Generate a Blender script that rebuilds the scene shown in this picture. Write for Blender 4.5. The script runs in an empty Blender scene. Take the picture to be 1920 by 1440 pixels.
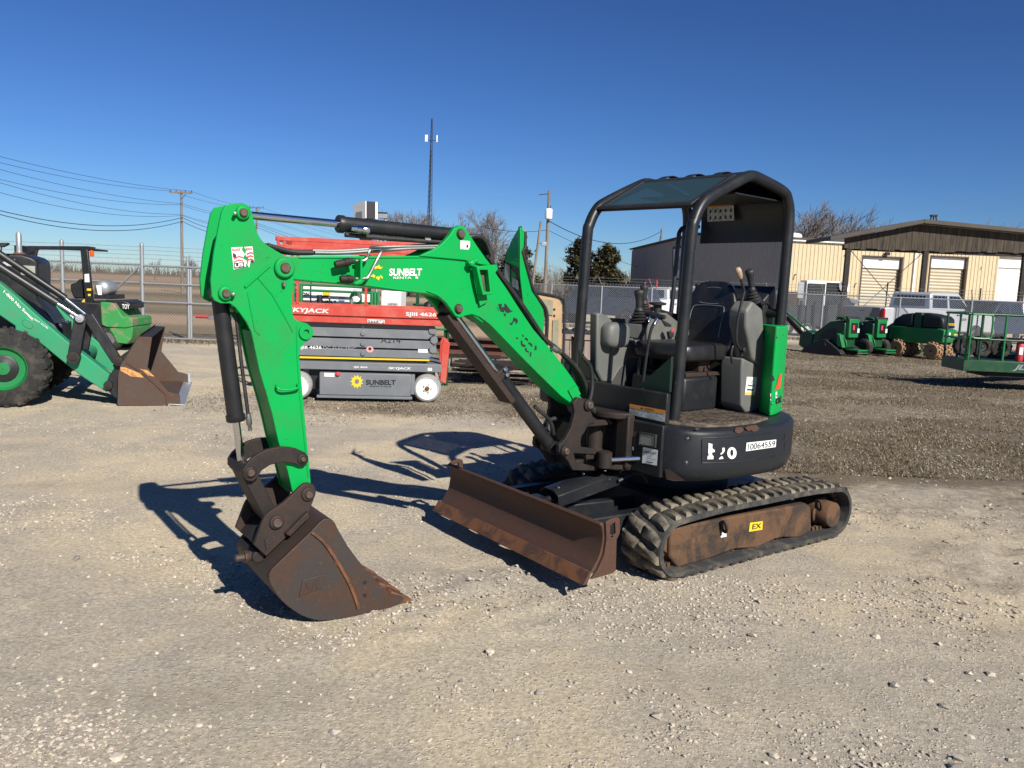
import bpy, bmesh, math, random
from math import sin, cos, pi, radians, atan, atan2, sqrt
from mathutils import Vector as V, Matrix, noise
from mathutils.geometry import tessellate_polygon
random.seed(7)
S = bpy.context.scene
COL = S.collection
# ------------------------------------------------------------------ camera
FPX, CAM_H, HOR, ROLL = 1480.0, 1.6, 540.0, 2.3
TH = atan((720-HOR)/FPX); RR = radians(ROLL)
CF = V((0, cos(TH), -sin(TH))); _u = V((0, sin(TH), cos(TH))); _r = V((1, 0, 0))
CR = cos(RR)*_r + sin(RR)*_u; CU = -sin(RR)*_r + cos(RR)*_u
CO = V((0, 0, CAM_H))
cam = bpy.data.objects.new('camera', bpy.data.cameras.new('camera')); COL.objects.link(cam)
cam.data.sensor_width = 36; cam.data.lens = FPX/1920*36
cam.data.clip_start = 0.05; cam.data.clip_end = 6000
cam.matrix_world = Matrix(((CR.x, CU.x, -CF.x, 0), (CR.y, CU.y, -CF.y, 0), (CR.z, CU.z, -CF.z, CAM_H), (0, 0, 0, 1)))
S.camera = cam
# ------------------------------------------------------------------ light
SUND = V((1.462, -2.315, 1.93)).normalized()
W = bpy.data.worlds.new('World'); S.world = W; W.use_nodes = True
nt = W.node_tree
sky = nt.nodes.new('ShaderNodeTexSky'); sky.sky_type = 'NISHITA'; sky.sun_disc = False
sky.sun_elevation = math.asin(SUND.z); sky.sun_rotation = atan2(SUND.x, SUND.y)
sky.altitude = 0; sky.air_density = 1.0; sky.dust_density = 0.0; sky.ozone_density = 6.0
bg = nt.nodes['Background']; bg.inputs[1].default_value = 0.05
gam = nt.nodes.new('ShaderNodeGamma'); gam.inputs[1].default_value = 1.30           # clear, contrasty winter sky
tint = nt.nodes.new('ShaderNodeMix'); tint.data_type = 'RGBA'; tint.blend_type = 'MULTIPLY'; tint.inputs[0].default_value = 1
tint.inputs[7].default_value = (.62/1.40, .75/1.40, .956/1.40, 1)
nt.links.new(sky.outputs[0], gam.inputs[0]); nt.links.new(gam.outputs[0], tint.inputs[6]); nt.links.new(tint.outputs[2], bg.inputs[0])
sl = bpy.data.lights.new('sun', 'SUN'); sl.energy = 5.0; sl.angle = radians(0.53); sl.color = (1, 0.945, 0.86)
so = bpy.data.objects.new('sun', sl); COL.objects.link(so)
so.rotation_euler = SUND.to_track_quat('Z', 'Y').to_euler(); so.location = SUND*60
S.view_settings.view_transform = 'Standard'; S.view_settings.look = 'None'
S.view_settings.exposure = 0.5; S.view_settings.gamma = 1; S.view_settings.use_curve_mapping = False
# ------------------------------------------------------------------ pixel helpers (photo 1920x1440)
def ray(u, v): return (u-960)/FPX*CR - (v-720)/FPX*CU + CF
def on_z(u, v, z=0.0):
    d = ray(u, v); return CO + d*((z-CAM_H)/d.z)
def on_y(u, v, y):
    d = ray(u, v); return CO + d*(y/d.y)
def on_plane(u, v, P, n):
    d = ray(u, v); return CO + d*((P-CO).dot(n)/d.dot(n))
class Fr:
    """local frame: a forward, b left, z up"""
    def __init__(s, o, yaw):
        t = radians(yaw); s.o = V(o); s.f = V((cos(t), sin(t), 0)); s.l = V((-sin(t), cos(t), 0)); s.k = V((0, 0, 1)); s.yaw = t
    def P(s, a, b, z=0.0): return s.o + a*s.f + b*s.l + z*s.k
    def loc(s, p): q = p-s.o; return (q.dot(s.f), q.dot(s.l), q.z)
    def lat(s, u, v, b): return s.loc(on_plane(u, v, s.o+b*s.l, s.l))
    def fwd(s, u, v, a): return s.loc(on_plane(u, v, s.o+a*s.f, s.f))
    def zz(s, u, v, z): return s.loc(on_z(u, v, z))
    def az(s, px, b): return [(lambda q: (q[0], q[2]))(s.lat(u, v, b)) for u, v in px]
    def bz(s, px, a): return [(lambda q: (q[1], q[2]))(s.fwd(u, v, a)) for u, v in px]
# ------------------------------------------------------------------ mesh builder
def frame_of(d):
    d = d.normalized(); h = V((0, 0, 1)) if abs(d.z) < .9 else V((1, 0, 0))
    x = d.cross(h).normalized(); return x, x.cross(d).normalized(), d
class M:
    def __init__(s): s.v = []; s.f = []
    def add(s, vs, fs):
        n = len(s.v); s.v += [V(p) for p in vs]; s.f += [tuple(i+n for i in f) for f in fs]; return s
    def quad(s, a, b, c, d): return s.add([a, b, c, d], [(0, 1, 2, 3)])
    def prism(s, pts, vec, caps=True):
        n = len(pts); pts = [V(p) for p in pts]; vec = V(vec)
        fs = [(i, (i+1) % n, (i+1) % n+n, i+n) for i in range(n)]
        if caps: fs += [tuple(range(n-1, -1, -1)), tuple(range(n, 2*n))]
        return s.add(pts+[p+vec for p in pts], fs)
    def holed(s, outer, inner, vec):
        outer = [V(p) for p in outer]; inner = [V(p) for p in inner]; vec = V(vec)
        tri = tessellate_polygon([outer, inner]); al = outer+inner; n = len(al); no = len(outer); ni = len(inner)
        fs = [tuple(t) for t in tri]+[tuple(i+n for i in reversed(t)) for t in tri]
        fs += [(i, (i+1) % no, (i+1) % no+n, i+n) for i in range(no)]
        fs += [(no+(i+1) % ni, no+i, no+i+n, no+(i+1) % ni+n) for i in range(ni)]
        return s.add(al+[p+vec for p in al], fs)
    def box(s, c, x, y, z):
        c = V(c); x = V(x)*.5; y = V(y)*.5; z = V(z)*.5
        return s.add([c-x-y-z, c+x-y-z, c+x+y-z, c-x+y-z, c-x-y+z, c+x-y+z, c+x+y+z, c-x+y+z],
                     [(0, 3, 2, 1), (4, 5, 6, 7), (0, 1, 5, 4), (1, 2, 6, 5), (2, 3, 7, 6), (3, 0, 4, 7)])
    def fbox(s, fr, a0, a1, b0, b1, z0, z1):
        return s.box(fr.P((a0+a1)/2, (b0+b1)/2, (z0+z1)/2), fr.f*(a1-a0), fr.l*(b1-b0), fr.k*(z1-z0))
    def bar(s, p0, p1, w, h, up=V((0, 0, 1))):
        p0 = V(p0); p1 = V(p1); d = p1-p0; x = d.cross(up)
        if x.length < 1e-6: x = d.cross(V((1, 0, 0)))
        x.normalize(); y = x.cross(d).normalized()
        return s.box((p0+p1)/2, d, x*w, y*h)
    def tube(s, path, r, n=8, cap=True, closed=False):
        path = [V(p) for p in path]; m = len(path); rs = r if isinstance(r, (list, tuple)) else [r]*m
        x = None; vs = []
        for i, p in enumerate(path):
            if closed: d = path[(i+1) % m]-path[i-1]
            else: d = path[min(i+1, m-1)]-path[max(i-1, 0)]
            if d.length < 1e-9: d = V((0, 0, 1))
            d.normalize()
            if x is None: x = frame_of(d)[0]
            x = (x-d*x.dot(d))
            if x.length < 1e-6: x = frame_of(d)[0]
            x.normalize(); y = d.cross(x)
            vs += [p+(x*cos(2*pi*k/n)+y*sin(2*pi*k/n))*rs[i] for k in range(n)]
        fs = []
        for i in range(m if closed else m-1):
            j = (i+1) % m
            fs += [(i*n+k, i*n+(k+1) % n, j*n+(k+1) % n, j*n+k) for k in range(n)]
        if cap and not closed: fs += [tuple(range(n-1, -1, -1)), tuple(range((m-1)*n, m*n))]
        return s.add(vs, fs)
    def cyl(s, p0, p1, r, r1=None, n=16): return s.tube([p0, p1], [r, r if r1 is None else r1], n)
    def lathe(s, p, ax, prof, n=20, cap=True):
        p = V(p); x, y, d = frame_of(V(ax)); vs = []
        for t, r in prof: vs += [p+d*t+(x*cos(2*pi*k/n)+y*sin(2*pi*k/n))*r for k in range(n)]
        fs = []
        for i in range(len(prof)-1): fs += [(i*n+k, i*n+(k+1) % n, (i+1)*n+(k+1) % n, (i+1)*n+k) for k in range(n)]
        if cap: fs += [tuple(range(n-1, -1, -1)), tuple(range((len(prof)-1)*n, len(prof)*n))]
        return s.add(vs, fs)
    def plate(s, fr, az, b0, b1): return s.prism([fr.P(a, b0, z) for a, z in az], fr.l*(b1-b0))
    def sheet(s, fr, bz, a0, a1): return s.prism([fr.P(a0, b, z) for b, z in bz], fr.f*(a1-a0))
WL = {}   # world location of every Empty/part, by name
def wloc(o): return WL[o.name] if o else V((0, 0, 0))
def obj(name, m, mat, parent=None, bevel=0.0, smooth=40, kind=None, origin=None, seg=2):
    if isinstance(m, M):
        c = sum(m.v, V((0, 0, 0)))/max(1, len(m.v)) if origin is None else V(origin)
        me = bpy.data.meshes.new(name); me.from_pydata([p-c for p in m.v], [], m.f)
        bm = bmesh.new(); bm.from_mesh(me); bmesh.ops.recalc_face_normals(bm, faces=bm.faces[:]); bm.to_mesh(me); bm.free()
        if smooth:
            me.polygons.foreach_set('use_smooth', [True]*len(me.polygons)); me.set_sharp_from_angle(angle=radians(smooth))
    else: me = m; c = V(origin or (0, 0, 0))
    if mat is not None and len(me.materials) == 0: me.materials.append(mat)
    o = bpy.data.objects.new(name, me); COL.objects.link(o); WL[o.name] = c
    o.location = c-wloc(parent)
    if parent: o.parent = parent
    if bevel:
        b = o.modifiers.new('bevel', 'BEVEL'); b.width = bevel; b.segments = seg; b.limit_method = 'ANGLE'; b.angle_limit = radians(42); b.harden_normals = False
    if kind: o['kind'] = kind
    return o
def inst(name, me, mw, parent=None):
    o = bpy.data.objects.new(name, me); COL.objects.link(o); WL[o.name] = mw.translation.copy()
    q = mw.copy(); q.translation = mw.translation-wloc(parent); o.matrix_basis = q
    if parent: o.parent = parent
    return o
def tag(o, label, cat, group=None, kind=None):
    o['label'] = label; o['category'] = cat
    if group: o['group'] = group
    if kind: o['kind'] = kind
    return o
def thing(name, label, cat, loc, group=None):
    o = bpy.data.objects.new(name, None); COL.objects.link(o); o.location = V(loc); o.empty_display_size = .2
    WL[o.name] = V(loc); return tag(o, label, cat, group)
def struct(o): o['kind'] = 'structure'; return o
def copy_tree(o, delta, parent=None, label=None):
    """copy a thing with its parts and sub-parts, moved by delta"""
    c = o.copy(); COL.objects.link(c); WL[c.name] = WL[o.name]+delta
    if parent is None: c.location = o.location+delta
    else: c.parent = parent
    if label: c['label'] = label
    for ch in list(o.children): copy_tree(ch, delta, c)
    return c
TXT = {}
def text(s, bl, br, tl, mat, parent, name='lettering', bold=0.0, n=None, lift=.002, italic=0.0):
    """lettering that fills the parallelogram bl, br, tl"""
    key = (s, bold, italic)
    if key not in TXT:
        cu = bpy.data.curves.new('font', 'FONT'); cu.body = s; cu.offset = bold; cu.shear = italic; cu.resolution_u = 3
        t = bpy.data.objects.new('font', cu); COL.objects.link(t)
        me = bpy.data.meshes.new_from_object(t.evaluated_get(bpy.context.evaluated_depsgraph_get()))
        bpy.data.objects.remove(t)
        vs = [v.co.copy() for v in me.vertices]; fs = [tuple(p.vertices) for p in me.polygons]
        x0 = min(v.x for v in vs); x1 = max(v.x for v in vs); y0 = min(v.y for v in vs); y1 = max(v.y for v in vs)
        TXT[key] = ([((v.x-x0)/(x1-x0), (v.y-y0)/(y1-y0)) for v in vs], fs); bpy.data.meshes.remove(me)
    uv, fs = TXT[key]; bl, br, tl = V(bl), V(br), V(tl); X = br-bl; Y = tl-bl
    nn = X.cross(Y).normalized()
    if nn.dot(CO-bl) < 0: nn = -nn
    m = M().add([bl+X*u+Y*v+nn*lift for u, v in uv], fs)
    o = obj(name, m, mat, parent, smooth=0)
    return o
def decal(pts, mat, parent, name='sticker', lift=.0012):
    pts = [V(p) for p in pts]; nn = (pts[1]-pts[0]).cross(pts[-1]-pts[0]).normalized()
    if nn.dot(CO-pts[0]) < 0: nn = -nn
    return obj(name, M().add([p+nn*lift for p in pts], [tuple(range(len(pts)))]), mat, parent, smooth=0)
def spline(pts, k=5, closed=False):
    pts = [V(p) for p in pts]; n = len(pts); out = []
    for i in range(n if closed else n-1):
        p0 = pts[(i-1) % n] if closed or i > 0 else pts[i]*2-pts[i+1]
        p1 = pts[i]; p2 = pts[(i+1) % n]
        p3 = pts[(i+2) % n] if closed or i+2 < n else p2*2-p1
        for j in range(k):
            t = j/k
            out.append(.5*((2*p1)+(p2-p0)*t+(2*p0-5*p1+4*p2-p3)*t*t+(3*p1-p0-3*p2+p3)*t**3))
    if not closed: out.append(pts[-1])
    return out
def sp2(pts, k=4): return [(p.x, p.y) for p in spline([V((a, b, 0)) for a, b in pts], k)]
def sp2c(pts, k=4): return [(p.x, p.y) for p in spline([V((a, b, 0)) for a, b in pts], k, True)]
# ------------------------------------------------------------------ materials
def nodes(name):
    m = bpy.data.materials.new(name); m.use_nodes = True; t = m.node_tree
    return m, t, t.nodes['Principled BSDF']
def N(t, typ, **kw):
    n = t.nodes.new(typ)
    for k, v in kw.items(): setattr(n, k, v)
    return n
def noise_n(t, scale, detail=4, rough=.55, src=None, dist=0.0):
    n = N(t, 'ShaderNodeTexNoise'); n.inputs['Scale'].default_value = scale; n.inputs['Detail'].default_value = detail
    n.inputs['Roughness'].default_value = rough; n.inputs['Distortion'].default_value = dist
    if src is not None: t.links.new(src, n.inputs['Vector'])
    return n
def ramp(t, fac, lo, hi, c0=(0, 0, 0, 1), c1=(1, 1, 1, 1)):
    r = N(t, 'ShaderNodeValToRGB'); r.color_ramp.elements[0].position = lo; r.color_ramp.elements[1].position = hi
    r.color_ramp.elements[0].color = c0; r.color_ramp.elements[1].color = c1; t.links.new(fac, r.inputs[0]); return r
def mix(t, fac, a, b, blend='MIX'):
    m = N(t, 'ShaderNodeMix', data_type='RGBA', blend_type=blend)
    for i, x in ((0, fac), (6, a), (7, b)):
        if isinstance(x, (int, float)): m.inputs[i].default_value = x
        elif isinstance(x, tuple): m.inputs[i].default_value = x if len(x) == 4 else (*x, 1)
        else: t.links.new(x, m.inputs[i])
    return m.outputs[2]
def pos(t): return N(t, 'ShaderNodeNewGeometry').outputs['Position']
def bump(t, b, h, strength=.3, dist=.01):
    n = N(t, 'ShaderNodeBump'); n.inputs['Strength'].default_value = strength; n.inputs['Distance'].default_value = dist
    t.links.new(h, n.inputs['Height']); t.links.new(n.outputs[0], b.inputs['Normal']); return n
def paint(name, col, rough=.45, metal=0.0, dirt=None, amt=.5, dscale=6, var=.12, scr=None, bmp=.08, spec=.5, lo=.45, hi=.75):
    """painted / plain surface: slight tone variation, dirt patches, fine scratches"""
    m, t, b = nodes(name); p = pos(t)
    n1 = noise_n(t, 3.1, 5, .6, p)
    c = mix(t, n1.outputs[0], tuple(x*(1-var) for x in col), tuple(min(1, x*(1+var)) for x in col))
    if dirt:
        n2 = noise_n(t, dscale, 7, .65, p, .4); r2 = ramp(t, n2.outputs[0], lo, hi)
        mm = N(t, 'ShaderNodeMath', operation='MULTIPLY'); t.links.new(r2.outputs[0], mm.inputs[0]); mm.inputs[1].default_value = amt
        c = mix(t, mm.outputs[0], c, dirt)
        rr = N(t, 'ShaderNodeMapRange'); t.links.new(mm.outputs[0], rr.inputs[0]); rr.inputs[3].default_value = rough; rr.inputs[4].default_value = min(1, rough+.35)
        t.links.new(rr.outputs[0], b.inputs['Roughness'])
    else: b.inputs['Roughness'].default_value = rough
    if scr:
        mp = N(t, 'ShaderNodeMapping'); mp.inputs['Scale'].default_value = (9, 9, 60); t.links.new(p, mp.inputs[0])
        n3 = noise_n(t, 1.6, 6, .7, mp.outputs[0], .8); r3 = ramp(t, n3.outputs[0], .66, .70)
        c = mix(t, r3.outputs[0], c, scr)
    t.links.new(c, b.inputs['Base Color']); b.inputs['Metallic'].default_value = metal; b.inputs['Specular IOR Level'].default_value = spec
    n4 = noise_n(t, 60, 4, .6, p); bump(t, b, n4.outputs[0], bmp, .004)
    return m
def rusty(name, base, rust, rust2, mixlo=.42, mixhi=.62, scale=5, rough=.75, bmp=.35, metal=.1):
    m, t, b = nodes(name); p = pos(t)
    n1 = noise_n(t, scale, 8, .65, p, .5); n2 = noise_n(t, scale*7, 6, .7, p)
    c = mix(t, n2.outputs[0], rust, rust2)
    c = mix(t, ramp(t, n1.outputs[0], mixlo, mixhi).outputs[0], c, base)
    n3 = noise_n(t, scale*16, 5, .75, p); c = mix(t, ramp(t, n3.outputs[0], .60, .72).outputs[0], c, tuple(min(1, x*1.9+.02) for x in base))
    t.links.new(c, b.inputs['Base Color']); b.inputs['Roughness'].default_value = rough; b.inputs['Metallic'].default_value = metal; b.inputs['Specular IOR Level'].default_value = .28
    bump(t, b, n2.outputs[0], bmp, .006); return m
def chips(m, col, scale=26, lo=.665, hi=.69):
    # small chips and rub marks clustered in patches
    t = m.node_tree; b = t.nodes['Principled BSDF']; src = b.inputs['Base Color'].links[0].from_socket; p = pos(t)
    a = ramp(t, noise_n(t, scale, 5, .62, p, 1.2).outputs[0], lo, hi); c = ramp(t, noise_n(t, 4.5, 3, .5, p).outputs[0], .50, .62)
    k = N(t, 'ShaderNodeMath', operation='MULTIPLY'); t.links.new(a.outputs[0], k.inputs[0]); t.links.new(c.outputs[0], k.inputs[1])
    t.links.new(mix(t, k.outputs[0], src, col), b.inputs['Base Color'])
GREEN = paint('green_paint', (.0, .30, .058), .45, spec=.22, dirt=(.04, .13, .05), amt=.55, dscale=5, var=.09, scr=(.02, .07, .03), lo=.50, hi=.78)
chips(GREEN, (.012, .05, .02))
GREEN2 = paint('faded_green_paint', (.015, .25, .11), .5, dirt=(.08, .13, .08), amt=.4, dscale=5, var=.1)
GREEN3 = paint('dark_green_paint', (.003, .050, .017), .42, dirt=(.05, .07, .03), amt=.4, dscale=7, var=.15)
GREEN4 = paint('bright_green_paint', (.008, .17, .045), .42, dirt=(.04, .1, .03), amt=.35, dscale=7)
GREENWORN = rusty('worn_green_paint', (.035, .23, .06), (.16, .08, .04), (.30, .27, .2), .40, .48, 4, .6, .15, 0)
BLACK = paint('black_paint', (.009, .010, .012), .42, dirt=(.05, .043, .036), amt=.35, dscale=6)
CHAR = paint('charcoal_paint', (.011, .0125, .015), .40, spec=.35, dirt=(.05, .044, .038), amt=.30, dscale=5, scr=(.10, .10, .10))
CWMAT = rusty('scuffed_counterweight', (.0135, .0155, .019), (.075, .035, .02), (.035, .03, .027), .27, .33, 3.2, .46, .06, .0)
PLAST = paint('black_plastic', (.014, .014, .016), .55, dirt=(.06, .055, .05), amt=.25)
VINYL = paint('black_vinyl', (.012, .012, .014), .33, dirt=(.06, .055, .05), amt=.22, dscale=10, bmp=.15)
GREYP = paint('grey_plastic', (.112, .116, .108), .5, dirt=(.2, .18, .15), amt=.35, dscale=7, bmp=.12)
DGREYP = paint('dark_grey_plastic', (.05, .052, .052), .5, dirt=(.13, .12, .1), amt=.3, dscale=7, bmp=.12)
IRON = rusty('dark_iron', (.022, .020, .019), (.045, .030, .024), (.030, .024, .021), .40, .6, 7, .62, .2, .25)
IRON2 = rusty('brown_iron', (.030, .023, .021), (.055, .034, .026), (.034, .025, .021), .45, .65, 6, .66, .2, .2)
BUCKET = rusty('worn_bucket_steel', (.052, .045, .042), (.105, .048, .026), (.045, .033, .028), .36, .56, 5, .58, .2, .3)
RUST = rusty('orange_rust', (.17, .075, .03), (.24, .10, .035), (.10, .045, .025), .45, .6, 8, .85, .4)
BLADEM = rusty('blade_steel', (.075, .045, .035), (.12, .055, .032), (.055, .035, .03), .45, .65, 6, .6, .2, .2)
EDGEM = rusty('cutting_edge_steel', (.17, .075, .035), (.10, .05, .035), (.06, .04, .03), .42, .56, 9, .62, .25, .2)
FRAMER = rusty('muddy_track_frame', (.12, .066, .036), (.026, .022, .020), (.06, .042, .030), .42, .56, 4.5, .85, .45)
DRUM = rusty('muddy_drum', (.33, .20, .11), (.17, .09, .05), (.4, .27, .16), .4, .6, 8, .9, .5)
CHROME = paint('chrome', (.62, .63, .64), .16, 1.0, var=.05, bmp=.02)
STEEL = paint('steel_tube', (.26, .27, .26), .38, .85, dirt=(.15, .13, .1), amt=.4)
PIN = rusty('pin_steel', (.13, .12, .115), (.15, .08, .05), (.1, .07, .05), .45, .6, 30, .5, .2, .6)
GALV = paint('galvanised', (.40, .42, .43), .42, .6, dirt=(.25, .22, .2), amt=.4, dscale=4)
HOSE = paint('rubber_hose', (.012, .012, .013), .55, dirt=(.08, .07, .06), amt=.35, dscale=14)
def rubber(name, col, dust, lo=.38, hi=.62, s=9):
    m, t, b = nodes(name); p = pos(t); n1 = noise_n(t, s, 8, .68, p, .3); n2 = noise_n(t, 70, 5, .7, p)
    c = mix(t, ramp(t, n1.outputs[0], lo, hi).outputs[0], col, dust)
    c = mix(t, ramp(t, n2.outputs[0], .5, .75).outputs[0], c, tuple(x*.5 for x in dust))
    t.links.new(c, b.inputs['Base Color']); b.inputs['Roughness'].default_value = .85; b.inputs['Specular IOR Level'].default_value = .25
    bump(t, b, n2.outputs[0], .5, .006); return m
TREAD = rubber('dusty_tread', (.035, .034, .032), (.215, .185, .135), .38, .62)
BELT = rubber('rubber_belt', (.035, .036, .037), (.14, .125, .1), .48, .75)
TYRE = rubber('tyre_rubber', (.022, .022, .022), (.10, .088, .07), .48, .75, 6)
TYREG = rubber('grey_tyre', (.23, .23, .23), (.33, .31, .28), .4, .7, 6)
RED = paint('faded_red_paint', (.47, .055, .036), .45, dirt=(.45, .2, .15), amt=.5, dscale=5, scr=(.6, .38, .33))
LGREY = paint('lift_grey_paint', (.14, .152, .166), .5, dirt=(.22, .22, .22), amt=.55, dscale=3, scr=(.3, .3, .3))
WHITE = paint('white_paint', (.74, .74, .72), .45, dirt=(.5, .47, .4), amt=.3, dscale=4)
OFFW = paint('white_decal', (.72, .72, .70), .5, var=.04)
YEL = paint('yellow_decal', (.72, .50, .02), .5, var=.05)
ORANGE = paint('orange_decal', (.62, .22, .03), .5, var=.05)
REDD = paint('red_decal', (.55, .05, .06), .5, var=.05)
NAVY = paint('dark_print', (.012, .012, .016), .5, var=.05)
GREYPR = paint('grey_print', (.25, .26, .27), .5, var=.1)
PALEPR = paint('pale_label', (.45, .47, .48), .5, dirt=(.25, .26, .27), amt=.8, dscale=60, lo=.5, hi=.55)
BEIGE = paint('foam_beige', (.42, .28, .15), .6, dirt=(.2, .14, .08), amt=.6, dscale=9)
KNOB = paint('beige_knob', (.36, .26, .18), .45, var=.1)
AMBER = paint('amber_lens', (.7, .10, .01), .25, var=.1)
LAMP = paint('lamp_lens', (.33, .33, .28), .2, var=.15)
REDL = paint('red_tail_lamp', (.35, .01, .015), .2)
def glass(name, col, rough=.05, alpha=.45):
    m, t, b = nodes(name); b.inputs['Base Color'].default_value = (*col, 1); b.inputs['Roughness'].default_value = rough
    b.inputs['Alpha'].default_value = alpha; return m
ROOFGL = glass('tinted_roof_glass', (.03, .06, .065), .12, .78)
CARGL = glass('vehicle_glass', (.012, .016, .02), .04, .96)
SILVER = paint('silver_car_paint', (.48, .49, .50), .28, .25, var=.04, bmp=.01)
WHITEC = paint('white_car_paint', (.7, .71, .72), .3, var=.04, bmp=.01)
BLUEC = paint('dark_blue_car_paint', (.018, .028, .055), .3, var=.1, bmp=.01)
DARKC = paint('shaded_tailgate', (.13, .13, .145), .35, .2, var=.08, bmp=.02)  # shade on the tailgate painted in as a darker silver
WALLB = paint('cream_metal_siding', (.53, .435, .275), .5, dirt=(.40, .32, .2), amt=.25, dscale=1.2)
WALLG = paint('taupe_metal_siding', (.29, .27, .25), .55, dirt=(.22, .2, .185), amt=.25, dscale=1.5)
DOORT = paint('tan_roller_door', (.41, .35, .245), .5, dirt=(.31, .26, .18), amt=.25, dscale=1.5)
DOORW = paint('white_roller_door', (.72, .72, .70), .5, dirt=(.6, .58, .52), amt=.25, dscale=1.5)
ROOFM = paint('weathered_brown_roof', (.06, .05, .04), .7, dirt=(.07, .055, .045), amt=.6, dscale=1.5)
def woodmat(name, c0, c1, stretch=(14, 14, 1.2)):
    m, t, b = nodes(name); p = pos(t); mp = N(t, 'ShaderNodeMapping'); mp.inputs['Scale'].default_value = stretch; t.links.new(p, mp.inputs[0])
    n1 = noise_n(t, 1.0, 8, .7, mp.outputs[0], .6); c = mix(t, ramp(t, n1.outputs[0], .35, .68).outputs[0], c0, c1)
    t.links.new(c, b.inputs['Base Color']); b.inputs['Roughness'].default_value = .85; bump(t, b, n1.outputs[0], .4, .01); return m
FASCIA = woodmat('weathered_fascia', (.012, .010, .008), (.085, .062, .038), (7, 7, .8))
PLANK = woodmat('grey_weathered_wood', (.16, .125, .10), (.36, .29, .24))
POLEW = woodmat('pole_wood', (.12, .10, .08), (.26, .22, .17), (9, 9, .8))
BARK = woodmat('bark', (.10, .085, .075), (.22, .19, .165), (9, 9, 2))
TWIG = paint('twigs', (.13, .108, .094), .9, var=.25)
NEEDLE = paint('cedar_foliage', (.075, .068, .030), .9, dirt=(.11, .085, .04), amt=.7, dscale=.9, var=.4)
BRUSH = paint('dormant_brush', (.115, .09, .068), .95, dirt=(.17, .125, .085), amt=.6, dscale=.25, var=.3)
DRYGR = paint('dry_grass', (.30, .25, .18), .9, dirt=(.15, .125, .09), amt=.8, dscale=5, var=.35)
STONE = None

GALVD = paint('weathered_wire', (.085, .085, .085), .6, .2, dirt=(.06, .05, .045), amt=.4, dscale=4)
LBUCK = rusty('loader_bucket_steel', (.075, .055, .045), (.11, .055, .032), (.05, .038, .032), .40, .62, 3, .7, .25, .15)
# ------------------------------------------------------------------ ground
def sst(x, a, b):
    t = max(0., min(1., (x-a)/(b-a))); return t*t*(3-2*t)
def n2(x, y, s, o=0.): return noise.noise(V((x*s+o, y*s-o, o*.37)))
def fbm(x, y, s, o=0., k=4):
    v = 0; a = 1
    for i in range(k): v += a*n2(x, y, s*2**i, o+i*7.1); a *= .5
    return v
def grass_amt(x, y):
    """dry grass cover: band behind the machine and the right-hand side of the yard"""
    w = .9*fbm(x, y, .45, 3., 3)
    right = sst(y+.62*x+w*2.0+.5*fbm(x, y, 1.7, 9, 2), 6.6, 10.6)*sst(x+w, .2, 2.4)*(1-sst(y, 27, 31))
    mid = sst(y+w, 8.6, 10.6)*sst(x+w, -4.2, -1.8)*(1-sst(y, 22, 26))
    left = .55*sst(w, .15, .6)*sst(y, 9.5, 14)*(1-sst(y, 23, 26))
    pt = .62+.75*fbm(x, y*1.7, .33, 21, 3)+.25*fbm(x, y, 1.6, 5, 2)
    return max(0., min(1., max(right, mid*.8, left)*max(.50, pt)*1.3))
def field_amt(x, y):
    return sst(y, 19.8, 20.8)*(1-sst(x-.03*y, -1., 1.0))
def ground_z(x, y):
    r = sqrt(x*x+(y-4)**2)
    z = (.010*fbm(x, y, 1.1, 1., 3)+.006*fbm(x, y, 6., 5., 3))*(1-sst(r, 14, 40))
    # loose soil pushed up in front of the blade and churned ruts by the tracks
    q = V((x-.02, y-4.05, 0)); d = q.x*.8-q.y*.6; e = q.x*.6+q.y*.8
    m = math.exp(-(d/.42)**2-(e/.95)**2)
    z += m*(.020*sin(26*e+5*d+3*fbm(x, y, 3, 2, 2))*.6+.04*fbm(x, y, 9., 9., 3)+.012)
    for (cx, cy, w) in ((3.2, 4.3, .32), (3.9, 5.3, .30), (4.6, 6.6, .4)):
        dd = abs((x-cx)*(-.35)+(y-cy)*.94+.15*fbm(x, y, .8, 4, 2)); g = math.exp(-(dd/w)**2)*sst(x, 2.0, 2.8)
        z += g*(.016*sin(34*x+12*y+2*fbm(x, y, 2, 3, 2))+.045*fbm(x, y, 7, 6, 3))
    return z
def churn_amt(x, y):
    q = V((x-.02, y-4.05, 0)); d = q.x*.8-q.y*.6; e = q.x*.6+q.y*.8; v = 0
    for (cx, cy, w) in ((3.2, 4.3, .5), (3.9, 5.3, .45), (4.6, 6.6, .6)):
        dd = abs((x-cx)*(-.35)+(y-cy)*.94+.15*fbm(x, y, .8, 4, 2)); v = max(v, math.exp(-(dd/w)**2)*sst(x, 1.7, 2.8))
    for k, sl_, w in ((2.35, .10, .10), (2.95, .12, .10), (3.25, -.16, .11), (5.9, .05, .16), (7.3, .08, .18)):     # faint tyre tracks
        dd = abs(y-k-sl_*x-.12*fbm(x, y, .35, k, 2)); v = max(v, .42*math.exp(-(dd/w)**4)*(.4+.6*(sin(38*x+10*y) > -.2)))
    return v*(.6+.8*fbm(x, y, 2.2, 12, 3))
def spaced(lo, hi, n, c, w):
    A = math.asinh((lo-c)/w); B = math.asinh((hi-c)/w)
    return [c+w*math.sinh(A+(B-A)*i/(n-1)) for i in range(n)]
gx = spaced(-3500, 3500, 520, .2, 2.6); gy = spaced(-60, 5000, 520, 4.2, 2.2)
gv = []; ga = []; gf = []; gc_ = []
for y in gy:
    for x in gx:
        far = abs(x) > 60 or y > 80
        gv.append((x, y, 0. if far else ground_z(x, y)))
        ga.append(0. if far else grass_amt(x, y)); gf.append(field_amt(x, y)); gc_.append(0. if far else churn_amt(x, y))
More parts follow.
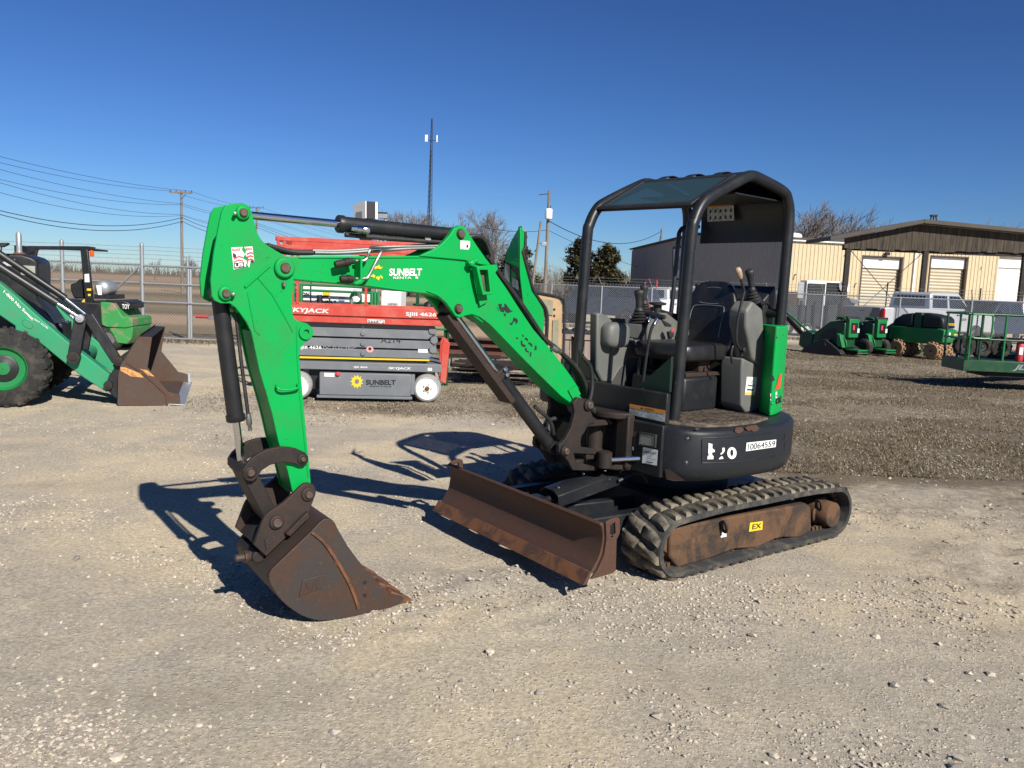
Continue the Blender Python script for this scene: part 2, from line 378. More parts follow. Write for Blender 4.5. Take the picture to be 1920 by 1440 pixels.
nx = len(gx); fs = [(j*nx+i, j*nx+i+1, (j+1)*nx+i+1, (j+1)*nx+i) for j in range(len(gy)-1) for i in range(nx-1)]
gm = bpy.data.meshes.new('ground'); gm.from_pydata(gv, [], fs)
for nm, dat in (('grass', ga), ('field', gf), ('churn', gc_)):
    a = gm.attributes.new(nm, 'FLOAT', 'POINT'); a.data.foreach_set('value', dat)
gm.polygons.foreach_set('use_smooth', [True]*len(gm.polygons))
gmat, t, b = nodes('gravel_and_dirt'); p = pos(t)
def attr(t, n):
    a = N(t, 'ShaderNodeAttribute'); a.attribute_name = n; return a.outputs['Fac']
nb = noise_n(t, .55, 6, .6, p, .3); nm_ = noise_n(t, 5.5, 8, .68, p); nf = noise_n(t, 46, 6, .75, p); nff = noise_n(t, 150, 4, .8, p)
c = mix(t, ramp(t, nm_.outputs[0], .33, .67).outputs[0], (.45, .40, .32), (.58, .51, .395))
c = mix(t, ramp(t, nb.outputs[0], .44, .60).outputs[0], c, (.70, .59, .405))
nb2 = noise_n(t, 1.7, 7, .7, p, .5); c = mix(t, ramp(t, nb2.outputs[0], .52, .72).outputs[0], c, (.46, .415, .35))
c = mix(t, ramp(t, nf.outputs[0], .40, .64, (.50, .50, .51, 1), (1.22, 1.2, 1.17, 1)).outputs[0], c, c)
mm = N(t, 'ShaderNodeMix', data_type='RGBA', blend_type='MULTIPLY'); mm.inputs[0].default_value = 1
rr = ramp(t, nf.outputs[0], .36, .66, (.58, .57, .56, 1), (1.12, 1.12, 1.12, 1)); t.links.new(c, mm.inputs[6]); t.links.new(rr.outputs[0], mm.inputs[7]); c = mm.outputs[2]
vo = N(t, 'ShaderNodeTexVoronoi'); vo.inputs['Scale'].default_value = 55; t.links.new(p, vo.inputs['Vector'])
peb = ramp(t, vo.outputs['Distance'], .20, .34, (1, 1, 1, 1), (0, 0, 0, 1)); sel = ramp(t, vo.outputs['Color'], .55, .6)
pm = N(t, 'ShaderNodeMath', operation='MULTIPLY'); t.links.new(peb.outputs[0], pm.inputs[0]); t.links.new(sel.outputs[0], pm.inputs[1])
pc = mix(t, vo.outputs['Color'], (.22, .19, .16), (.66, .60, .52))
c = mix(t, pm.outputs[0], c, pc)
c = mix(t, ramp(t, nff.outputs[0], .62, .70).outputs[0], c, (.60, .55, .46))
c = mix(t, ramp(t, nff.outputs[0], .33, .41, (1, 1, 1, 1), (0, 0, 0, 1)).outputs[0], c, (.20, .175, .145))  # dark specks painted in as the shadows of small stones
c = mix(t, attr(t, 'churn'), c, mix(t, ramp(t, noise_n(t, 14, 7, .75, p).outputs[0], .35, .65).outputs[0], (.20, .165, .12), (.50, .43, .33)))
# dry grass litter
ng = noise_n(t, 9, 8, .75, p); ng2 = noise_n(t, 34, 6, .8, p)
gc = mix(t, ramp(t, ng.outputs[0], .3, .7).outputs[0], (.095, .076, .053), (.225, .18, .122))
gc = mix(t, ramp(t, ng2.outputs[0], .60, .72).outputs[0], gc, (.46, .41, .33))
gc = mix(t, ramp(t, noise_n(t, .8, 5, .6, p).outputs[0], .58, .72).outputs[0], gc, (.13, .125, .065))
ma = N(t, 'ShaderNodeMath', operation='MULTIPLY_ADD'); t.links.new(ng.outputs[0], ma.inputs[0]); ma.inputs[1].default_value = 1.7; ma.inputs[2].default_value = -.85
ad = N(t, 'ShaderNodeMath', operation='ADD'); t.links.new(attr(t, 'grass'), ad.inputs[0]); t.links.new(ma.outputs[0], ad.inputs[1])
c = mix(t, ramp(t, ad.outputs[0], .22, .75).outputs[0], c, gc)
# fields beyond the gate: straw, bare soil and a tan farm road in long bands
mp = N(t, 'ShaderNodeMapping'); mp.inputs['Scale'].default_value = (.012, .11, 1); t.links.new(p, mp.inputs[0])
nst = noise_n(t, 1., 5, .6, mp.outputs[0]); fc = mix(t, ramp(t, nst.outputs[0], .40, .60).outputs[0], (.30, .235, .15), (.15, .125, .075))
fc = mix(t, ramp(t, noise_n(t, 3, 7, .7, p).outputs[0], .35, .7).outputs[0], fc, (.22, .17, .105))
sx = N(t, 'ShaderNodeSeparateXYZ'); t.links.new(p, sx.inputs[0])
def band(lo, hi, s):
    a = N(t, 'ShaderNodeMapRange'); a.interpolation_type = 'SMOOTHSTEP'; t.links.new(sx.outputs[1], a.inputs[0]); a.inputs[1].default_value = lo-s; a.inputs[2].default_value = lo+s
    d = N(t, 'ShaderNodeMapRange'); d.interpolation_type = 'SMOOTHSTEP'; t.links.new(sx.outputs[1], d.inputs[0]); d.inputs[1].default_value = hi-s; d.inputs[2].default_value = hi+s; d.inputs[3].default_value = 1; d.inputs[4].default_value = 0
    m_ = N(t, 'ShaderNodeMath', operation='MULTIPLY'); t.links.new(a.outputs[0], m_.inputs[0]); t.links.new(d.outputs[0], m_.inputs[1]); return m_.outputs[0]
fc = mix(t, band(25.5, 31.5, 1.2), fc, (.42, .30, .20)); fc = mix(t, band(70, 92, 6), fc, (.40, .29, .19))
fc = mix(t, band(150, 420, 30), fc, (.36, .25, .16))
c = mix(t, attr(t, 'field'), c, fc)
t.links.new(c, b.inputs['Base Color']); b.inputs['Roughness'].default_value = .95; b.inputs['Specular IOR Level'].default_value = .2
h1 = N(t, 'ShaderNodeMath', operation='ADD'); t.links.new(nf.outputs[0], h1.inputs[0]); t.links.new(nff.outputs[0], h1.inputs[1])
h2 = N(t, 'ShaderNodeMath', operation='ADD'); t.links.new(h1.outputs[0], h2.inputs[0]); t.links.new(pm.outputs[0], h2.inputs[1])
h3 = N(t, 'ShaderNodeMath', operation='ADD'); t.links.new(h2.outputs[0], h3.inputs[0]); t.links.new(nm_.outputs[0], h3.inputs[1])
bump(t, b, h3.outputs[0], .6, .016)
gm.materials.append(gmat); ground = bpy.data.objects.new('ground', gm); COL.objects.link(ground); struct(ground); WL['ground'] = V((0, 0, 0))
# ---- loose stones (uncountable): one object
ico_v = []; ph = (1+5**.5)/2
for a_, b_ in ((1, ph), (1, -ph), (-1, ph), (-1, -ph)): ico_v += [V((0, a_, b_)), V((a_, b_, 0)), V((b_, 0, a_))]
def hull(pts):
    bm = bmesh.new(); [bm.verts.new(p) for p in pts]; bmesh.ops.convex_hull(bm, input=bm.verts[:]); bm.verts.ensure_lookup_table()
    bm.verts.index_update(); f = [tuple(v.index for v in q.verts) for q in bm.faces]; vs = [v.co.copy() for v in bm.verts]; bm.free(); return vs, f
shapes = []
for k in range(14):
    pts = [V((p.x*random.uniform(.6, 1.3), p.y*random.uniform(.6, 1.3), p.z*random.uniform(.55, 1.1)))*.52 for p in ico_v[:random.choice((7, 8, 9))]]
    shapes.append(hull(pts))
def stones(name, count, xr, yr, smin, smax, label, keep=None, power=3.2):
    vs = []; fs = []; rv = []; rnd = random.Random(count)
    while count > 0:
        u = rnd.random(); y = yr[0]+(yr[1]-yr[0])*u**1.6; hw = .75*y+.6; x = rnd.uniform(max(xr[0], -hw), min(xr[1], hw))
        if keep and rnd.random() > keep(x, y): continue
        count -= 1; s = smin+(smax-smin)*rnd.random()**power; sv, sf = rnd.choice(shapes); a = rnd.uniform(0, 6.28); ca, sa = cos(a), sin(a); n = len(vs)
        z = ground_z(x, y)+s*.12; r = rnd.random()
        vs += [(x+s*(q.x*ca-q.y*sa), y+s*(q.x*sa+q.y*ca), z+s*q.z*.75) for q in sv]; rv += [r]*len(sv); fs += [tuple(i+n for i in f) for f in sf]
    me = bpy.data.meshes.new(name); me.from_pydata(vs, [], fs); a = me.attributes.new('tone', 'FLOAT', 'POINT'); a.data.foreach_set('value', rv)
    me.materials.append(STONEM); o = bpy.data.objects.new(name, me); COL.objects.link(o); WL[o.name] = V((0, 0, 0)); tag(o, label, 'gravel', kind='stuff')
STONEM, t, b = nodes('gravel_stone'); cr = N(t, 'ShaderNodeValToRGB'); t.links.new(attr(t, 'tone'), cr.inputs[0]); e = cr.color_ramp.elements
e[0].position = 0; e[0].color = (.20, .18, .16, 1); e[1].position = 1; e[1].color = (.57, .52, .44, 1)
for ps, cc in ((.3, (.42, .365, .29, 1)), (.6, (.50, .44, .35, 1)), (.78, (.31, .285, .26, 1)), (.80, (.46, .40, .32, 1)), (.95, (.52, .45, .36, 1))): el = e.new(ps); el.color = cc
t.links.new(cr.outputs[0], b.inputs['Base Color']); b.inputs['Roughness'].default_value = .9; bump(t, b, noise_n(t, 90, 4, .6, pos(t)).outputs[0], .3, .004)
stones('gravel', 62000, (-9, 9), (1.3, 14), .003, .0135, 'loose pale gravel scattered over the yard dirt', lambda x, y: .04+.96*sst(fbm(x, y*1.5, .75, 8, 4)+.25*fbm(x, y, 4., 3, 2), -.10, .65))
stones('pebbles', 420, (-7, 8), (1.6, 11), .012, .028, 'larger pebbles lying about on the yard dirt', None, 2.2)
# ---- dry grass (uncountable)
GRASSM, t, b = nodes('dry_grass_blades'); cr = N(t, 'ShaderNodeValToRGB'); t.links.new(attr(t, 'tone'), cr.inputs[0]); e = cr.color_ramp.elements
e[0].position = 0; e[0].color = (.045, .036, .025, 1); e[1].position = 1; e[1].color = (.46, .385, .27, 1)
for ps, cc in ((.3, (.10, .08, .056, 1)), (.6, (.19, .152, .102, 1)), (.85, (.30, .24, .16, 1))): el = e.new(ps); el.color = cc
t.links.new(cr.outputs[0], b.inputs['Base Color']); b.inputs['Roughness'].default_value = .9; b.inputs['Specular IOR Level'].default_value = .1
rnd = random.Random(5); vs = []; fs = []; tn = []
def blade(x, y, h, z=0.):
    a = rnd.uniform(0, 6.28); l = rnd.uniform(.3, 1.8)*h; w = rnd.uniform(.0016, .0034)*(1+y*.09); n = len(vs); dx, dy = cos(a), sin(a); c_ = rnd.random(); tn.extend([c_]*3)
    vs.extend([(x-dy*w, y+dx*w, z), (x+dy*w, y-dx*w, z), (x+dx*l, y+dy*l, z+h*rnd.uniform(.4, 1.))]); fs.append((n, n+1, n+2))
def grass_obj(nm, label, cat):
    global vs, fs, tn
    me = bpy.data.meshes.new(nm); me.from_pydata(vs, [], fs); a = me.attributes.new('tone', 'FLOAT', 'POINT'); a.data.foreach_set('value', tn); me.materials.append(GRASSM)
    o = bpy.data.objects.new(nm, me); COL.objects.link(o); WL[o.name] = V((0, 0, 0)); tag(o, label, cat, kind='stuff'); vs = []; fs = []; tn = []
cnt = 0
while cnt < 190000:
    y = 7.2+18*rnd.random()**1.5; x = rnd.uniform(-4.5, min(.85*y+1, 18))
    g = grass_amt(x, y)
    if rnd.random() < g*max(.15, .6+.9*n2(x, y, 1.6, 4)): blade(x, y, rnd.uniform(.010, .045), ground_z(x, y)-.002); cnt += 1
for k in range(240):     # scattered tufts and stems on the bare dirt
    y = rnd.uniform(6.5, 19); x = rnd.uniform(-.8*y, .3*y)
    if fbm(x, y, .5, 11, 2) < .08: continue
    for j in range(rnd.randint(8, 30)): blade(x+rnd.gauss(0, .13), y+rnd.gauss(0, .07), rnd.uniform(.008, .035))
grass_obj('dry_grass', 'short dry dormant grass over the yard behind the excavator', 'grass')
# weeds along the gate line
for k in range(9000):
    x = rnd.uniform(-15, -2.2); y = 18.9+rnd.gauss(0, .35); blade(x, y, rnd.uniform(.03, .17)*(1.3 if rnd.random() < .2 else .7))
for k in range(7000):
    u = rnd.random(); x = 1.2+u*24; y = 36.3-9.3*u-.8+rnd.gauss(0, .4); blade(x, y, rnd.uniform(.05, .22))
grass_obj('fence_weeds', 'dry weeds growing along the foot of the chain-link fences', 'weeds')
# ------------------------------------------------------------------ fences
def chain_link(p0, p1, z0, z1, cell=.07, r=.0036):
    """woven diamond mesh: two families of thin diagonal wires"""
    L = (p1-p0).length; d = (p1-p0).normalized(); Hh = z1-z0; m = M(); nrm = V((-d.y, d.x, 0))
    def seg(s0, za, s1, zb, off):
        a = p0+d*s0+V((0, 0, za))+nrm*off; b = p0+d*s1+V((0, 0, zb))+nrm*off; e = (b-a).normalized(); x = nrm; y = e.cross(x)
        pts = [(x*1.0), (-x*.5+y*.87), (-x*.5-y*.87)]; n = len(m.v)
        m.v += [a+q*r for q in pts]+[b+q*r for q in pts]; m.f += [(n, n+1, n+4, n+3), (n+1, n+2, n+5, n+4), (n+2, n, n+3, n+5)]
    k = -Hh
    while k < L:
        for s in (1, -1):
            s0, s1 = (k, k+Hh) if s > 0 else (k+Hh, k); za, zb = z0, z1
            lo, hi = min(s0, s1), max(s0, s1)
            if hi <= 0 or lo >= L: continue
            if s > 0:
                if s0 < 0: za = z0-s0; s0 = 0
                if s1 > L: zb = z1-(s1-L); s1 = L
            else:
                if s1 < 0: zb = z1+s1; s1 = 0
                if s0 > L: za = z0+(s0-L); s0 = L
            seg(s0, za, s1, zb, .003*s)
        k += cell
    return m
def barbed(p0, p1, z, r=.004):
    m = M(); L = (p1-p0).length; d = (p1-p0).normalized(); n = max(2, int(L/2.5))
    m.tube([p0+d*L*i/n+V((0, 0, z-.02*sin(pi*((i/n*L/3) % 1)))) for i in range(n+1)], r, 4)
    s = .1
    while s < L:
        c = p0+d*s+V((0, 0, z-.01)); m.tube([c+V((0, 0, .025))+d*.012, c-V((0, 0, .025))-d*.012], r*.6, 3); s += .24
    return m
GY = 19.1
def gp(u, v): return on_y(u, v, GY)
def gx_at(u, v): return gp(u, v).x
# left gate fence: two braced panels between posts
LF = thing('gate_fence', 'galvanised chain-link gate fence with braced panels and barbed wire behind the loader', 'fence', (gx_at(267, 630), GY, 0))
PX_ = [gx_at(-150, 600), gx_at(118, 540), gx_at(267, 540), gx_at(470, 560)]
for i, x in enumerate(PX_): obj('post', M().cyl((x, GY, -.05), (x, GY, 2.27), .045, n=12).lathe((x, GY, 2.27), (0, 0, 1), [(0, .05), (.03, .04), (.05, .01)], 12), GALV, LF)
for i in range(3):
    a, b = V((PX_[i]+.05, GY, 0)), V((PX_[i+1]-.05, GY, 0)); zs = (1.80, 1.37, .12) if i < 2 else (1.78, 1.36, .92, .06)
    for z in zs: obj('rail', M().cyl(a+V((0, -.03, z)), b+V((0, -.03, z)), .026, n=8), GALV, LF)
    obj('mesh', chain_link(a, b, .06, 1.80), GALVD, LF, smooth=0)
    for z in (1.95, 2.05, 2.15, 2.24): obj('barbed_wire', barbed(a, b, z), GALV, LF)
    if i < 2:
        obj('brace', M().cyl((b.x, GY-.06, 1.74), (b.x-1.0, GY-.06, .75), .022, n=8), GALV, LF)
        tie = M()
        s = a.x+.2
        while s < b.x: tie.cyl((s, GY-.03, 1.80), (s, GY-.03, 1.88), .006, n=4); s += .14
        obj('mesh_barbs', tie, GALV, LF, kind='stuff')
for u in (333, 354, 358): x = gx_at(u, 560); obj('stile', M().cyl((x, GY+(.6 if u == 333 else 0), 0), (x, GY+(.6 if u == 333 else 0), 2.05 if u == 333 else 1.78), .03, n=8), GALV, LF)
# right boundary fence
R0, R1 = V((.55, 36.55, 0)), V((26, 26.6, 0)); rd = (R1-R0).normalized(); rn = V((rd.y, -rd.x, 0))
RF = thing('boundary_fence', 'long chain-link fence with angled barbed-wire arms between the yard and the parked trucks', 'fence', R0)
def on_rf(u): d = ray(u, 555); t = (R0-CO).dot(rn)/d.dot(rn); p = CO+d*t; p.z = 0; return p
ps = [R0]+[on_rf(u) for u in (1034, 1128, 1222, 1330, 1440, 1544, 1689, 1824)]+[R1-rd*1.5]
for p in ps:
    obj('post', M().cyl(p-V((0, 0, .05)), p+V((0, 0, 1.86)), .035, n=10), GALV, RF)
    obj('barb_arm', M().bar(p+V((0, 0, 1.84)), p+V((0, 0, 2.22))-rd*.10+rn*.28, .035, .02), GALV, RF)
obj('top_rail', M().cyl(R0+V((0, 0, 1.83)), R1+V((0, 0, 1.83)), .026, n=8), GALV, RF)
obj('mesh', chain_link(R0, R1, .05, 1.83, .085, .0050), GALV, RF, smooth=0)
tie = M(); s = .1
while s < (R1-R0).length: tie.cyl(R0+rd*s+V((0, 0, 1.83)), R0+rd*s+V((0, 0, 1.93)), .007, n=3); s += .13
obj('mesh_barbs', tie, GALV, RF, kind='stuff')
for k in range(3):
    f_ = (k+1)/3.2; off = rn*.28*f_-rd*.1*f_; obj('barbed_wire', barbed(R0+off, R1+off, 1.84+.38*f_, .005), GALV, RF)
for u, h in ((1664, 2.4), (1842, 2.3), (1513, 2.25)):
    p = on_rf(u)+rn*(-.5); o = obj('steel_t_post', M().box(p+V((0, 0, h/2)), V((.05, 0, 0)), V((0, .012, 0)), V((0, 0, h))).box(p+V((0, -.02, h/2)), V((.012, 0, 0)), V((0, .05, 0)), V((0, 0, h))), IRON, None)
    tag(o, {1664: 'dark steel T-post between the dump trailer and the silver pickup', 1842: 'dark steel T-post behind the fence beside the silver pickup hood', 1513: 'dark steel T-post behind the fence at the dump trailer'}[u], 'post')
# ------------------------------------------------------------------ long metal building
WN = V((18.1, 55, 0)); WF = Fr(WN, 8); EAVE = 5.67
FAR = V((11.45, 80, 0)); gd = (FAR-WN); GL = gd.length; gd.normalize(); APEX_T = .477; APEX = 6.62; ZF = 5.84
BD = thing('metal_building', 'long cream metal warehouse with taupe gable end and roller doors', 'building', WN)
def ribbed(w, h0, h1, X, Nn, ribs=3):
    """one siding panel: flat sheet with raised ribs; origin at lower left"""
    m = M(); m.prism([V((0, 0, 0)), X*w, X*w+V((0, 0, h1)), V((0, 0, h0))], Nn*-.03)
    for k in range(ribs):
        c = w*(k+.5)/ribs; hh = h0+(h1-h0)*c/w
        m.prism([X*(c-.045)+Nn*0, X*(c+.045), X*(c+.022)+Nn*.035, X*(c-.022)+Nn*.035], V((0, 0, hh)))
    return m
def mesh_of(m, mat, name):
    me = bpy.data.meshes.new(name); me.from_pydata(m.v, [], m.f); bm = bmesh.new(); bm.from_mesh(me); bmesh.ops.recalc_face_normals(bm, faces=bm.faces[:]); bm.to_mesh(me); bm.free(); me.materials.append(mat); return me
doors = []
for u0, u1, mt in ((1617, 1690, DOORT), (1745, 1812, DOORT), (1871, 1950, DOORW)):
    a0 = WF.lat(u0, 500, 0)[0]; a1 = WF.lat(u1, 500, 0)[0]; zt = WF.lat(u0, 481, 0)[2]; doors.append((a0, a1, zt, mt))
fn = -WF.l; full = mesh_of(ribbed(.9, EAVE, EAVE, WF.f, fn), WALLB, 'wall_panel'); cuts = {}
edges_ = [0.0]
for a0, a1, zt, mt in doors: edges_ += [a0, a1]
edges_.append(34.0)
for i in range(0, len(edges_), 2):
    a = edges_[i]; b = edges_[i+1]; k = max(1, round((b-a)/.9)); w = (b-a)/k
    me = mesh_of(ribbed(w, EAVE, EAVE, WF.f, fn), WALLB, 'wall_panel')
    for j in range(k): inst('wall_panel', me, Matrix.Translation(WF.P(a+j*w, 0, 0)), BD)
for a0, a1, zt, mt in doors:
    k = max(1, round((a1-a0)/.9)); w = (a1-a0)/k; me = mesh_of(ribbed(w, EAVE-zt, EAVE-zt, WF.f, fn), WALLB, 'wall_panel')
    for j in range(k): inst('wall_panel', me, Matrix.Translation(WF.P(a0+j*w, 0, zt)), BD)
    m = M(); n_ = 22; pr = []
    for j in range(n_+1): z = zt*j/n_; pr += [(.32, z), (.27, z+zt/n_*.5)]
    for j in range(len(pr)-1):
        (b0, z0), (b1, z1) = pr[j], pr[j+1]
        if z1 > zt+.01: break
        m.quad(WF.P(a0, b0, z0), WF.P(a1, b0, z0), WF.P(a1, b1, z1), WF.P(a0, b1, z1))
    D = obj('roller_door', m, mt, BD, smooth=0)
    obj('top_panel', M().fbox(WF, a0, a1, .18, .26, zt-.75, zt-.02), DOORW, D); obj('base_panel', M().fbox(WF, a0, a1, .18, .26, 0, 1.15), DOORW, D)
    m = M().fbox(WF, a0-.10, a0, -.05, .34, 0, zt+.10); m.fbox(WF, a1, a1+.10, -.05, .34, 0, zt+.10); m.fbox(WF, a0-.1, a1+.1, -.05, .34, zt, zt+.10)
    obj('door_frame', m, paint('dark_brown_trim', (.06, .04, .03), .5) if mt is DOORT else WALLB, D, bevel=.01)
obj('gutter', M().fbox(WF, -.1, 34, -.20, .02, EAVE-.12, EAVE+.14), WHITE, BD, bevel=.02)
for a in (.35, WF.lat(1712, 500, 0)[0]): obj('downspout', M().fbox(WF, a, a+.13, -.14, -.02, 0, EAVE-.12), WHITE, BD, bevel=.01)
gn = V((gd.y, -gd.x, 0)); gn = gn if gn.dot(CO-WN) > 0 else -gn
def gz(t): return EAVE+(APEX-EAVE)*t/APEX_T if t < APEX_T else APEX+(ZF-APEX)*(t-APEX_T)/(1-APEX_T)
K = 28
for j in range(K):
    t0, t1 = j/K, (j+1)/K; me = mesh_of(ribbed(GL/K, gz(t0)-.05, gz(t1)-.05, gd, gn, 3), WALLG, 'gable_panel'); inst('gable_panel', me, Matrix.Translation(WN+gd*GL*t0), BD)
rg = WN+gd*GL*APEX_T
for nm, a0, z0, a1, z1 in (('roof_slope', WN-gd*.25, EAVE+.02, rg, APEX+.06), ('roof_slope', rg, APEX+.06, FAR+gd*.25, ZF+.02)):
    p0 = a0+V((0, 0, z0))+gn*.2; p1 = a1+V((0, 0, z1))+gn*.2; m = M().prism([p0, p1, p1+V((0, 0, .12)), p0+V((0, 0, .12))], WF.f*34.6); obj(nm, m, ROOFM, BD, bevel=.02)
def vent(u, v, Y, nm='roof_vent'):
    c = on_y(u, v, Y); m = M().lathe(c, V((0, 0, 1)), [(-.75, .40), (-.15, .40), (-.12, .62), (.12, .66), (.28, .55), (.36, .2), (.37, .01)], 20); return obj(nm, m, WHITE, BD, smooth=50)
vent(1355, 436, 64); vent(1488, 445, 66)
for u in (1372, 1381): c = on_y(u, 447, 62); obj('ladder_hoop', M().tube([c+V((.16*cos(t)*1.0, 0, .75*sin(t))) for t in [pi*i/10 for i in range(11)]], .035, 6), IRON, BD)
q = []
for u, v in ((1262, 526), (1290, 526), (1290, 460), (1262, 463)): d = ray(u, v); t = (WN+gn*.05-CO).dot(gn)/d.dot(gn); q.append(CO+d*t)
m = M().prism(q, gn*.06); sg_ = obj('notice_board', m, NAVY, BD); cc = sum(q, V((0, 0, 0)))/4
decal([cc+(p-cc)*.86+gn*.065 for p in q], paint('pale_blue_board', (.50, .53, .62), .5), sg_, 'board_face')
decal([cc+(p-cc)*.4+gn*.07 for p in q], GREYPR, sg_, 'board_print')
for u, v, s in ((1490, 519, 1), (1604, 535, .8), (1840, 503, .5), (1584, 479, .45)):
    a, _, z = WF.lat(u, v, -.05); k = .10*s; decal([WF.P(a+x*k, -.05, z+y*k) for x, y in ((-1, -2.2), (-.4, -2), (-.2, .6), (1, 1.4), (.9, 2.2), (-.6, 1.5))], NAVY, BD, 'wall_damage', .01)
# ------------------------------------------------------------------ open-sided shed
SY = 43.0
SH = thing('open_shed', 'open-sided brown timber shed in front of the cream warehouse', 'shed', on_y(1660, 600, SY)*1.0)
SH.location.z = 0; WL['open_shed'] = V((WL['open_shed'].x, SY, 0))
def sp_(u, v): return on_y(u, v, SY)
def roofline(x):
    e0 = sp_(1552, 452); r_ = sp_(1724, 420); e1 = sp_(1995, 446)
    return e0.z+(r_.z-e0.z)*(x-e0.x)/(r_.x-e0.x) if x < r_.x else r_.z+(e1.z-r_.z)*(x-r_.x)/(e1.x-r_.x)
fx0 = sp_(1583, 460).x; fx1 = sp_(1992, 450).x; zb_ = sp_(1650, 468).z; x = fx0; k = 0
while x < fx1:
    w = random.uniform(.26, .33); x2 = min(fx1, x+w-.015); dz = random.uniform(-.04, .04)+(.0 if x < sp_(1790, 460).x else .10)
    obj('fascia_board', M().prism([V((x, SY, zb_+dz)), V((x2, SY, zb_+dz)), V((x2, SY, roofline(x2)-.02)), V((x, SY, roofline(x)-.02))], V((0, random.uniform(.03, .05), 0))), FASCIA, SH); x += w
e0 = sp_(1550, 452); r_ = sp_(1724, 420); e1 = sp_(1997, 446)
for a_, b_ in ((e0, r_), (r_, e1)): obj('roof_slope', M().prism([a_+V((0, -.5, 0)), b_+V((0, -.5, 0)), b_+V((0, -.5, .22)), a_+V((0, -.5, .22))], V((0, 3.6, 0))), ROOFM, SH, bevel=.02)
for u in (1591, 1737, 1925):
    p = sp_(u, 480); 
    for yy in (.12,): obj('post', M().box(V((p.x, SY+yy, (zb_+.3)/2)), V((.26, 0, 0)), V((0, .2, 0)), V((0, 0, zb_+.3))), IRON, SH, bevel=.01)
obj('beam', M().box(V(((fx0+fx1)/2, SY+.2, zb_+.05)), V((fx1-fx0, 0, 0)), V((0, .15, 0)), V((0, 0, .28))), IRON, SH)
pa, pb = V((sp_(1594, 480).x, SY+.2, 0)), V((sp_(1735, 480).x, SY+.2, 0))
for z0, z1 in ((.3, zb_), (zb_, .3)): obj('brace_cable', M().cyl(pa+V((0, 0, z0)), pb+V((0, 0, z1)), .02, n=5), IRON, SH)
c = sp_(1776, 424)+V((0, 1.5, 0)); m = M()
for dx in (-.33, .0, .33): m.cyl(c+V((dx, 0, -.15)), c+V((dx*.35, 0, .66)), .035, n=6)
m.box(c+V((0, 0, .68)), V((.34, 0, 0)), V((0, .2, 0)), V((0, 0, .10))); obj('roof_light', m, IRON, SH)
obj('flood_light', M().box(WF.P(WF.lat(1662, 476, -.1)[0], -.2, WF.lat(1662, 476, -.1)[2]), WF.f*.3, WF.l*.25, V((0, 0, .22))), IRON, BD, bevel=.02)
# ------------------------------------------------------------------ poles, wires, tower, sign
def pole(name, u, vtop, Y, label, r=.14, lean=0., arm=None, group=None):
    t_ = on_y(u, vtop, Y); b_ = V((t_.x-lean, Y, -.3)); o = thing(name, label, 'utility pole', (b_.x, Y, 0), group)
    obj('shaft', M().tube([b_, b_.lerp(t_, .5), t_], [r, r*.85, r*.68], 10), POLEW, o, smooth=60)
    if arm:
        w, dz = arm; obj('crossarm', M().box(t_+V((0, -.1, -dz)), V((w, 0, 0)), V((0, .1, 0)), V((0, 0, .13))), POLEW, o)
        for k, dx in enumerate((-.46, -.2, .2, .46)): obj('insulator', M().lathe(t_+V((dx*w, -.1, -dz+.06)), (0, 0, 1), [(0, .03), (.05, .06), (.09, .035), (.13, .05), (.16, .01)], 8), paint('insulator', (.12, .07, .05), .3) if k == 0 else bpy.data.materials['insulator'], o)
        obj('arm_brace', M().bar(t_+V((0, -.08, -dz-.6)), t_+V((w*.25, -.1, -dz-.05)), .03, .03), IRON, o)
    return o, t_
P1, t1 = pole('utility_pole', 340, 358, 70, 'tall wooden utility pole with crossarm beyond the chain-link gate', arm=(2.0, .15))
P2, t2 = pole('utility_pole', 481, 388, 108, 'distant wooden utility pole with its crossarm showing above the boom cylinder', arm=(2.0, .1))
P3, t3 = pole('utility_pole', 1030, 357, 60, 'wooden utility pole carrying a white transformer beside the cedars', r=.15)
P4, t4 = pole('utility_pole', 1014, 415, 52, 'shorter leaning wooden pole with a floodlight beside the transformer pole', r=.10, lean=.55)
P5, t5 = pole('utility_pole', 1241, 428, 95, 'wooden utility pole top rising behind the taupe gable roof', r=.16)
P6, t6 = pole('utility_pole', 690, 452, 170, 'far wooden utility pole down the line hidden behind the scissor lift rails', arm=(2.0, .1))
c = t3+V((.02, -.32, -1.75)); obj('transformer', M().lathe(c-V((0, 0, .38)), (0, 0, 1), [(0, .22), (.04, .27), (.7, .27), (.76, .22), (.8, .05)], 16), WHITE, P3, smooth=50)
obj('bushing', M().cyl(c+V((.1, 0, .42)), c+V((.1, 0, .62)), .03).cyl(c+V((-.1, 0, .42)), c+V((-.1, 0, .6)), .03), IRON, P3)
obj('arm_bracket', M().cyl(t3+V((0, 0, -.25)), t3+V((-.75, -.1, -.35)), .03, n=6), IRON, P3)
c = t4+V((.25, -.1, -1.45)); obj('flood_light', M().box(c, V((.34, 0, 0)), V((0, .3, 0)), V((0, 0, .26))).cyl(c, c+V((-.3, .1, .05)), .03), GALV, P4, bevel=.03)
def wire(name, pts, label, sag=.0, r=.022, grp='overhead lines'):
    out_ = []
    for a, b in zip(pts, pts[1:]):
        for i in range(24): t = i/24; p = a.lerp(b, t); out_.append(p-V((0, 0, sag*4*t*(1-t))))
    out_.append(pts[-1]); o = obj(name, M().tube(out_, r, 5), NAVY, None); tag(o, label, 'cable', grp)
LW = 'overhead power line strung from pole to pole beyond the gate'
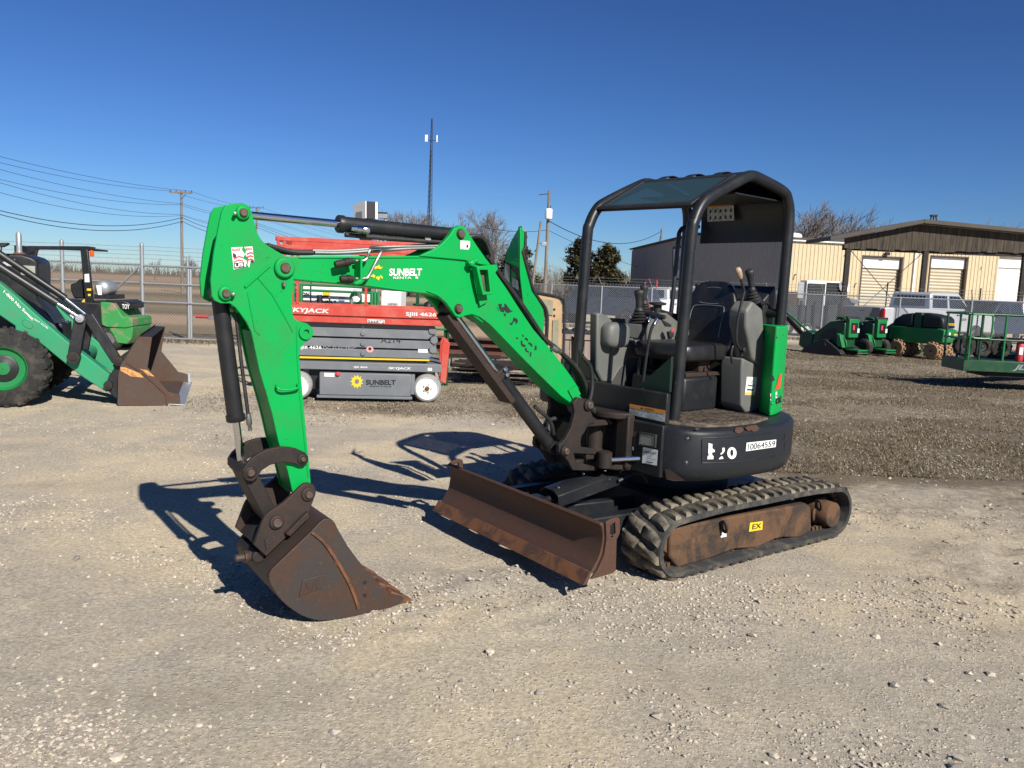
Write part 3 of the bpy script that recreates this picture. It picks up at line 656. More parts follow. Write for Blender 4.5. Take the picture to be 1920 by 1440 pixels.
for (vl, vp, dx, sg_) in ((284, 358, .9, .35), (296, 359, -.9, .35), (307, 382, .1, .4), (327, 384, -.1, .5), (330, 402, .0, .6), (350, 404, .1, .7), (385, 408, .1, 1.0), (391, 415, .1, 1.1)):
    a = on_y(-60, vl-6, 46); b = V((t1.x+dx, 69.9, on_y(340, vp, 70).z)); dzz = t1.z-b.z; c2 = V((t2.x+dx, 108, t2.z-dzz-.1)); c3 = V((t6.x+dx, 170, t6.z-dzz-.1)); c4 = V((t6.x+14+dx, 300, t6.z-dzz-3))
    wire('power_line', [a, b, c2, c3, c4], LW, sg_, .013 if vl < 360 else .024)
wire('service_line', [t3-V((0, 0, 2.2)), t5-V((0, 0, .3))], 'sagging service line from the transformer pole to the pole behind the warehouse', 1.6, .03, None)
wire('service_line', [t5-V((0, 0, .5)), V((13.5, 80, 5.0))], 'taut service line from the far pole down to the warehouse roof', .2, .025, None)
wire('service_line', [on_y(900, 424, 60), t3-V((0, 0, 2.9)), V((13, 80, 4.0))], 'thin line running past the transformer pole toward the warehouse', .25, .018, None)
TWY = 255.; b0 = on_y(802, 520, TWY).x; zt_ = on_y(804, 222, TWY).z
TW = thing('radio_tower', 'tall grey lattice radio tower with white antenna panels', 'tower', (b0, TWY, 0))
def tw(k, z): w = .25+.95*(1-z/zt_); a = 2*pi*k/3+.4; return V((b0+w*cos(a), TWY+w*sin(a), z))
for k in range(3): obj('leg', M().tube([tw(k, 0), tw(k, zt_)], [.14, .06], 5), IRON, TW)
m = M(); n_ = 34
for i in range(n_):
    z0 = zt_*i/n_; z1 = zt_*(i+1)/n_
    for k in range(3): m.cyl(tw(k, z0), tw((k+1) % 3, z1), .05, n=3); m.cyl(tw(k, z1), tw((k+1) % 3, z1), .04, n=3)
obj('lattice', m, IRON, TW); obj('cable_run', M().cyl(tw(0, 0).lerp(tw(1, 0), .5), tw(0, zt_*.82).lerp(tw(1, zt_*.82), .5), .13, n=6), NAVY, TW)
zc_ = on_y(803, 260, TWY).z
for dx in (-1.75, -1.3, 1.8): obj('antenna_panel', M().box(V((b0+dx, TWY-.6, zc_)), V((.38, 0, 0)), V((0, .2, 0)), V((0, 0, 2.1))), WHITE, TW, bevel=.05)
obj('antenna_mount', M().cyl((b0-1.8, TWY-.3, zc_-.5), (b0+1.8, TWY-.3, zc_-.5), .09, n=5), IRON, TW)
SGY = 62.
SG = thing('road_sign', 'tall roadside sign cabinet with white faces on a dark post behind the scissor lift', 'sign', (on_y(684, 450, SGY).x, SGY, 0))
q = [on_y(u, v, SGY) for u, v in ((664, 416), (687, 409), (687, 377), (664, 383))]; q[1].y = q[2].y = SGY-1.2
q[1] = on_y(687, 409, SGY-1.2); q[2] = on_y(687, 377, SGY-1.2); dn_ = V((.62, .35, 0))
obj('cabinet', M().prism(q, dn_), NAVY, SG); obj('face', M().prism([p-dn_*.1 for p in q], dn_*.1), WHITE, SG); obj('face', M().prism([p+dn_ for p in q], dn_*.25), WHITE, SG)
cc = sum(q, V((0, 0, 0)))/4; decal([cc+(p-cc)*f_-dn_*.11-V((0, 0, .35)) for p, f_ in zip(q, (.6, .5, .45, .5))], GREYPR, SG, 'face_print', .01)
c = on_y(712, 404, SGY); obj('reader_board', M().box(c, V((1.2, 0, 0)), V((0, .4, 0)), V((0, 0, .42))), GALV, SG, bevel=.02); obj('board_edge', M().box(c+V((0, -.22, .2)), V((1.25, 0, 0)), V((0, .05, 0)), V((0, 0, .08))), NAVY, SG)
p = on_y(686, 436, SGY); obj('sign_post', M().box(V((p.x, SGY, 2.9)), V((.9, 0, 0)), V((0, .4, 0)), V((0, 0, 5.8))), NAVY, SG); obj('sign_pole', M().cyl((p.x+.9, SGY, 0), (p.x+.9, SGY, q[0].z), .12).cyl((p.x+1.5, SGY, 0), (p.x+1.5, SGY, c.z), .1), GALV, SG)
# ------------------------------------------------------------------ trees
def bare_tree(u, vtop, Y, label, seed, spread=.72, lv=5, group='leafless trees behind the yard', r0=None, x=None):
    top = on_y(u, vtop, Y); h = top.z; b_ = V((top.x, Y, -.1)); rn_ = random.Random(seed); r0 = r0 or h*.022
    o = thing('bare_tree', label, 'tree', (b_.x, Y, 0), group); tm = M(); cm = M()
    def br(p, d, L, r, l):
        n = 4 if l < 2 else 3; pts = [p]; q = p.copy(); dd = d.copy()
        for i in range(n):
            dd = (dd+V((rn_.gauss(0, .13), rn_.gauss(0, .13), .06+rn_.gauss(0, .06)))).normalized(); q = q+dd*(L/n); pts.append(q.copy())
        rs = [r*(1-.55*i/n) for i in range(n+1)]
        (tm if l == 0 else cm).tube(pts, rs, 7 if l == 0 else 4 if l < 3 else 3, cap=False)
        if l >= lv: return
        kids = 5 if l == 0 else 4 if l < lv-1 else 4
        for k in range(kids):
            t = 1 if k == 0 else rn_.uniform(.35, 1); i = min(n-1, int(t*n)); bp_ = pts[i].lerp(pts[i+1], t*n-i) if t < 1 else pts[-1]
            a = rn_.uniform(0, 6.28); s = spread*(.45 if k == 0 else 1)*rn_.uniform(.7, 1.25)
            x_, y_, z_ = frame_of(dd); nd = (z_+(x_*cos(a)+y_*sin(a))*s).normalized(); br(bp_, nd, L*rn_.uniform(.62, .80), max(.021, rs[i]*.62), l+1)
    br(b_, V((rn_.gauss(0, .06), 0, 1)).normalized(), h*.30, r0, 0)
    zt = max(v.z for v in cm.v); s = h/zt
    for mm_ in (tm, cm): mm_.v = [V((b_.x+(v.x-b_.x)*s, Y+(v.y-Y)*s, v.z*s)) for v in mm_.v]
    obj('trunk', tm, BARK, o, smooth=60); obj('crown', cm, TWIG, o, smooth=0); return o
bare_tree(735, 380, 92, 'slender leafless tree beside the roadside sign', 1)
bare_tree(770, 386, 100, 'leafless tree left of the radio tower base', 21)
bare_tree(818, 388, 96, 'leafless tree standing at the radio tower base', 2, .7)
bare_tree(858, 392, 104, 'slim leafless tree right of the radio tower base', 3, .55)
bare_tree(903, 386, 88, 'broad leafless tree behind the boom and open hood', 4, .75)
bare_tree(940, 425, 90, 'low spreading leafless tree beside the open hood', 15, .85)
bare_tree(1512, 378, 88, 'leafless tree rising behind the canopy rear post', 5, .6); bare_tree(1560, 374, 92, 'largest leafless tree over the warehouse roof', 6, .62)
bare_tree(1618, 392, 96, 'leaning leafless tree over the warehouse roof beside the shed', 7, .75)
bare_tree(1862, 408, 130, 'small leafless tree showing above the shed roof', 9, .7, 4); bare_tree(1900, 412, 130, 'last small leafless tree above the shed roof end', 10, .7, 4)
bare_tree(355, 476, 160, 'tiny leafless tree in the field beside the first utility pole', 11, .6, 4); bare_tree(290, 482, 190, 'tiny leafless tree far across the field', 12, .6, 3)
def cedar(u, vtop, Y, hw, label, seed):
    top = on_y(u, vtop, Y); h = top.z; rn_ = random.Random(seed); o = thing('cedar_tree', label, 'tree', (top.x, Y, 0), 'evergreen trees behind the yard')
    obj('trunk', M().tube([V((top.x, Y, -.1)), V((top.x, Y, h*.5)), V((top.x, Y, h*.95))], [h*.03, h*.02, .02], 7), BARK, o, smooth=60)
    lm = M(); W_ = hw*Y/FPX; bm_ = M()
    for k in range(80):
        t = rn_.uniform(.06, .97); a = rn_.uniform(0, 6.28); a0_ = 1.3*sin(a*2+seed); rr = W_*(1-t)**.5*(.65+.6*rn_.random())*(.7+.5*sin(t*7+seed+a0_)**2); z0 = h*t
        c0 = V((top.x, Y, z0)); c1 = c0+V((cos(a)*rr, sin(a)*rr, rr*.25)); bm_.tube([c0, c1], [.05, .015], 3, False)
        for j in range(95):
            u_ = rn_.uniform(.25, 1.05)**.8; p = c0.lerp(c1, u_)+V((rn_.gauss(0, .16), rn_.gauss(0, .16), rn_.gauss(.05, .18)))*(.5+W_*.22)
            s = rn_.uniform(.12, .30)*(1+h*.02); d1 = V((rn_.gauss(0, 1), rn_.gauss(0, 1), rn_.gauss(.6, .6))).normalized(); d2 = frame_of(d1)[0]
            lm.add([p-d2*s*.5, p+d2*s*.5, p+d1*s*1.7], [(0, 1, 2)])
    obj('branches', bm_, BARK, o, smooth=0); obj('crown', lm, NEEDLE, o, smooth=0)
cedar(1092, 455, 76, 44, 'dark cedar tree seen just behind the front canopy post', 31); cedar(1140, 466, 74, 40, 'dark cedar tree beside the taupe gable wall', 33); cedar(972, 462, 70, 44, 'dark cedar tree behind the raised green hood', 35)
# ---- far woods and brush (uncountable)
def wood(name, x0, x1, Y, dy, hmin, hmax, n, label, seed, w=.05):
    rn_ = random.Random(seed); m = M()
    for k in range(n):
        x = rn_.uniform(x0, x1); y = Y+rn_.uniform(0, dy); h = rn_.uniform(hmin, hmax)*(.7+.5*abs(noise.noise(V((x*.08, y*.05, seed))))); d = V((rn_.gauss(0, .12), 0, 1)); p = V((x, y, 0)); ww = w*h*.12+w*.3
        q = p+d*h; m.add([p-V((ww, 0, 0)), p+V((ww, 0, 0)), q], [(0, 1, 2)])
        for j in range(9):
            t = rn_.uniform(.2, .95); a = p.lerp(q, t); L = h*(1-t*.6)*.36; e = a+V((rn_.gauss(0, .6)*L, rn_.gauss(0, .3)*L, rn_.uniform(.3, 1)*L)); s = ww*.45; m.add([a-V((s, 0, 0)), a+V((s, 0, s)), e], [(0, 1, 2)])
    o = obj(name, m, BRUSH, None, smooth=0); tag(o, label, 'woods', kind='stuff')
wood('brush', -4, 26, 98, 14, 2.5, 6.2, 1500, 'brown dormant brush and saplings behind the boundary fence', 41)
wood('brush', -20, -3, 118, 10, 1.5, 4, 700, 'low dormant thicket beyond the radio tower trees', 42)
wood('distant_wood', -900, 250, 760, 90, 4, 9.5, 2600, 'far dark tree line along the field horizon', 43, .5)
wood('distant_wood', 20, 420, 240, 60, 5, 9, 1300, 'brown woods far behind the warehouse', 44, .3)
# ------------------------------------------------------------------ generic wheels
def wheel(parent, c, ax, r, w, mt=TYRE, mr=WHITE, rim=.58, lugs=0, name='wheel', hub=None, inset=.3):
    """tyre with rounded shoulders plus dished rim; ax points outward"""
    ax = V(ax).normalized(); prof = [(-w/2, r*rim), (-w/2, r*.86), (-w*.42, r*.95), (-w*.28, r), (w*.28, r), (w*.42, r*.95), (w/2, r*.86), (w/2, r*rim)]
    t = obj(name, M().lathe(c, ax, prof, 32, False), mt, parent, smooth=50)
    d = w*inset*.5
    obj('rim', M().lathe(c, ax, [(-w*.45, r*rim), (w*.46, r*rim*1.02), (w*.50, r*rim*.97), (w/2-d, r*rim*.86), (w/2-d*1.2, r*rim*.3), (w/2-d*.4, r*rim*.28), (w/2-d*.3, .004)], 28, False), mr, t, smooth=40)
    if hub: obj('hub', M().lathe(c+ax*(w/2-d*1.3), ax, [(0, r*rim*.62), (d*.45, r*rim*.60), (d*.6, r*rim*.52), (d*.62, r*rim*.3), (d*.75, r*rim*.26), (d*.75, .004)], 18, False), hub, t)
    if lugs:
        x, y, z = frame_of(ax); m = M()
        for k in range(lugs):
            for sd in (-1, 1):
                a = 2*pi*(k+(.5 if sd > 0 else 0))/lugs; da = pi/lugs*.62*sd
                ra = x*cos(a)+y*sin(a); rb = x*cos(a+da)+y*sin(a+da); ta = y*cos(a)-x*sin(a); tb = y*cos(a+da)-x*sin(a+da); hw = r*.055
                p = [c+ax*sd*w*.04+ra*r*.985-ta*hw, c+ax*sd*w*.04+ra*r*.985+ta*hw, c+ax*sd*w*.5+rb*r*.90+tb*hw, c+ax*sd*w*.5+rb*r*.90-tb*hw]; q = [c+ax*sd*w*.04+ra*r*1.05-ta*hw*.7, c+ax*sd*w*.04+ra*r*1.05+ta*hw*.7, c+ax*sd*w*.50+rb*r*.985+tb*hw*.7, c+ax*sd*w*.50+rb*r*.985-tb*hw*.7]
                m.add(p+q, [(4, 5, 6, 7), (0, 1, 5, 4), (1, 2, 6, 5), (2, 3, 7, 6), (3, 0, 4, 7)])
        obj('tread', m, mt, t, smooth=0, kind='stuff')
    return t
# ------------------------------------------------------------------ scissor lift
SF = Fr(on_z(801, 755), 7.4)          # forward runs to the right along the near side, left = away
SL_ = thing('scissor_lift', 'grey and red folded scissor lift with white wheels parked behind the excavator arm', 'scissor lift', SF.P(-1.2, .55))
def sl(u, v, b=0.): q = SF.lat(u, v, b); return q[0], q[2]
SW_ = 1.15
a0, _ = sl(548, 690); a1, zt1 = sl(828, 684); _, zb1 = sl(820, 699)
CH = obj('chassis', M().fbox(SF, a0, a1, .02, SW_, zb1, zt1), LGREY, SL_, bevel=.01)
ta0, _ = sl(599, 720); ta1, tz1 = sl(771, 702); _, tz0 = sl(690, 742)
TR = obj('battery_tray', M().fbox(SF, ta0, ta1, -.02, .30, tz0, tz1), LGREY, SL_, bevel=.012); obj('tray_lip', M().fbox(SF, ta0-.03, ta1+.02, -.05, .06, tz0-.035, tz0), LGREY, SL_, bevel=.006)
obj('tray_hinge', M().fbox(SF, ta1, ta1+.05, -.01, .05, tz0+.03, tz1), LGREY, SL_, bevel=.004)
obj('underframe', M().fbox(SF, a0+.2, a1-.2, .15, SW_-.15, .14, zb1), NAVY, SL_)
wa, wz = sl(801, 729); wa2, _ = sl(557, 726)
for a_ in (wa, wa2):
    for b_, d_ in ((.07, -1), (SW_-.07, 1)): wheel(SL_, SF.P(a_, b_, .195), SF.l*d_, .195, .16, TYREG, WHITE, .80, inset=.22)
for a_ in (wa, wa2):
    c_ = SF.P(a_, -.012, .195); hb_ = obj('hub', M().lathe(c_, -SF.l, [(-.03, .035), (.0, .032), (.012, .018), (.014, .003)], 14, False), RUST, SL_)
    for k in range(5): t_ = 2*pi*k/5; obj('wheel_bolt', M().lathe(c_+SF.l*.004+(SF.f*cos(t_)+SF.k*sin(t_))*.055, -SF.l, [(-.03, .008), (.008, .007), (.009, .001)], 8, False), STEEL, SL_)
# scissor beams: stacked arms, each with a pointed hinge end
vs_ = [(604, 616), (617, 634), (637, 653), (656, 671)]
for k, (v0, v1) in enumerate(vs_):
    ax0, z1 = sl(700, v0); _, z0 = sl(700, v1); ar = sl(803, v1)[0]; al = sl(545, v1)[0]; zm = (z0+z1)/2
    for b0_, b1_ in ((.06, .10), (SW_-.10, SW_-.06)):
        obj('scissor_arm', M().prism([SF.P(a, b0_, z) for a, z in ((al, z0), (ar, z0), (ar+.10, zm+.03), (ar+.13, zm+.06), (ar, z1), (al, z1))], SF.l*(b1_-b0_)), LGREY, SL_, bevel=.006)
    a_, z_ = sl(680, (v0+v1)/2); obj('pivot_cap', M().lathe(SF.P(a_, .06, z_), -SF.l, [(0, .034), (.012, .034), (.02, .026), (.02, .003)], 16, False), LGREY, SL_)
for k, u in enumerate((803, 806, 804)):
    a_, z_ = sl(u+4, 620+k*18); obj('hinge_end', M().lathe(SF.P(a_+.03, .04, z_), SF.l, [(0, .05), (SW_-.1, .05)], 14), LGREY, SL_)
obj('stack_core', M().fbox(SF, a0+.15, sl(795, 640)[0], .14, SW_-.14, zt1, sl(700, 604)[1]), NAVY, SL_)
pa1, pz1 = sl(829, 581); _, pz0 = sl(829, 612); pa0 = sl(519, 590)[0]; _, pzm = sl(829, 597)
DK = obj('platform', M().fbox(SF, pa0, pa1, -.02, SW_+.02, pz0, pzm), RED, SL_, bevel=.006); obj('toe_board', M().fbox(SF, pa0, pa1-.02, -.045, -.021, pzm-.01, pz1), RED, SL_, bevel=.004); obj('toe_board', M().fbox(SF, pa0, pa1-.02, SW_+.021, SW_+.045, pzm-.01, pz1), RED, SL_, bevel=.004); obj('toe_board', M().fbox(SF, pa1-.019, pa1, -.045, SW_+.045, pzm-.01, pz1), RED, SL_, bevel=.004)
zr = sl(560, 449)[1]; zr2 = zr-.10
for b_ in (-.03, SW_+.03):
    for z_ in (zr, zr-.10, zr-.52): obj('rail', M().bar(SF.P(pa0, b_, z_), SF.P(pa1, b_, z_), .04, .055 if z_ != zr-.52 else .03), RED, SL_, bevel=.006) if z_ != zr-.52 or b_ > 0 else None
    for a_ in (pa0+.02, pa0+.10, (pa0+pa1)/2, pa1-.02):
        if b_ < 0 and a_ > pa0+.2: continue
        obj('stanchion', M().bar(SF.P(a_, b_, pz1-.02), SF.P(a_, b_, zr), .035, .035), RED, SL_, bevel=.004)
obj('end_rail', M().bar(SF.P(pa0, -.03, zr), SF.P(pa0, SW_+.03, zr), .04, .055), RED, SL_, bevel=.004)
la0, lz1 = sl(829, 640); la1, lz0 = sl(839, 721)
obj('ladder', M().prism([SF.P(a, .05, z) for a, z in ((la0-.01, lz0+.04), (la1-.02, lz0), (la1+.02, lz1-.02), (la0+.03, lz1+.02), (la0, lz1-.05))], SF.l*.06), RED, SL_, bevel=.006); obj('ladder', M().prism([SF.P(a, .65, z) for a, z in ((la0-.01, lz0+.04), (la1-.02, lz0), (la1+.02, lz1-.02), (la0+.03, lz1+.02), (la0, lz1-.05))], SF.l*.06), RED, SL_, bevel=.006)
def st_(s, u0, v0, u1, v1, vt, b, mat, par=SL_, **kw):
    p = SF.P(*SF.lat(u0, v0, b)); q = SF.P(*SF.lat(u1, v1, b)); r_ = SF.P(*SF.lat(u0, vt, b)); return text(s, p, q, r_, mat, par, **kw)
st_('SKYJACK', 540, 586.5, 617, 590, 576, -.046, OFFW, bold=.02, italic=.15); st_('SJIII 4626', 761, 594, 818, 595.5, 585, -.046, OFFW, bold=.02)
decal([SF.P(*SF.lat(u, v, -.022)) for u, v in ((689, 604.5), (721, 606.5), (721, 600), (689, 598.5))], OFFW, SL_); st_('566872', 690, 604.5, 720.5, 606, 599.5, -.026, NAVY, lift=.003)
st_('A214', 714, 642.5, 751, 643.5, 633, .058, NAVY, bold=.0); st_('SJIII 4626', 560, 655.5, 603, 656, 648, .058, OFFW, bold=.02); st_('DC ELECTRIC', 606, 656, 668, 657.5, 649, .058, GREYPR, bold=-.0)
decal([SF.P(*SF.lat(693.5+7*cos(t), 655+6*sin(t), .057)) for t in [2*pi*i/16 for i in range(16)]], paint('pink_sticker', (.6, .3, .3), .5), SL_, 'round_sticker'); decal([SF.P(*SF.lat(693.5+3*cos(t), 654+3*sin(t), .055)) for t in [2*pi*i/10 for i in range(10)]], NAVY, SL_, 'round_sticker')
decal([SF.P(*SF.lat(u, v, .057)) for u, v in ((562, 671.5), (805, 677), (805, 674), (562, 668))], YEL, SL_, 'hazard_stripe'); decal([SF.P(*SF.lat(u, v, .057)) for u, v in ((784, 661), (802, 661.5), (802, 655), (784, 654.5))], OFFW, SL_)
st_('SJIII 4626', 663, 690.5, 689, 691, 686.5, .018, OFFW, bold=.02); st_('DC ELECTRIC', 691, 691, 724, 691.8, 687.5, .018, GREYPR); st_('SKYJACK', 728, 693.5, 771, 694.3, 688, .018, OFFW, bold=.02, italic=.15); decal([SF.P(*SF.lat(u, v, .018)) for u, v in ((802, 695), (810, 695.5), (810, 690), (802, 689.5))], OFFW, SL_)
c_ = SF.P(*SF.lat(669, 715.5, -.023)); sun_c = (c_, SF.P(*SF.lat(681.5, 715.5, -.023))-c_, SF.P(*SF.lat(669, 702, -.023))-c_)
st_('SUNBELT', 686, 721.5, 742, 722, 712, -.022, NAVY, bold=.03); st_('RENTALS', 694, 725.5, 734, 726, 723, -.022, NAVY)
decal([SF.P(*SF.lat(u, v, -.022)) for u, v in ((608, 706), (627, 706.5), (627, 699.5), (608, 699))], OFFW, SL_); obj('stop_button', M().lathe(SF.P(*SF.lat(634, 701, -.02)), -SF.l, [(0, .03), (.02, .03), (.03, .02), (.03, .002)], 12, False), REDD, SL_)
# ------------------------------------------------------------------ power units beyond the lift
def gen_box(u0, u1, v0, v1, Y, dep, mat=WHITE):
    a = on_y(u0, v1, Y); b = on_y(u1, v0, Y); return a, b
GU = thing('welder_trailer', 'white engine-driven welder in a green frame behind the scissor lift platform', 'welder', (on_y(640, 600, 14.2).x, 14.2, 0))
a = on_y(552, 575, 14.2); b = on_y(660, 539, 14.2); CB = obj('cabinet', M().box(V(((a.x+b.x)/2, 14.7, (.45+b.z)/2)), V((b.x-a.x, 0, 0)), V((0, .9, 0)), V((0, 0, b.z-.45))), WHITE, GU, bevel=.03)
obj('cabinet_seam', M().box(on_y(583, 555, 14.23)*1.0, V((.012, 0, 0)), V((0, .02, 0)), V((0, 0, .5))), NAVY, GU)
def wt(s, u0, v0, u1, v1, vt, Y, mat, par, **kw): return text(s, on_y(u0, v0, Y), on_y(u1, v1, Y), on_y(u0, vt, Y), mat, par, **kw)
wt('DOUSON', 540, 554.5, 580, 555, 548, 14.24, NAVY, GU, bold=.02); wt('SUNBELT', 594, 569, 631, 570, 562.5, 14.24, NAVY, GU, bold=.03); decal([on_y(u, v, 14.24) for u, v in ((607, 556), (618, 555.5), (619.5, 547), (606, 548))], YEL, GU, 'yellow_mark'); decal([on_y(u, v, 14.24) for u, v in ((635, 565), (646, 565.5), (647, 557.5), (636, 557))], GREYPR, GU, 'vent_panel')
obj('handle', M().tube(spline([on_y(u, v, 14.1) for u, v in ((602, 570), (604, 558), (610, 556), (617, 558), (618, 566))], 4), .015, 6), NAVY, GU); obj('muffler', M().cyl(on_y(600, 575, 14.1), on_y(599, 553, 14.1), .05), NAVY, GU)
for u in (548, 562): p = on_y(u, 560, 14.0); obj('frame_post', M().box(V((p.x, 14.0, .75)), V((.1, 0, 0)), V((0, .1, 0)), V((0, 0, 1.5))), GREEN4, GU, bevel=.01)
for u in (697, 703, 709): p = on_y(u, 560, 14.0); obj('frame_post', M().box(V((p.x, 14.0, .7)), V((.05, 0, 0)), V((0, .08, 0)), V((0, 0, 1.42))), GREEN4, GU, bevel=.01)
for v in (533, 543): obj('frame_rail', M().cyl(on_y(545, v, 14.0), on_y(712, v+7, 14.0), .022, n=8), GREEN4, GU)
obj('frame_rail', M().bar(on_y(660, 572, 14.05), on_y(700, 573, 14.05), .06, .12), GREEN4, GU); m = M()
a = on_y(660, 575, 14.6); b = on_y(700, 549, 14.6); obj('side_cabinet', M().box(V(((a.x+b.x)/2, 14.9, (.45+b.z)/2)), V((b.x-a.x, 0, 0)), V((0, .5, 0)), V((0, 0, b.z-.45))), WHITE, GU, bevel=.02)
obj('hose_coil', M().tube([on_y(667, 565, 13.95)+V((.10*cos(t), 0, .10*sin(t)+.004*t)) for t in [i*.5 for i in range(40)]], .014, 6), GREEN3, GU)
obj('base_skid', M().fbox(Fr((on_y(552, 575, 14.2).x, 14.3, 0), 0), 0, 1.65, 0, .8, .12, .45), GREEN3, GU, bevel=.02)
for x_ in (.35, 1.3): wheel(GU, V((on_y(552, 575, 14.2).x+x_, 14.2, .28)), V((0, -1, 0)), .28, .2, TYRE, GREEN4, .55)
DT = thing('fuel_tank', 'white diesel fuel cabinet behind the scissor lift platform', 'fuel tank', (on_y(733, 600, 14.6).x, 14.6, 0)); a = on_y(714, 577, 14.6); b = on_y(752, 546, 14.6)
obj('cabinet', M().box(V(((a.x+b.x)/2, 14.95, (.3+b.z)/2)), V((b.x-a.x, 0, 0)), V((0, .7, 0)), V((0, 0, b.z-.3))), WHITE, DT, bevel=.02); obj('skid', M().box(V(((a.x+b.x)/2, 14.95, .15)), V((b.x-a.x, 0, 0)), V((0, .6, 0)), V((0, 0, .3))), NAVY, DT); wt('DIESEL', 728, 571.5, 747, 572, 567.5, 14.58, NAVY, DT, bold=.01)
GS = thing('green_steel_frame', 'green steel stand with ball lamp at the right end of the scissor lift', 'frame', (on_y(836, 640, 12.6).x, 12.6, 0))
for u in (782, 836, 840): p = on_y(u, 600, 12.6); obj('upright', M().box(V((p.x, 12.6, on_y(u, 549 if u == 782 else 555, 12.6).z/2)), V((.05, 0, 0)), V((0, .05, 0)), V((0, 0, on_y(u, 549 if u == 782 else 555, 12.6).z))), GREEN3, GS)
obj('cross_piece', M().cyl(on_y(775, 571, 12.6), on_y(845, 575, 12.6), .02, n=6), GREEN3, GS); obj('cross_piece', M().cyl(on_y(812, 617, 12.55), on_y(842, 618, 12.55), .02, n=6), GREEN4, GS); obj('ball_lamp', M().lathe(on_y(803, 574, 12.5)-V((0, 0, .08)), (0, 0, 1), [(0, .02), (.03, .06), (.08, .08), (.13, .06), (.16, .01)], 12), NAVY, GS)
# ------------------------------------------------------------------ backhoe loader
LFm = Fr((-4.4, 9.46, 0), 20)
LD = thing('backhoe_loader', 'green backhoe loader with rusty front bucket resting on the gravel', 'loader', LFm.P(-1.3, 1.0))
def ll(px, b): return [(lambda q: (q[0], q[2]))(LFm.lat(u, v, b)) for u, v in px]
arm_p = ll([(-80, 500), (-40, 505), (0, 531), (29, 554.5), (61, 584), (93, 612), (122, 637), (150, 659), (206, 702), (198, 723), (201, 736), (159, 710), (120, 680), (88, 654), (62, 633), (50, 631), (28, 622), (28, 611), (-10, 585), (-80, 560)], .12)
LA = obj('loader_arm', M().plate(LFm, arm_p, .12, .30), GREEN2, LD, bevel=.012); obj('loader_arm', M().plate(LFm, arm_p, 1.55, 1.73), GREEN2, LD, bevel=.012)
LX = thing  # alias
obj('arm_cross_tube', M().cyl(LFm.P(arm_p[7][0]-.1, .3, arm_p[7][1]-.12), LFm.P(arm_p[7][0]-.1, 1.55, arm_p[7][1]-.12), .09), GREEN2, LD)
p = [LFm.P(*LFm.lat(u, v, .118)) for u, v in ((6, 548), (61, 601), (9, 543.5))]; text('1-800 No Sweat', p[0], p[1], p[2], OFFW, LD, bold=.015)
p = [LFm.P(*LFm.lat(u, v, .118)) for u, v in ((63, 600), (89, 618), (65, 596))]; text('(667-9328)', p[0], p[1], p[2], OFFW, LD, bold=.0)
ov = [LFm.P(*LFm.lat(52+13*cos(t)*.8-4*sin(t)*.3, 607+7*sin(t)+8*cos(t)*.6, .119)) for t in [2*pi*i/20 for i in range(20)]]; obj('arm_emboss', M().tube(ov+[ov[0]], .006, 5), GREEN2, LD)
# bucket
side_ = ll([(220, 762), (221, 708), (225, 688), (236, 670), (250, 648), (259, 632), (285, 633.5), (276.5, 690), (315, 736), (337, 741), (338, 760), (315, 761.5)], 0.); mzl = min(z for a, z in side_); side_ = [(a, z-mzl+.004) for a, z in side_]
BW = 2.2; BU = obj('loader_bucket', M().plate(LFm, side_, 0, .03), LBUCK, LD, bevel=.004); obj('side_plate', M().plate(LFm, side_, BW-.03, BW), LBUCK, BU, bevel=.004)
bkp = [side_[i] for i in (10, 11, 0, 1, 2, 3, 4, 5)]; m = M(); bi = [(a+.03, z+.03) for a, z in bkp]; bi[0] = (bkp[0][0]-.01, bkp[0][1]+.0); n = len(bkp)
m.add([LFm.P(a, .031, z) for a, z in bkp]+[LFm.P(a, BW-.031, z) for a, z in bkp], [(i, i+1, n+i+1, n+i) for i in range(n-1)]); m.add([LFm.P(a, .031, z) for a, z in bi]+[LFm.P(a, BW-.031, z) for a, z in bi], [(i, i+1, n+i+1, n+i) for i in range(n-1)]); obj('bucket_back', m, LBUCK, BU)
obj('top_guard', M().plate(LFm, [side_[5], side_[6], (side_[6][0]-.02, side_[6][1]-.02), (side_[5][0], side_[5][1]-.03)], .031, BW-.031), IRON, BU, bevel=.003)
ce = side_[10][0]; obj('cutting_edge', M().plate(LFm, [(ce-.15, .012), (ce+.05, .004), (ce+.05, .016), (ce-.15, .03)], -.01, BW+.01), GALV, BU, bevel=.003); obj('edge_corner', M().plate(LFm, [(ce-.02, .03), (ce+.03, .02), (ce+.03, .16), (ce-.02, .16)], BW-.02, BW+.02), GALV, BU)
rib_ = ll([(237, 668), (240, 678), (268, 695), (314, 738), (316, 760), (312, 760), (310, 740), (266, 699), (236, 681)], -.001); obj('side_rib', M().plate(LFm, rib_, -.012, 0), BLADEM, BU, bevel=.003)
decal([LFm.P(*LFm.lat(u, v, -.002)) for u, v in ((226, 695), (226, 688), (236, 689), (262, 700), (270, 708), (246, 706))], rusty('scraped_orange', (.55, .28, .09), (.2, .09, .05), (.5, .27, .1), .45, .5, 14, .7), BU, 'scraped_patch', .003); decal([LFm.P(*LFm.lat(u, v, -.002)) for u, v in ((250, 689), (276, 694), (290, 706), (270, 703))], bpy.data.materials['scraped_orange'], BU, 'scraped_patch', .003)
for b_ in (.10, 1.53):
    bk2 = ll([(198, 722), (205, 705), (214, 690), (222, 672), (228, 666), (240, 658), (258, 632), (240, 668), (221, 708), (220, 748), (210, 741), (199, 730)], .10); obj('bucket_ear', M().plate(LFm, bk2, b_, b_+.22), BLACK, BU, bevel=.006)
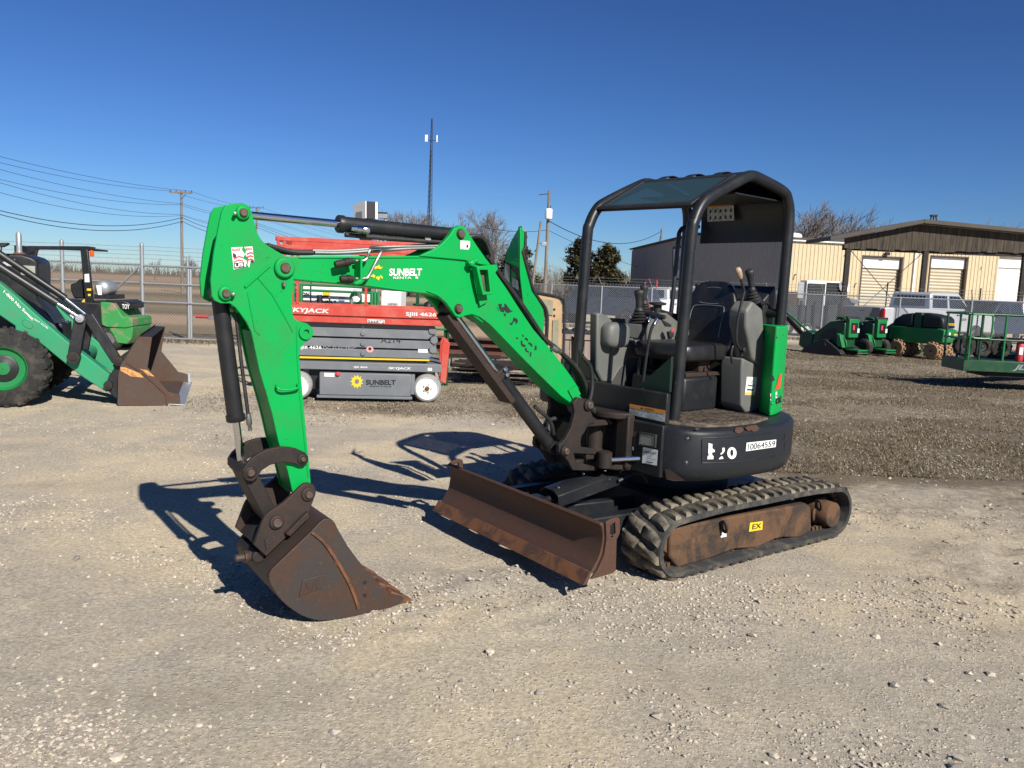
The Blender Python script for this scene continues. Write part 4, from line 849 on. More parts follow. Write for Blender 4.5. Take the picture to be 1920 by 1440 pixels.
def lbar(nm, p0, p1, b, w, th, mat): a0_, z0_ = ll([p0], b)[0]; a1_, z1_ = ll([p1], b)[0]; return obj(nm, M().bar(LFm.P(a0_, b, z0_), LFm.P(a1_, b, z1_), th, w, V((0, 0, 1)).cross(V((0, 0, 1))+LFm.l) if 0 else LFm.l.cross(LFm.P(a1_, b, z1_)-LFm.P(a0_, b, z0_)).normalized()), mat, LD, bevel=.01)
def lpin(p0, b, r, mat=IRON): a0_, z0_ = ll([p0], b)[0]; obj('pin', M().lathe(LFm.P(a0_, b-.05, z0_), LFm.l, [(0, .002), (0, r*.5), (.01, r*.5), (.012, r), (.12, r)], 16, False), mat, LD)
for b_ in (.06, 1.50):
    lbar('bellcrank', (151, 596), (138, 671), b_, .13, .05, BLACK); lbar('bellcrank', (168, 590), (156, 655), b_+.22, .12, .05, BLACK); lbar('tilt_link', (165, 592), (220, 677), b_+.10, .12, .06, BLACK)
    lpin((138, 670), b_-.03, .07); lpin((222, 677), b_, .055); lpin((150, 597), b_-.03, .045, GALV); lpin((203, 722), b_, .05)
    for (q0, q1, q2, r_, dz) in (((-60, 462), (108, 569), (150, 596), .048, 0), ((-60, 440), (118, 560), (158, 592), .04, .16)):
        A0, A1, A2_ = [LFm.P(a_, b_+.13+dz, z_) for a_, z_ in ll([q0, q1, q2], b_+.13)]; cy_ = obj('tilt_cylinder', M().cyl(A0, A1, r_, n=16), BLACK, LD); obj('rod', M().cyl(A1, A2_, r_*.55, n=12), CHROME, cy_)
wc = LFm.lat(4, 697, -.06); WR = .455
wheel(LD, LFm.P(wc[0], .12, WR), -LFm.l, WR, .34, TYRE, GREEN4, .56, 20, hub=BLACK); wheel(LD, LFm.P(wc[0], 1.80, WR), LFm.l, WR, .34, TYRE, GREEN4, .56, 20, hub=BLACK)
wheel(LD, LFm.P(wc[0]-2.3, .10, .68), -LFm.l, .68, .45, TYRE, GREEN4, .56, 22, hub=BLACK); wheel(LD, LFm.P(wc[0]-2.3, 1.82, .68), LFm.l, .68, .45, TYRE, GREEN4, .56, 22, hub=BLACK)
obj('axle', M().cyl(LFm.P(wc[0], .2, WR), LFm.P(wc[0], 1.7, WR), .10).fbox(LFm, wc[0]-.2, wc[0]+.25, .6, 1.3, .35, .75), BLACK, LD)
obj('chassis', M().fbox(LFm, wc[0]-3.0, wc[0]+.5, .62, 1.25, .55, .95), BLACK, LD, bevel=.02)
hd = ll([(-90, 470), (-30, 474), (40, 476), (60, 482), (71, 490), (72, 520), (70, 560), (108, 615), (112, 640), (60, 650), (-90, 640)], .55); obj('engine_hood', M().plate(LFm, hd, .55, 1.30), BLACK, LD, bevel=.03)
obj('hood_side', M().plate(LFm, ll([(30, 552), (66, 570), (100, 606), (107, 620), (100, 622), (60, 600)], .50), .50, .55), GREYP, LD, bevel=.01)
obj('hood_opening', M().plate(LFm, ll([(-5, 484), (28, 486), (29, 500), (-5, 497)], .545), .545, .56), PALEPR, LD); obj('headlight', M().plate(LFm, ll([(36, 497), (66, 499), (66, 520), (40, 515)], .545), .54, .56), LAMP, LD)
c_ = LFm.P(*LFm.lat(36, 470, .85)); obj('exhaust_stack', M().lathe(c_-V((0, 0, .1)), (0, 0, 1), [(0, .05), (.04, .05), (.06, .035), (.10, .035), (.10, .033)], 14).lathe(c_, (0, 0, 1), [(0, .032), (.19, .032), (.22, .02), (.225, .003)], 14), GALV, LD); obj('exhaust_base', M().lathe(c_-V((0, 0, .12)), (0, 0, 1), [(0, .10), (.06, .09), (.10, .05)], 14), RUST, LD)
obj('mirror', M().plate(LFm, ll([(-14, 455), (14, 455), (12, 459), (3, 463), (-14, 463)], .3), .3, .42), BLACK, LD); obj('mirror_stem', M().bar(LFm.P(*LFm.lat(3, 462, .36)), LFm.P(*LFm.lat(1, 476, .5)), .012, .012), BLACK, LD)
for a_ in (-2.55, -1.15):
    for b_ in (.42, 1.46): obj('cab_post', M().fbox(LFm, wc[0]+a_-.05, wc[0]+a_+.05, b_-.05, b_+.05, .9, 2.5), BLACK, LD, bevel=.02)
obj('cab_roof', M().fbox(LFm, wc[0]-2.7, wc[0]-1.0, .32, 1.56, 2.5, 2.6), BLACK, LD, bevel=.04); obj('cab_floor', M().fbox(LFm, wc[0]-2.6, wc[0]-1.0, .4, 1.48, .85, .95), BLACK, LD, bevel=.02); obj('seat', M().plate(LFm, [(wc[0]-2.25, 1.0), (wc[0]-1.75, 1.0), (wc[0]-1.75, 1.22), (wc[0]-2.1, 1.24), (wc[0]-2.2, 1.75), (wc[0]-2.32, 1.75)], .7, 1.18), VINYL, LD, bevel=.04); obj('steering_column', M().cyl(LFm.P(wc[0]-1.2, .94, .95), LFm.P(wc[0]-1.42, .94, 1.5), .04), BLACK, LD)
obj('rear_fender', M().fbox(LFm, wc[0]-2.9, wc[0]-1.7, .02, .40, 1.38, 1.45), GREEN2, LD, bevel=.03); obj('rear_fender', M().fbox(LFm, wc[0]-2.9, wc[0]-1.7, 1.5, 1.88, 1.38, 1.45), GREEN2, LD, bevel=.03)
obj('backhoe_boom', M().bar(LFm.P(wc[0]-3.1, .94, .7), LFm.P(wc[0]-3.6, .94, 2.7), .22, .3), GREEN2, LD, bevel=.03); obj('backhoe_arm', M().bar(LFm.P(wc[0]-3.55, .94, 2.65), LFm.P(wc[0]-4.1, .94, .9), .18, .24), GREEN2, LD, bevel=.03); obj('backhoe_bucket', M().plate(LFm, [(wc[0]-4.3, .95), (wc[0]-3.95, .95), (wc[0]-3.6, .6), (wc[0]-3.75, .3), (wc[0]-4.2, .4)], .7, 1.18), LBUCK, LD, bevel=.03); obj('backhoe_frame', M().fbox(LFm, wc[0]-3.2, wc[0]-2.9, .3, 1.58, .35, .95), BLACK, LD, bevel=.03)
# ------------------------------------------------------------------ forklift
KF = Fr(on_z(187, 658), 6)     # forward frame axis points right, toward its rear
FK = thing('forklift', 'black and green forklift with overhead guard and propane cylinder behind the loader', 'forklift', KF.P(-.5, .6))
def kl(px, b): return [(lambda q: (q[0], q[2]))(KF.lat(u, v, b)) for u, v in px]
def kp(nm, px, b0, b1, mat, bev=.015, tb=None): return obj(nm, M().plate(KF, kl(px, b0 if tb is None else tb), b0, b1), mat, FK, bevel=bev)
for b0 in (.08, 1.02):
    kp('guard_rail', [(51, 461), (163, 461.5), (177, 463), (177, 469), (150, 469), (72, 468), (58, 475), (46, 480), (50, 470)], b0, b0+.07, CHAR); kp('guard_post', [(150, 467), (164, 467), (175, 572), (160, 572)], b0, b0+.07, CHAR); kp('guard_post', [(62, 468), (70, 468), (50, 560), (42, 560)], b0, b0+.07, CHAR)
obj('roof_grid', M().fbox(KF, *sorted((kl([(60, 462)], .1)[0][0], kl([(168, 462)], .1)[0][0])), .15, 1.0, kl([(100, 466)], .1)[0][1], kl([(100, 462.5)], .1)[0][1]), CHAR, FK)
obj('brake_lamp', M().lathe(KF.P(*KF.lat(172.5, 481, .12)), (0, 0, 1), [(0, .03), (.02, .04), (.11, .04), (.13, .02)], 12), AMBER, FK)
kp('body', [(60, 560), (93, 562), (190, 569), (192, 611), (150, 618), (117, 612), (95, 640), (40, 640), (45, 600)], .02, 1.10, BLACK); kp('engine_hood', [(110, 566), (204, 563), (230, 562), (243.5, 568), (244, 579), (224, 580), (190, 585), (110, 590)], .15, .97, CHAR, .03)
kp('counterweight', [(188, 566), (200, 567), (213, 569), (222, 582), (230, 594.7), (242, 594.5), (248, 597), (249, 612), (236, 615), (200, 613.7), (190, 609)], .0, 1.12, GREENWORN, .02)
kp('rear_skirt', [(205, 614), (249, 613), (247, 634), (238, 645), (219, 643), (212, 628), (206, 620)], .03, 1.09, GREENWORN); 
wheel(FK, KF.P(kl([(205, 636)], .1)[0][0], .14, .26), -KF.l, .26, .2, TYRE, GREYP, .55); wheel(FK, KF.P(kl([(205, 636)], .1)[0][0], .98, .26), KF.l, .26, .2, TYRE, GREYP, .55); wheel(FK, KF.P(kl([(100, 630)], .1)[0][0], .12, .33), -KF.l, .33, .26, TYRE, GREYP, .55); wheel(FK, KF.P(kl([(100, 630)], .1)[0][0], 1.0, .33), KF.l, .33, .26, TYRE, GREYP, .55)
c_ = KF.P(*KF.lat(190, 540, .16)); tk = obj('propane_cylinder', M().lathe(c_, KF.l, [(-.03, .02), (-.02, .08), (.02, .14), (.08, .16), (.42, .16), (.48, .14), (.52, .06)], 24), GALV, FK, smooth=60); decal([KF.P(*KF.lat(u, v, .12)) for u, v in ((180, 535), (190, 535), (191, 553), (184, 553))], OFFW, tk, 'label'); obj('tank_cradle', M().fbox(KF, KF.loc(c_)[0]-.14, KF.loc(c_)[0]+.16, .15, .95, KF.loc(c_)[2]-.22, KF.loc(c_)[2]-.13), BLACK, FK)
kp('seat', [(131, 533), (141, 530), (147, 524), (156, 523), (158, 560), (138, 560), (132, 545)], .35, .80, VINYL, .03); obj('mast', M().fbox(KF, kl([(36, 600)], .1)[0][0]-.1, kl([(36, 600)], .1)[0][0], .2, .92, .05, 2.05), BLACK, FK, bevel=.01)
q = [KF.P(*KF.lat(u, v, .018)) for u, v in ((117, 596), (143, 597.5), (143, 591), (118, 589.5))]; decal(q, OFFW, FK); text('10010', q[0].lerp(q[1], .04), q[0].lerp(q[1], .96), q[3].lerp(q[2], .04), NAVY, FK, lift=.006)
q = [KF.P(*KF.lat(u, v, .145)) for u, v in ((229, 579), (243, 579.5), (229, 570))]; text('TOY', q[0], q[1], q[2], OFFW, FK, bold=.02)
decal([KF.P(*KF.lat(u, v, .078)) for u, v in ((159, 529), (168, 529), (167, 513.5), (158.5, 514))], OFFW, FK); decal([KF.P(*KF.lat(u, v, .078)) for u, v in ((163, 545), (171, 545), (171, 541), (163, 541))], YEL, FK); decal([KF.P(*KF.lat(u, v, .078)) for u, v in ((165, 555), (170, 555), (170, 551), (165, 551))], YEL, FK); kp('yellow_pouch', [(153, 565), (158, 561), (159, 568), (154, 569)], .05, .08, YEL, .004)
# ------------------------------------------------------------------ pickups beyond the fence
def pickup(name, label, o, yaw, body, L=5.7, W_=1.95, Hh=1.95, topper=False, tail=None, group=None, extra=None):
    f = Fr(o, yaw); t = thing(name, label, 'pickup truck', f.o, group); s = L/5.7; z = Hh/1.95
    lo = [(-2.8, .62), (-2.85, 1.0), (-2.82, 1.32), (-.55, 1.32), (-.5, 1.30), (1.35, 1.25), (2.55, 1.18), (2.82, 1.05), (2.86, .62), (2.75, .48), (-2.7, .50)]
    bd = obj('body', M().plate(f, [(a*s, q*z) for a, q in lo], -W_/2, W_/2), body, t, bevel=.06, seg=3)
    cab = [(-.62, 1.28), (-.56, 1.86), (-.40, 1.93), (.75, 1.95), (.95, 1.90), (1.55, 1.27)]
    if topper: cab = [(-2.8, 1.30), (-2.62, 1.84), (-2.45, 1.92), (-.4, 1.94), (.75, 1.95), (.95, 1.90), (1.55, 1.27)]
    m = M(); n = len(cab); ins = .12; vs = [f.P(a*s, -W_/2+.03+ins*max(0, (q-1.28)/.67), q*z) for a, q in cab]+[f.P(a*s, W_/2-.03-ins*max(0, (q-1.28)/.67), q*z) for a, q in cab]
    m.add(vs, [tuple(range(n)), tuple(range(2*n-1, n-1, -1))]+[(i, i+n, (i+1) % n+n, (i+1) % n) for i in range(n)]); cb = obj('cab', m, body, t, bevel=.05, seg=3)
    def win(pts, sd):
        k = lambda q: (W_/2-.03-ins*max(0, (q-1.28)/.67)+.006)*sd; obj('window', M().add([f.P(a*s, k(q), q*z) for a, q in pts], [tuple(range(len(pts)))]), CARGL, t, smooth=0)
    for sd in (-1, 1):
        win([(-.48, 1.36), (.30, 1.36), (.30, 1.82), (-.42, 1.82)], sd); win([(.40, 1.36), (1.36, 1.36), (1.22, 1.52), (.92, 1.82), (.40, 1.82)], sd)
        if topper: win([(-2.5, 1.40), (-.7, 1.40), (-.7, 1.80), (-2.4, 1.80)], sd)
        for a in (-.1, .85): obj('door_handle', M().fbox(f, a*s-.09, a*s+.09, sd*(W_/2-.005), sd*(W_/2+.03), 1.10*z, 1.14*z), NAVY, t, bevel=.006)
        obj('mirror', M().fbox(f, 1.22*s, 1.36*s, sd*W_/2, sd*(W_/2+.24), 1.28*z, 1.52*z), NAVY, t, bevel=.03)
        for a in (-1.75, 1.85):
            obj('wheel_arch', M().lathe(f.P(a*s, sd*(W_/2-.20), .40), f.l*sd, [(0, .44), (.205, .44)], 24), NAVY, t); wheel(t, f.P(a*s, sd*(W_/2-.12), .38), f.l*sd, .38, .26, TYRE, GALV, .62)
    obj('windshield', M().add([f.P(1.50*s+.01, -W_/2+.14, 1.32*z), f.P(1.50*s+.01, W_/2-.14, 1.32*z), f.P(.99*s+.012, W_/2-.24, 1.86*z), f.P(.99*s+.012, -W_/2+.24, 1.86*z)], [(0, 1, 2, 3)]), CARGL, t, smooth=0)
    rb = (-2.78, -2.62) if topper else (-.618, -.566); obj('rear_window', M().add([f.P(rb[0]*s-.02, -W_/2+.28, 1.40*z), f.P(rb[0]*s-.02, W_/2-.28, 1.40*z), f.P(rb[1]*s-.02, W_/2-.34, 1.80*z), f.P(rb[1]*s-.02, -W_/2+.34, 1.80*z)], [(0, 1, 2, 3)]), CARGL, t, smooth=0)
    obj('tailgate', M().fbox(f, -2.90*s, -2.83*s, -W_/2+.17, W_/2-.17, .72*z, 1.30*z), tail or body, t, bevel=.02); obj('tailgate_handle', M().fbox(f, -2.925*s, -2.89*s, -.12, .12, 1.14*z, 1.20*z), NAVY, t, bevel=.008); obj('rear_bumper', M().fbox(f, -3.0*s, -2.84*s, -W_/2+.05, W_/2-.05, .48*z, .66*z), CHROME, t, bevel=.03)
    for sd in (-1, 1): obj('tail_lamp', M().fbox(f, -2.88*s, -2.80*s, sd*(W_/2-.16), sd*(W_/2+.006), .86*z, 1.26*z), REDL, t, bevel=.015); obj('headlamp', M().fbox(f, 2.66*s, 2.86*s, sd*(W_/2-.42), sd*(W_/2-.02), .90*z, 1.10*z), LAMP, t, bevel=.02)
    obj('front_bumper', M().fbox(f, 2.74*s, 2.98*s, -W_/2+.05, W_/2-.05, .42*z, .66*z), CHROME, t, bevel=.04); obj('grille', M().fbox(f, 2.80*s, 2.885*s, -.55, .55, .72*z, 1.12*z), NAVY, t, bevel=.02)
    for q in (.80, .92, 1.04): obj('grille_bar', M().fbox(f, 2.875*s, 2.91*s, -.56, .56, q*z-.02, q*z+.02), CHROME, t, bevel=.008)
    return t, f
def behind(u, back): p = on_rf(u); return p-rn*back
p = behind(1742, 2.6); p.z = 0
t, f = pickup('pickup_truck', 'silver crew-cab pickup parked behind the fence near the warehouse doors', p, 23, SILVER, 6.3, 2.1, 2.12, tail=DARKC); text('2500', f.P(1.05, -1.062, 1.0), f.P(1.42, -1.062, 1.0), f.P(1.05, -1.062, 1.1), NAVY, t)
p = behind(1935, 6.5); pickup('pickup_truck', 'dark pickup with chrome grille nose-on behind the fence beside the lift basket', p, 205, BLUEC, 5.6, 1.95, 1.9)
p = behind(1090, 3.4); pickup('pickup_truck', 'dark blue pickup with a white topper behind the fence by the cedars', p, 152, BLUEC, 5.5, 1.9, 1.92, topper=True)
p = behind(1185, 6.8); t, f = pickup('pickup_truck', 'white pickup with diamond-plate tailgate behind the fence', p, 38, WHITEC, 5.7, 1.95, 1.95, tail=GALV)
p = behind(1255, 8.5); t, f = pickup('service_truck', 'white service truck with lettered utility body behind the fence', p, 10, WHITEC, 5.8, 2.0, 2.1); obj('utility_body', M().fbox(f, -2.9, -.7, -1.02, 1.02, .7, 1.55), WHITEC, t, bevel=.03); text('SERVICE', f.P(-2.5, -1.024, 1.0), f.P(-1.2, -1.024, 1.0), f.P(-2.5, -1.024, 1.25), BLUEC, t, bold=.02); obj('ladder_rack', M().cyl(f.P(-2.7, -.9, 1.55), f.P(-2.7, -.9, 2.25), .03, n=6).cyl(f.P(-2.7, .9, 1.55), f.P(-2.7, .9, 2.25), .03, n=6).cyl(f.P(-2.7, -.9, 2.25), f.P(-2.7, .9, 2.25), .03, n=6), REDD, t)
p = behind(1142, 4.8); o = obj('cardboard_roll', M().cyl(p+V((-.9, 0, 1.55)), p+V((.7, .1, 1.65)), .18).box(p+V((-.2, .3, 1.2)), V((1.8, 0, 0)), V((0, .5, 0)), V((0, 0, .5))).box(p+V((-.2, .3, .5)), V((1.2, 0, 0)), V((0, .4, 0)), V((0, 0, 1.0))), paint('cardboard', (.36, .24, .16), .8), None, bevel=.02); tag(o, 'tan rolled load stacked between the parked pickups', 'load')
# dump trailer, clutter by the warehouse
DF = Fr(on_rf(1500)-rn*2.6, -21); DTt = thing('dump_trailer', 'dark grey dump trailer with raised nose behind the fence by the warehouse', 'trailer', DF.o)
dpx = [(1420, 572), (1567, 573), (1590, 559), (1604, 566), (1600, 600), (1598, 622), (1420, 622)]
obj('dump_body', M().plate(DF, [(a, max(z, .45)) for a, z in [(lambda q: (q[0], q[2]))(DF.lat(u, v, 0)) for u, v in dpx]], 0, 1.9), paint('dark_trailer', (.05, .053, .057), .5, dirt=(.1, .09, .08), amt=.4), DTt, bevel=.03)
for k in range(7): a_ = DF.lat(1425+25*k, 595, 0)[0]; obj('side_rib', M().fbox(DF, a_-.04, a_+.04, -.06, 0, .45, 1.55), CHAR, DTt)
obj('nose_plate', M().plate(DF, [(lambda q: (q[0], q[2]))(DF.lat(u, v, -.02)) for u, v in ((1590, 558), (1612, 563), (1606, 571), (1596, 567))], -.02, 1.9), GALV, DTt, bevel=.01); 
for a_ in (-.6, .3): wheel(DTt, DF.P(a_, .1, .38), -DF.l, .38, .24)
obj('axle_frame', M().fbox(DF, -2.4, 2.6, .3, 1.6, .35, .45), IRON, DTt)
def wallthing(name, u, label, cat, build):
    a = WF.lat(u, 590, -1.6)[0]; o = thing(name, label, cat, WF.P(a, -1.6, 0)); build(o, a); return o
def sat(o, a): obj('dish', M().lathe(WF.P(a, -1.9, 2.55), (WF.f*.15-WF.l+V((0, 0, .25))), [(0, .02), (.02, .25), (.08, .42), (.10, .42), (.05, .26), (.03, .01)], 24, False), GALV, o, smooth=60); obj('mast', M().cyl(WF.P(a, -1.6, 0), WF.P(a, -1.7, 2.6), .04), IRON, o)
wallthing('satellite_dish', 1572, 'round grey satellite dish on a mast against the warehouse wall', 'satellite dish', sat)
def cond(o, a): obj('cabinet', M().fbox(WF, a-1.3, a+1.5, -1.9, -1.0, .5, 2.9), WHITE, o, bevel=.03); obj('dark_opening', M().fbox(WF, a-1.2, a+.0, -1.94, -1.9, .9, 2.7), NAVY, o); obj('dark_opening', M().fbox(WF, a+.1, a+1.4, -1.94, -1.9, .9, 2.8), CHAR, o); obj('stand', M().fbox(WF, a-1.2, a+1.4, -1.85, -1.05, 0, .5), IRON, o)
wallthing('air_unit', 1538, 'white cabinet unit with dark openings against the warehouse wall', 'cabinet', cond)
def brd(o, a): obj('board', M().fbox(WF, a-.45, a+.45, -1.7, -1.64, 1.7, 2.75), GALV, o); obj('leg', M().fbox(WF, a-.4, a-.34, -1.64, -1.58, 0, 2.5), IRON, o); obj('leg', M().fbox(WF, a+.34, a+.4, -1.64, -1.58, 0, 2.5), IRON, o)
wallthing('grey_board', 1503, 'square grey board on legs against the warehouse wall', 'board', brd)
# ------------------------------------------------------------------ row of green machines in front of the fence
def dark_frame(u, v, yaw=121): return Fr(on_z(u, v), yaw)
def stand_on(name, label, u, v, tracks, boom):
    """stand-on mini loader: rear tower with controls faces right, front boom to the left"""
    f = dark_frame(u, v); t = thing(name, label, 'mini loader', f.P(.6, -.4), 'green stand-on machines along the fence')
    obj('body', M().plate(f, [(0, .25), (0, .95), (.10, 1.05), (.55, .98), (1.05, .62), (1.10, .30), (1.0, .2), (.1, .2)], -.28, -.80), GREEN3, t, bevel=.03)
    obj('engine_panel', M().plate(f, [(.25, .45), (.30, .80), (.62, .78), (.85, .55), (.82, .42)], -.275, -.28), NAVY, t); obj('side_stripe', M().plate(f, [(.15, .33), (.2, .44), (1.0, .40), (1.02, .30)], -.26, -.28), GREEN4, t)
    obj('rear_tower', M().fbox(f, -.12, .02, -.76, -.32, .55, 1.10), GREEN4, t, bevel=.02); obj('tower_recess', M().fbox(f, -.135, -.115, -.68, -.40, .68, .98), CHAR, t); obj('rear_lamp', M().fbox(f, -.15, -.13, -.52, -.44, .78, .92), REDD, t); obj('rear_label', M().fbox(f, -.146, -.122, -.75, -.66, .70, .82), WHITE, t)
    obj('control_panel', M().fbox(f, -.10, .28, -.82, -.26, 1.06, 1.16), PLAST, t, bevel=.02); obj('side_handle', M().tube(spline([f.P(0, -.26, 1.05), f.P(-.02, -.20, 1.12), f.P(.2, -.2, 1.14), f.P(.3, -.26, 1.06)], 4), .02, 8), GREEN4, t); obj('filler_cap', M().lathe(f.P(.35, -.5, 1.04), (0, 0, 1), [(0, .06), (.08, .06), (.10, .03)], 12), CHROME, t)
    obj('side_leaf', M().plate(f, [(-.14, .30), (-.02, .30), (.06, .52), (-.02, .56), (-.10, .46)], -.24, -.27), GREEN4, t, bevel=.01)
    obj('platform', M().fbox(f, -.48, -.05, -.76, -.32, .18, .22), GREEN4, t, bevel=.006); obj('platform_bar', M().tube([f.P(-.46, -.30, .12), f.P(-.46, -.78, .12), f.P(-.05, -.78, .2)], .018, 6), GREEN4, t); obj('fender', M().plate(f, [(-.10, .26), (.02, .62), (.14, .66), (.08, .30)], -.10, -.28), GREEN4, t, bevel=.01)
    if tracks:
        for b0 in (-.02, -.86):
            tr_ = obj('track', M().plate(f, sp2c([(-.05, .03), (.60, .0), (1.15, .03), (1.22, .12), (.70, .40), (.52, .46), (.38, .42), (-.08, .14)], 3), b0, b0-.22), HOSE, t, bevel=.03)
            obj('track_wheel', M().lathe(f.P(.5, b0+.005, .28), f.l, [(0, .10), (.012, .09), (.012, .02)], 16), CHAR, tr_)
    else:
        for a in (.12, .86):
            for b_, s_ in ((-.10, 1), (-.96, -1)): wheel(t, f.P(a, b_, .25), f.l*s_, .25, .20, TYRE, GREEN3, .5, 12)
    if boom:
        obj('front_attachment', M().plate(f, [(1.1, .22), (1.45, .12), (1.62, .2), (1.6, .55), (1.35, .68), (1.12, .6)], -.3, -.72), GREEN3, t, bevel=.03); obj('digging_boom', M().bar(f.P(1.45, -.5, .40), f.P(2.3, -.5, 1.02), .07, .13), IRON, t, bevel=.02); obj('chain', M().bar(f.P(1.5, -.5, .34), f.P(2.25, -.5, .90), .05, .05), DRUM, t); obj('boom_guard', M().bar(f.P(1.3, -.36, .62), f.P(2.35, -.42, 1.22), .04, .06), GREEN4, t, bevel=.01)
    else:
        obj('lift_arm', M().bar(f.P(.35, -.24, .95), f.P(1.5, -.24, .30), .06, .10), GREEN3, t, bevel=.01); obj('lift_arm', M().bar(f.P(.35, -.84, .95), f.P(1.5, -.84, .30), .06, .10), GREEN3, t, bevel=.01); obj('attachment_plate', M().fbox(f, 1.48, 1.55, -.95, -.15, .08, .55), IRON, t, bevel=.01)
    return t
stand_on('stand_on_trencher', 'green tracked stand-on trencher nearest the green excavator tail gate', 1568, 668, True, True)
stand_on('stand_on_loader', 'green wheeled stand-on loader between the tracked trencher and its twin', 1622, 667, False, False)
stand_on('stand_on_loader', 'green wheeled stand-on loader beside the trench roller', 1686, 667, False, False)
RFm = dark_frame(1756, 676); RO = thing('trench_roller', 'green and black trench roller with muddy padded drums beside the stand-on loaders', 'roller', RFm.P(.7, -.4))
obj('chassis', M().plate(RFm, [(-.05, .52), (-.08, .88), (.05, .92), (1.62, .92), (1.66, .52), (1.3, .45), (.3, .45)], -.12, -.78), GREEN4, RO, bevel=.03); obj('engine_hood', M().plate(RFm, [(-.02, .93), (.02, 1.20), (.12, 1.28), (.62, 1.36), (.66, .93)], -.14, -.76), BLACK, RO, bevel=.05); obj('centre_frame', M().fbox(RFm, .68, .92, -.74, -.16, .5, 1.36), GREEN3, RO, bevel=.02); obj('front_hood', M().plate(RFm, [(.94, .93), (.96, 1.34), (1.3, 1.28), (1.55, 1.12), (1.62, .93)], -.14, -.76), BLACK, RO, bevel=.05)
obj('side_panel', M().plate(RFm, [(.05, .97), (.1, 1.2), (.6, 1.27), (.6, .97)], -.125, -.14), CHAR, RO)
for a in (.22, 1.32):
    for b0 in (-.02, -.50):
        dr = obj('drum', M().lathe(RFm.P(a, b0, .26), -RFm.l, [(0, .03), (.0, .20), (.03, .235), (.36, .235), (.38, .20), (.38, .03)], 26, False), DRUM, RO, smooth=40); m = M()
        for k in range(12):
            for j in range(3):
                t_ = 2*pi*(k+.5*(j % 2))/12; r_ = RFm.f*cos(t_)+RFm.k*sin(t_); m.box(RFm.P(a, b0-.07-.12*j, .26)+r_*.245, RFm.l*.08, (RFm.f*-sin(t_)+RFm.k*cos(t_))*.07, r_*.05)
        obj('pads', m, DRUM, dr, kind='stuff')
q = [RFm.P(-.03, b, z) for b, z in ((-.62, 1.02), (-.24, 1.02), (-.62, 1.09))]; text('WACKER', q[1], q[0], q[1]+V((0, 0, .07)), YEL, RO, bold=.02, lift=.05)
obj('label', M().fbox(RFm, -.085, -.07, -.42, -.34, .66, .82), WHITE, RO); obj('label', M().fbox(RFm, -.085, -.07, -.72, -.6, .70, .78), YEL, RO)
# ------------------------------------------------------------------ lift basket at right edge
JY = 15.2; JF = Fr(on_y(1806, 684, JY), -4); JF.o.z = 0
JB = thing('lift_basket', 'green boom-lift work basket with control box and fire extinguisher at the yard edge', 'lift basket', JF.P(1.2, .4))
JL, JD = 2.4, .9; zf = .36
JP = obj('platform', M().fbox(JF, 0, JL, 0, JD, zf, zf+.22), GREEN3, JB, bevel=.01); obj('platform_pan', M().fbox(JF, .5, JL, .1, JD, zf-.10, zf-.005), IRON, JB, bevel=.01)
zt2 = zf+1.10
for b_ in (0.02, JD-.02):
    obj('top_rail', M().cyl(JF.P(0, b_, zt2), JF.P(JL, b_, zt2), .024, n=10), GREEN3, JB); obj('mid_rail', M().cyl(JF.P(0, b_, zf+.62), JF.P(JL, b_, zf+.62), .022, n=10), GREEN3, JB)
    for a_ in (.03, .28, .72, 1.18, 1.7, JL): obj('upright', M().cyl(JF.P(a_, b_, zf+.2), JF.P(a_, b_, zt2), .022, n=10), GREEN4 if b_ < .1 and a_ in (.03, .72) else GREEN3, JB)
for a_ in (0.0, JL): obj('end_rail', M().cyl(JF.P(a_, .02, zt2), JF.P(a_, JD-.02, zt2), .022, n=10), GREEN4, JB); obj('end_rail', M().cyl(JF.P(a_, .02, zf+.62), JF.P(a_, JD-.02, zf+.62), .022, n=10), GREEN4, JB)
obj('gate_frame', M().tube(spline([JF.P(a, -.03, z) for a, z in ((.06, zf+.24), (.06, zt2-.06), (.10, zt2-.01), (.40, zt2-.01), (.44, zt2-.06), (.44, zf+.70), (.38, zf+.64), (.12, zf+.64))], 4), .018, 8), GREEN4, JB)
obj('lift_hoop', M().tube(spline([JF.P(1.22, .0, zf+.7), JF.P(1.24, .0, zt2+.12), JF.P(1.30, .0, zt2+.22), JF.P(1.6, .0, zt2+.24), JF.P(2.0, .0, zt2+.22)], 5), .024, 8), GREEN4, JB)
obj('control_box', M().fbox(JF, 1.32, 2.1, .05, .45, zf+.35, zt2+.02), CHAR, JB, bevel=.03); obj('control_cover', M().fbox(JF, 1.38, 2.0, .02, .05, zf+.75, zt2-.05), GREYPR, JB)
for b_, a_ in ((.5, .22), (.52, .55), (.5, .9)): wheel(JB, JF.P(a_, b_, zf+.46), -JF.l, .21, .16, TYRE, NAVY, .5, 10, name='spare_tyre')
FE = thing('fire_extinguisher', 'red fire extinguisher strapped inside the lift basket', 'extinguisher', JF.P(1.08, .12, zf+.225)); c_ = JF.P(1.08, .12, zf+.225); obj('cylinder', M().lathe(c_, (0, 0, 1), [(0, .06), (.02, .07), (.34, .07), (.40, .04), (.42, .02)], 16), REDD, FE, smooth=50); obj('valve', M().lathe(c_+V((0, 0, .42)), (0, 0, 1), [(0, .02), (.06, .02), (.08, .01)], 10).bar(c_+V((0, 0, .48)), c_+V((.09, 0, .50)), .02, .02), NAVY, FE); obj('label', M().box(c_+V((-.02, -.071, .2)), V((.07, 0, 0)), V((0, .006, 0)), V((0, 0, .14))), OFFW, FE)
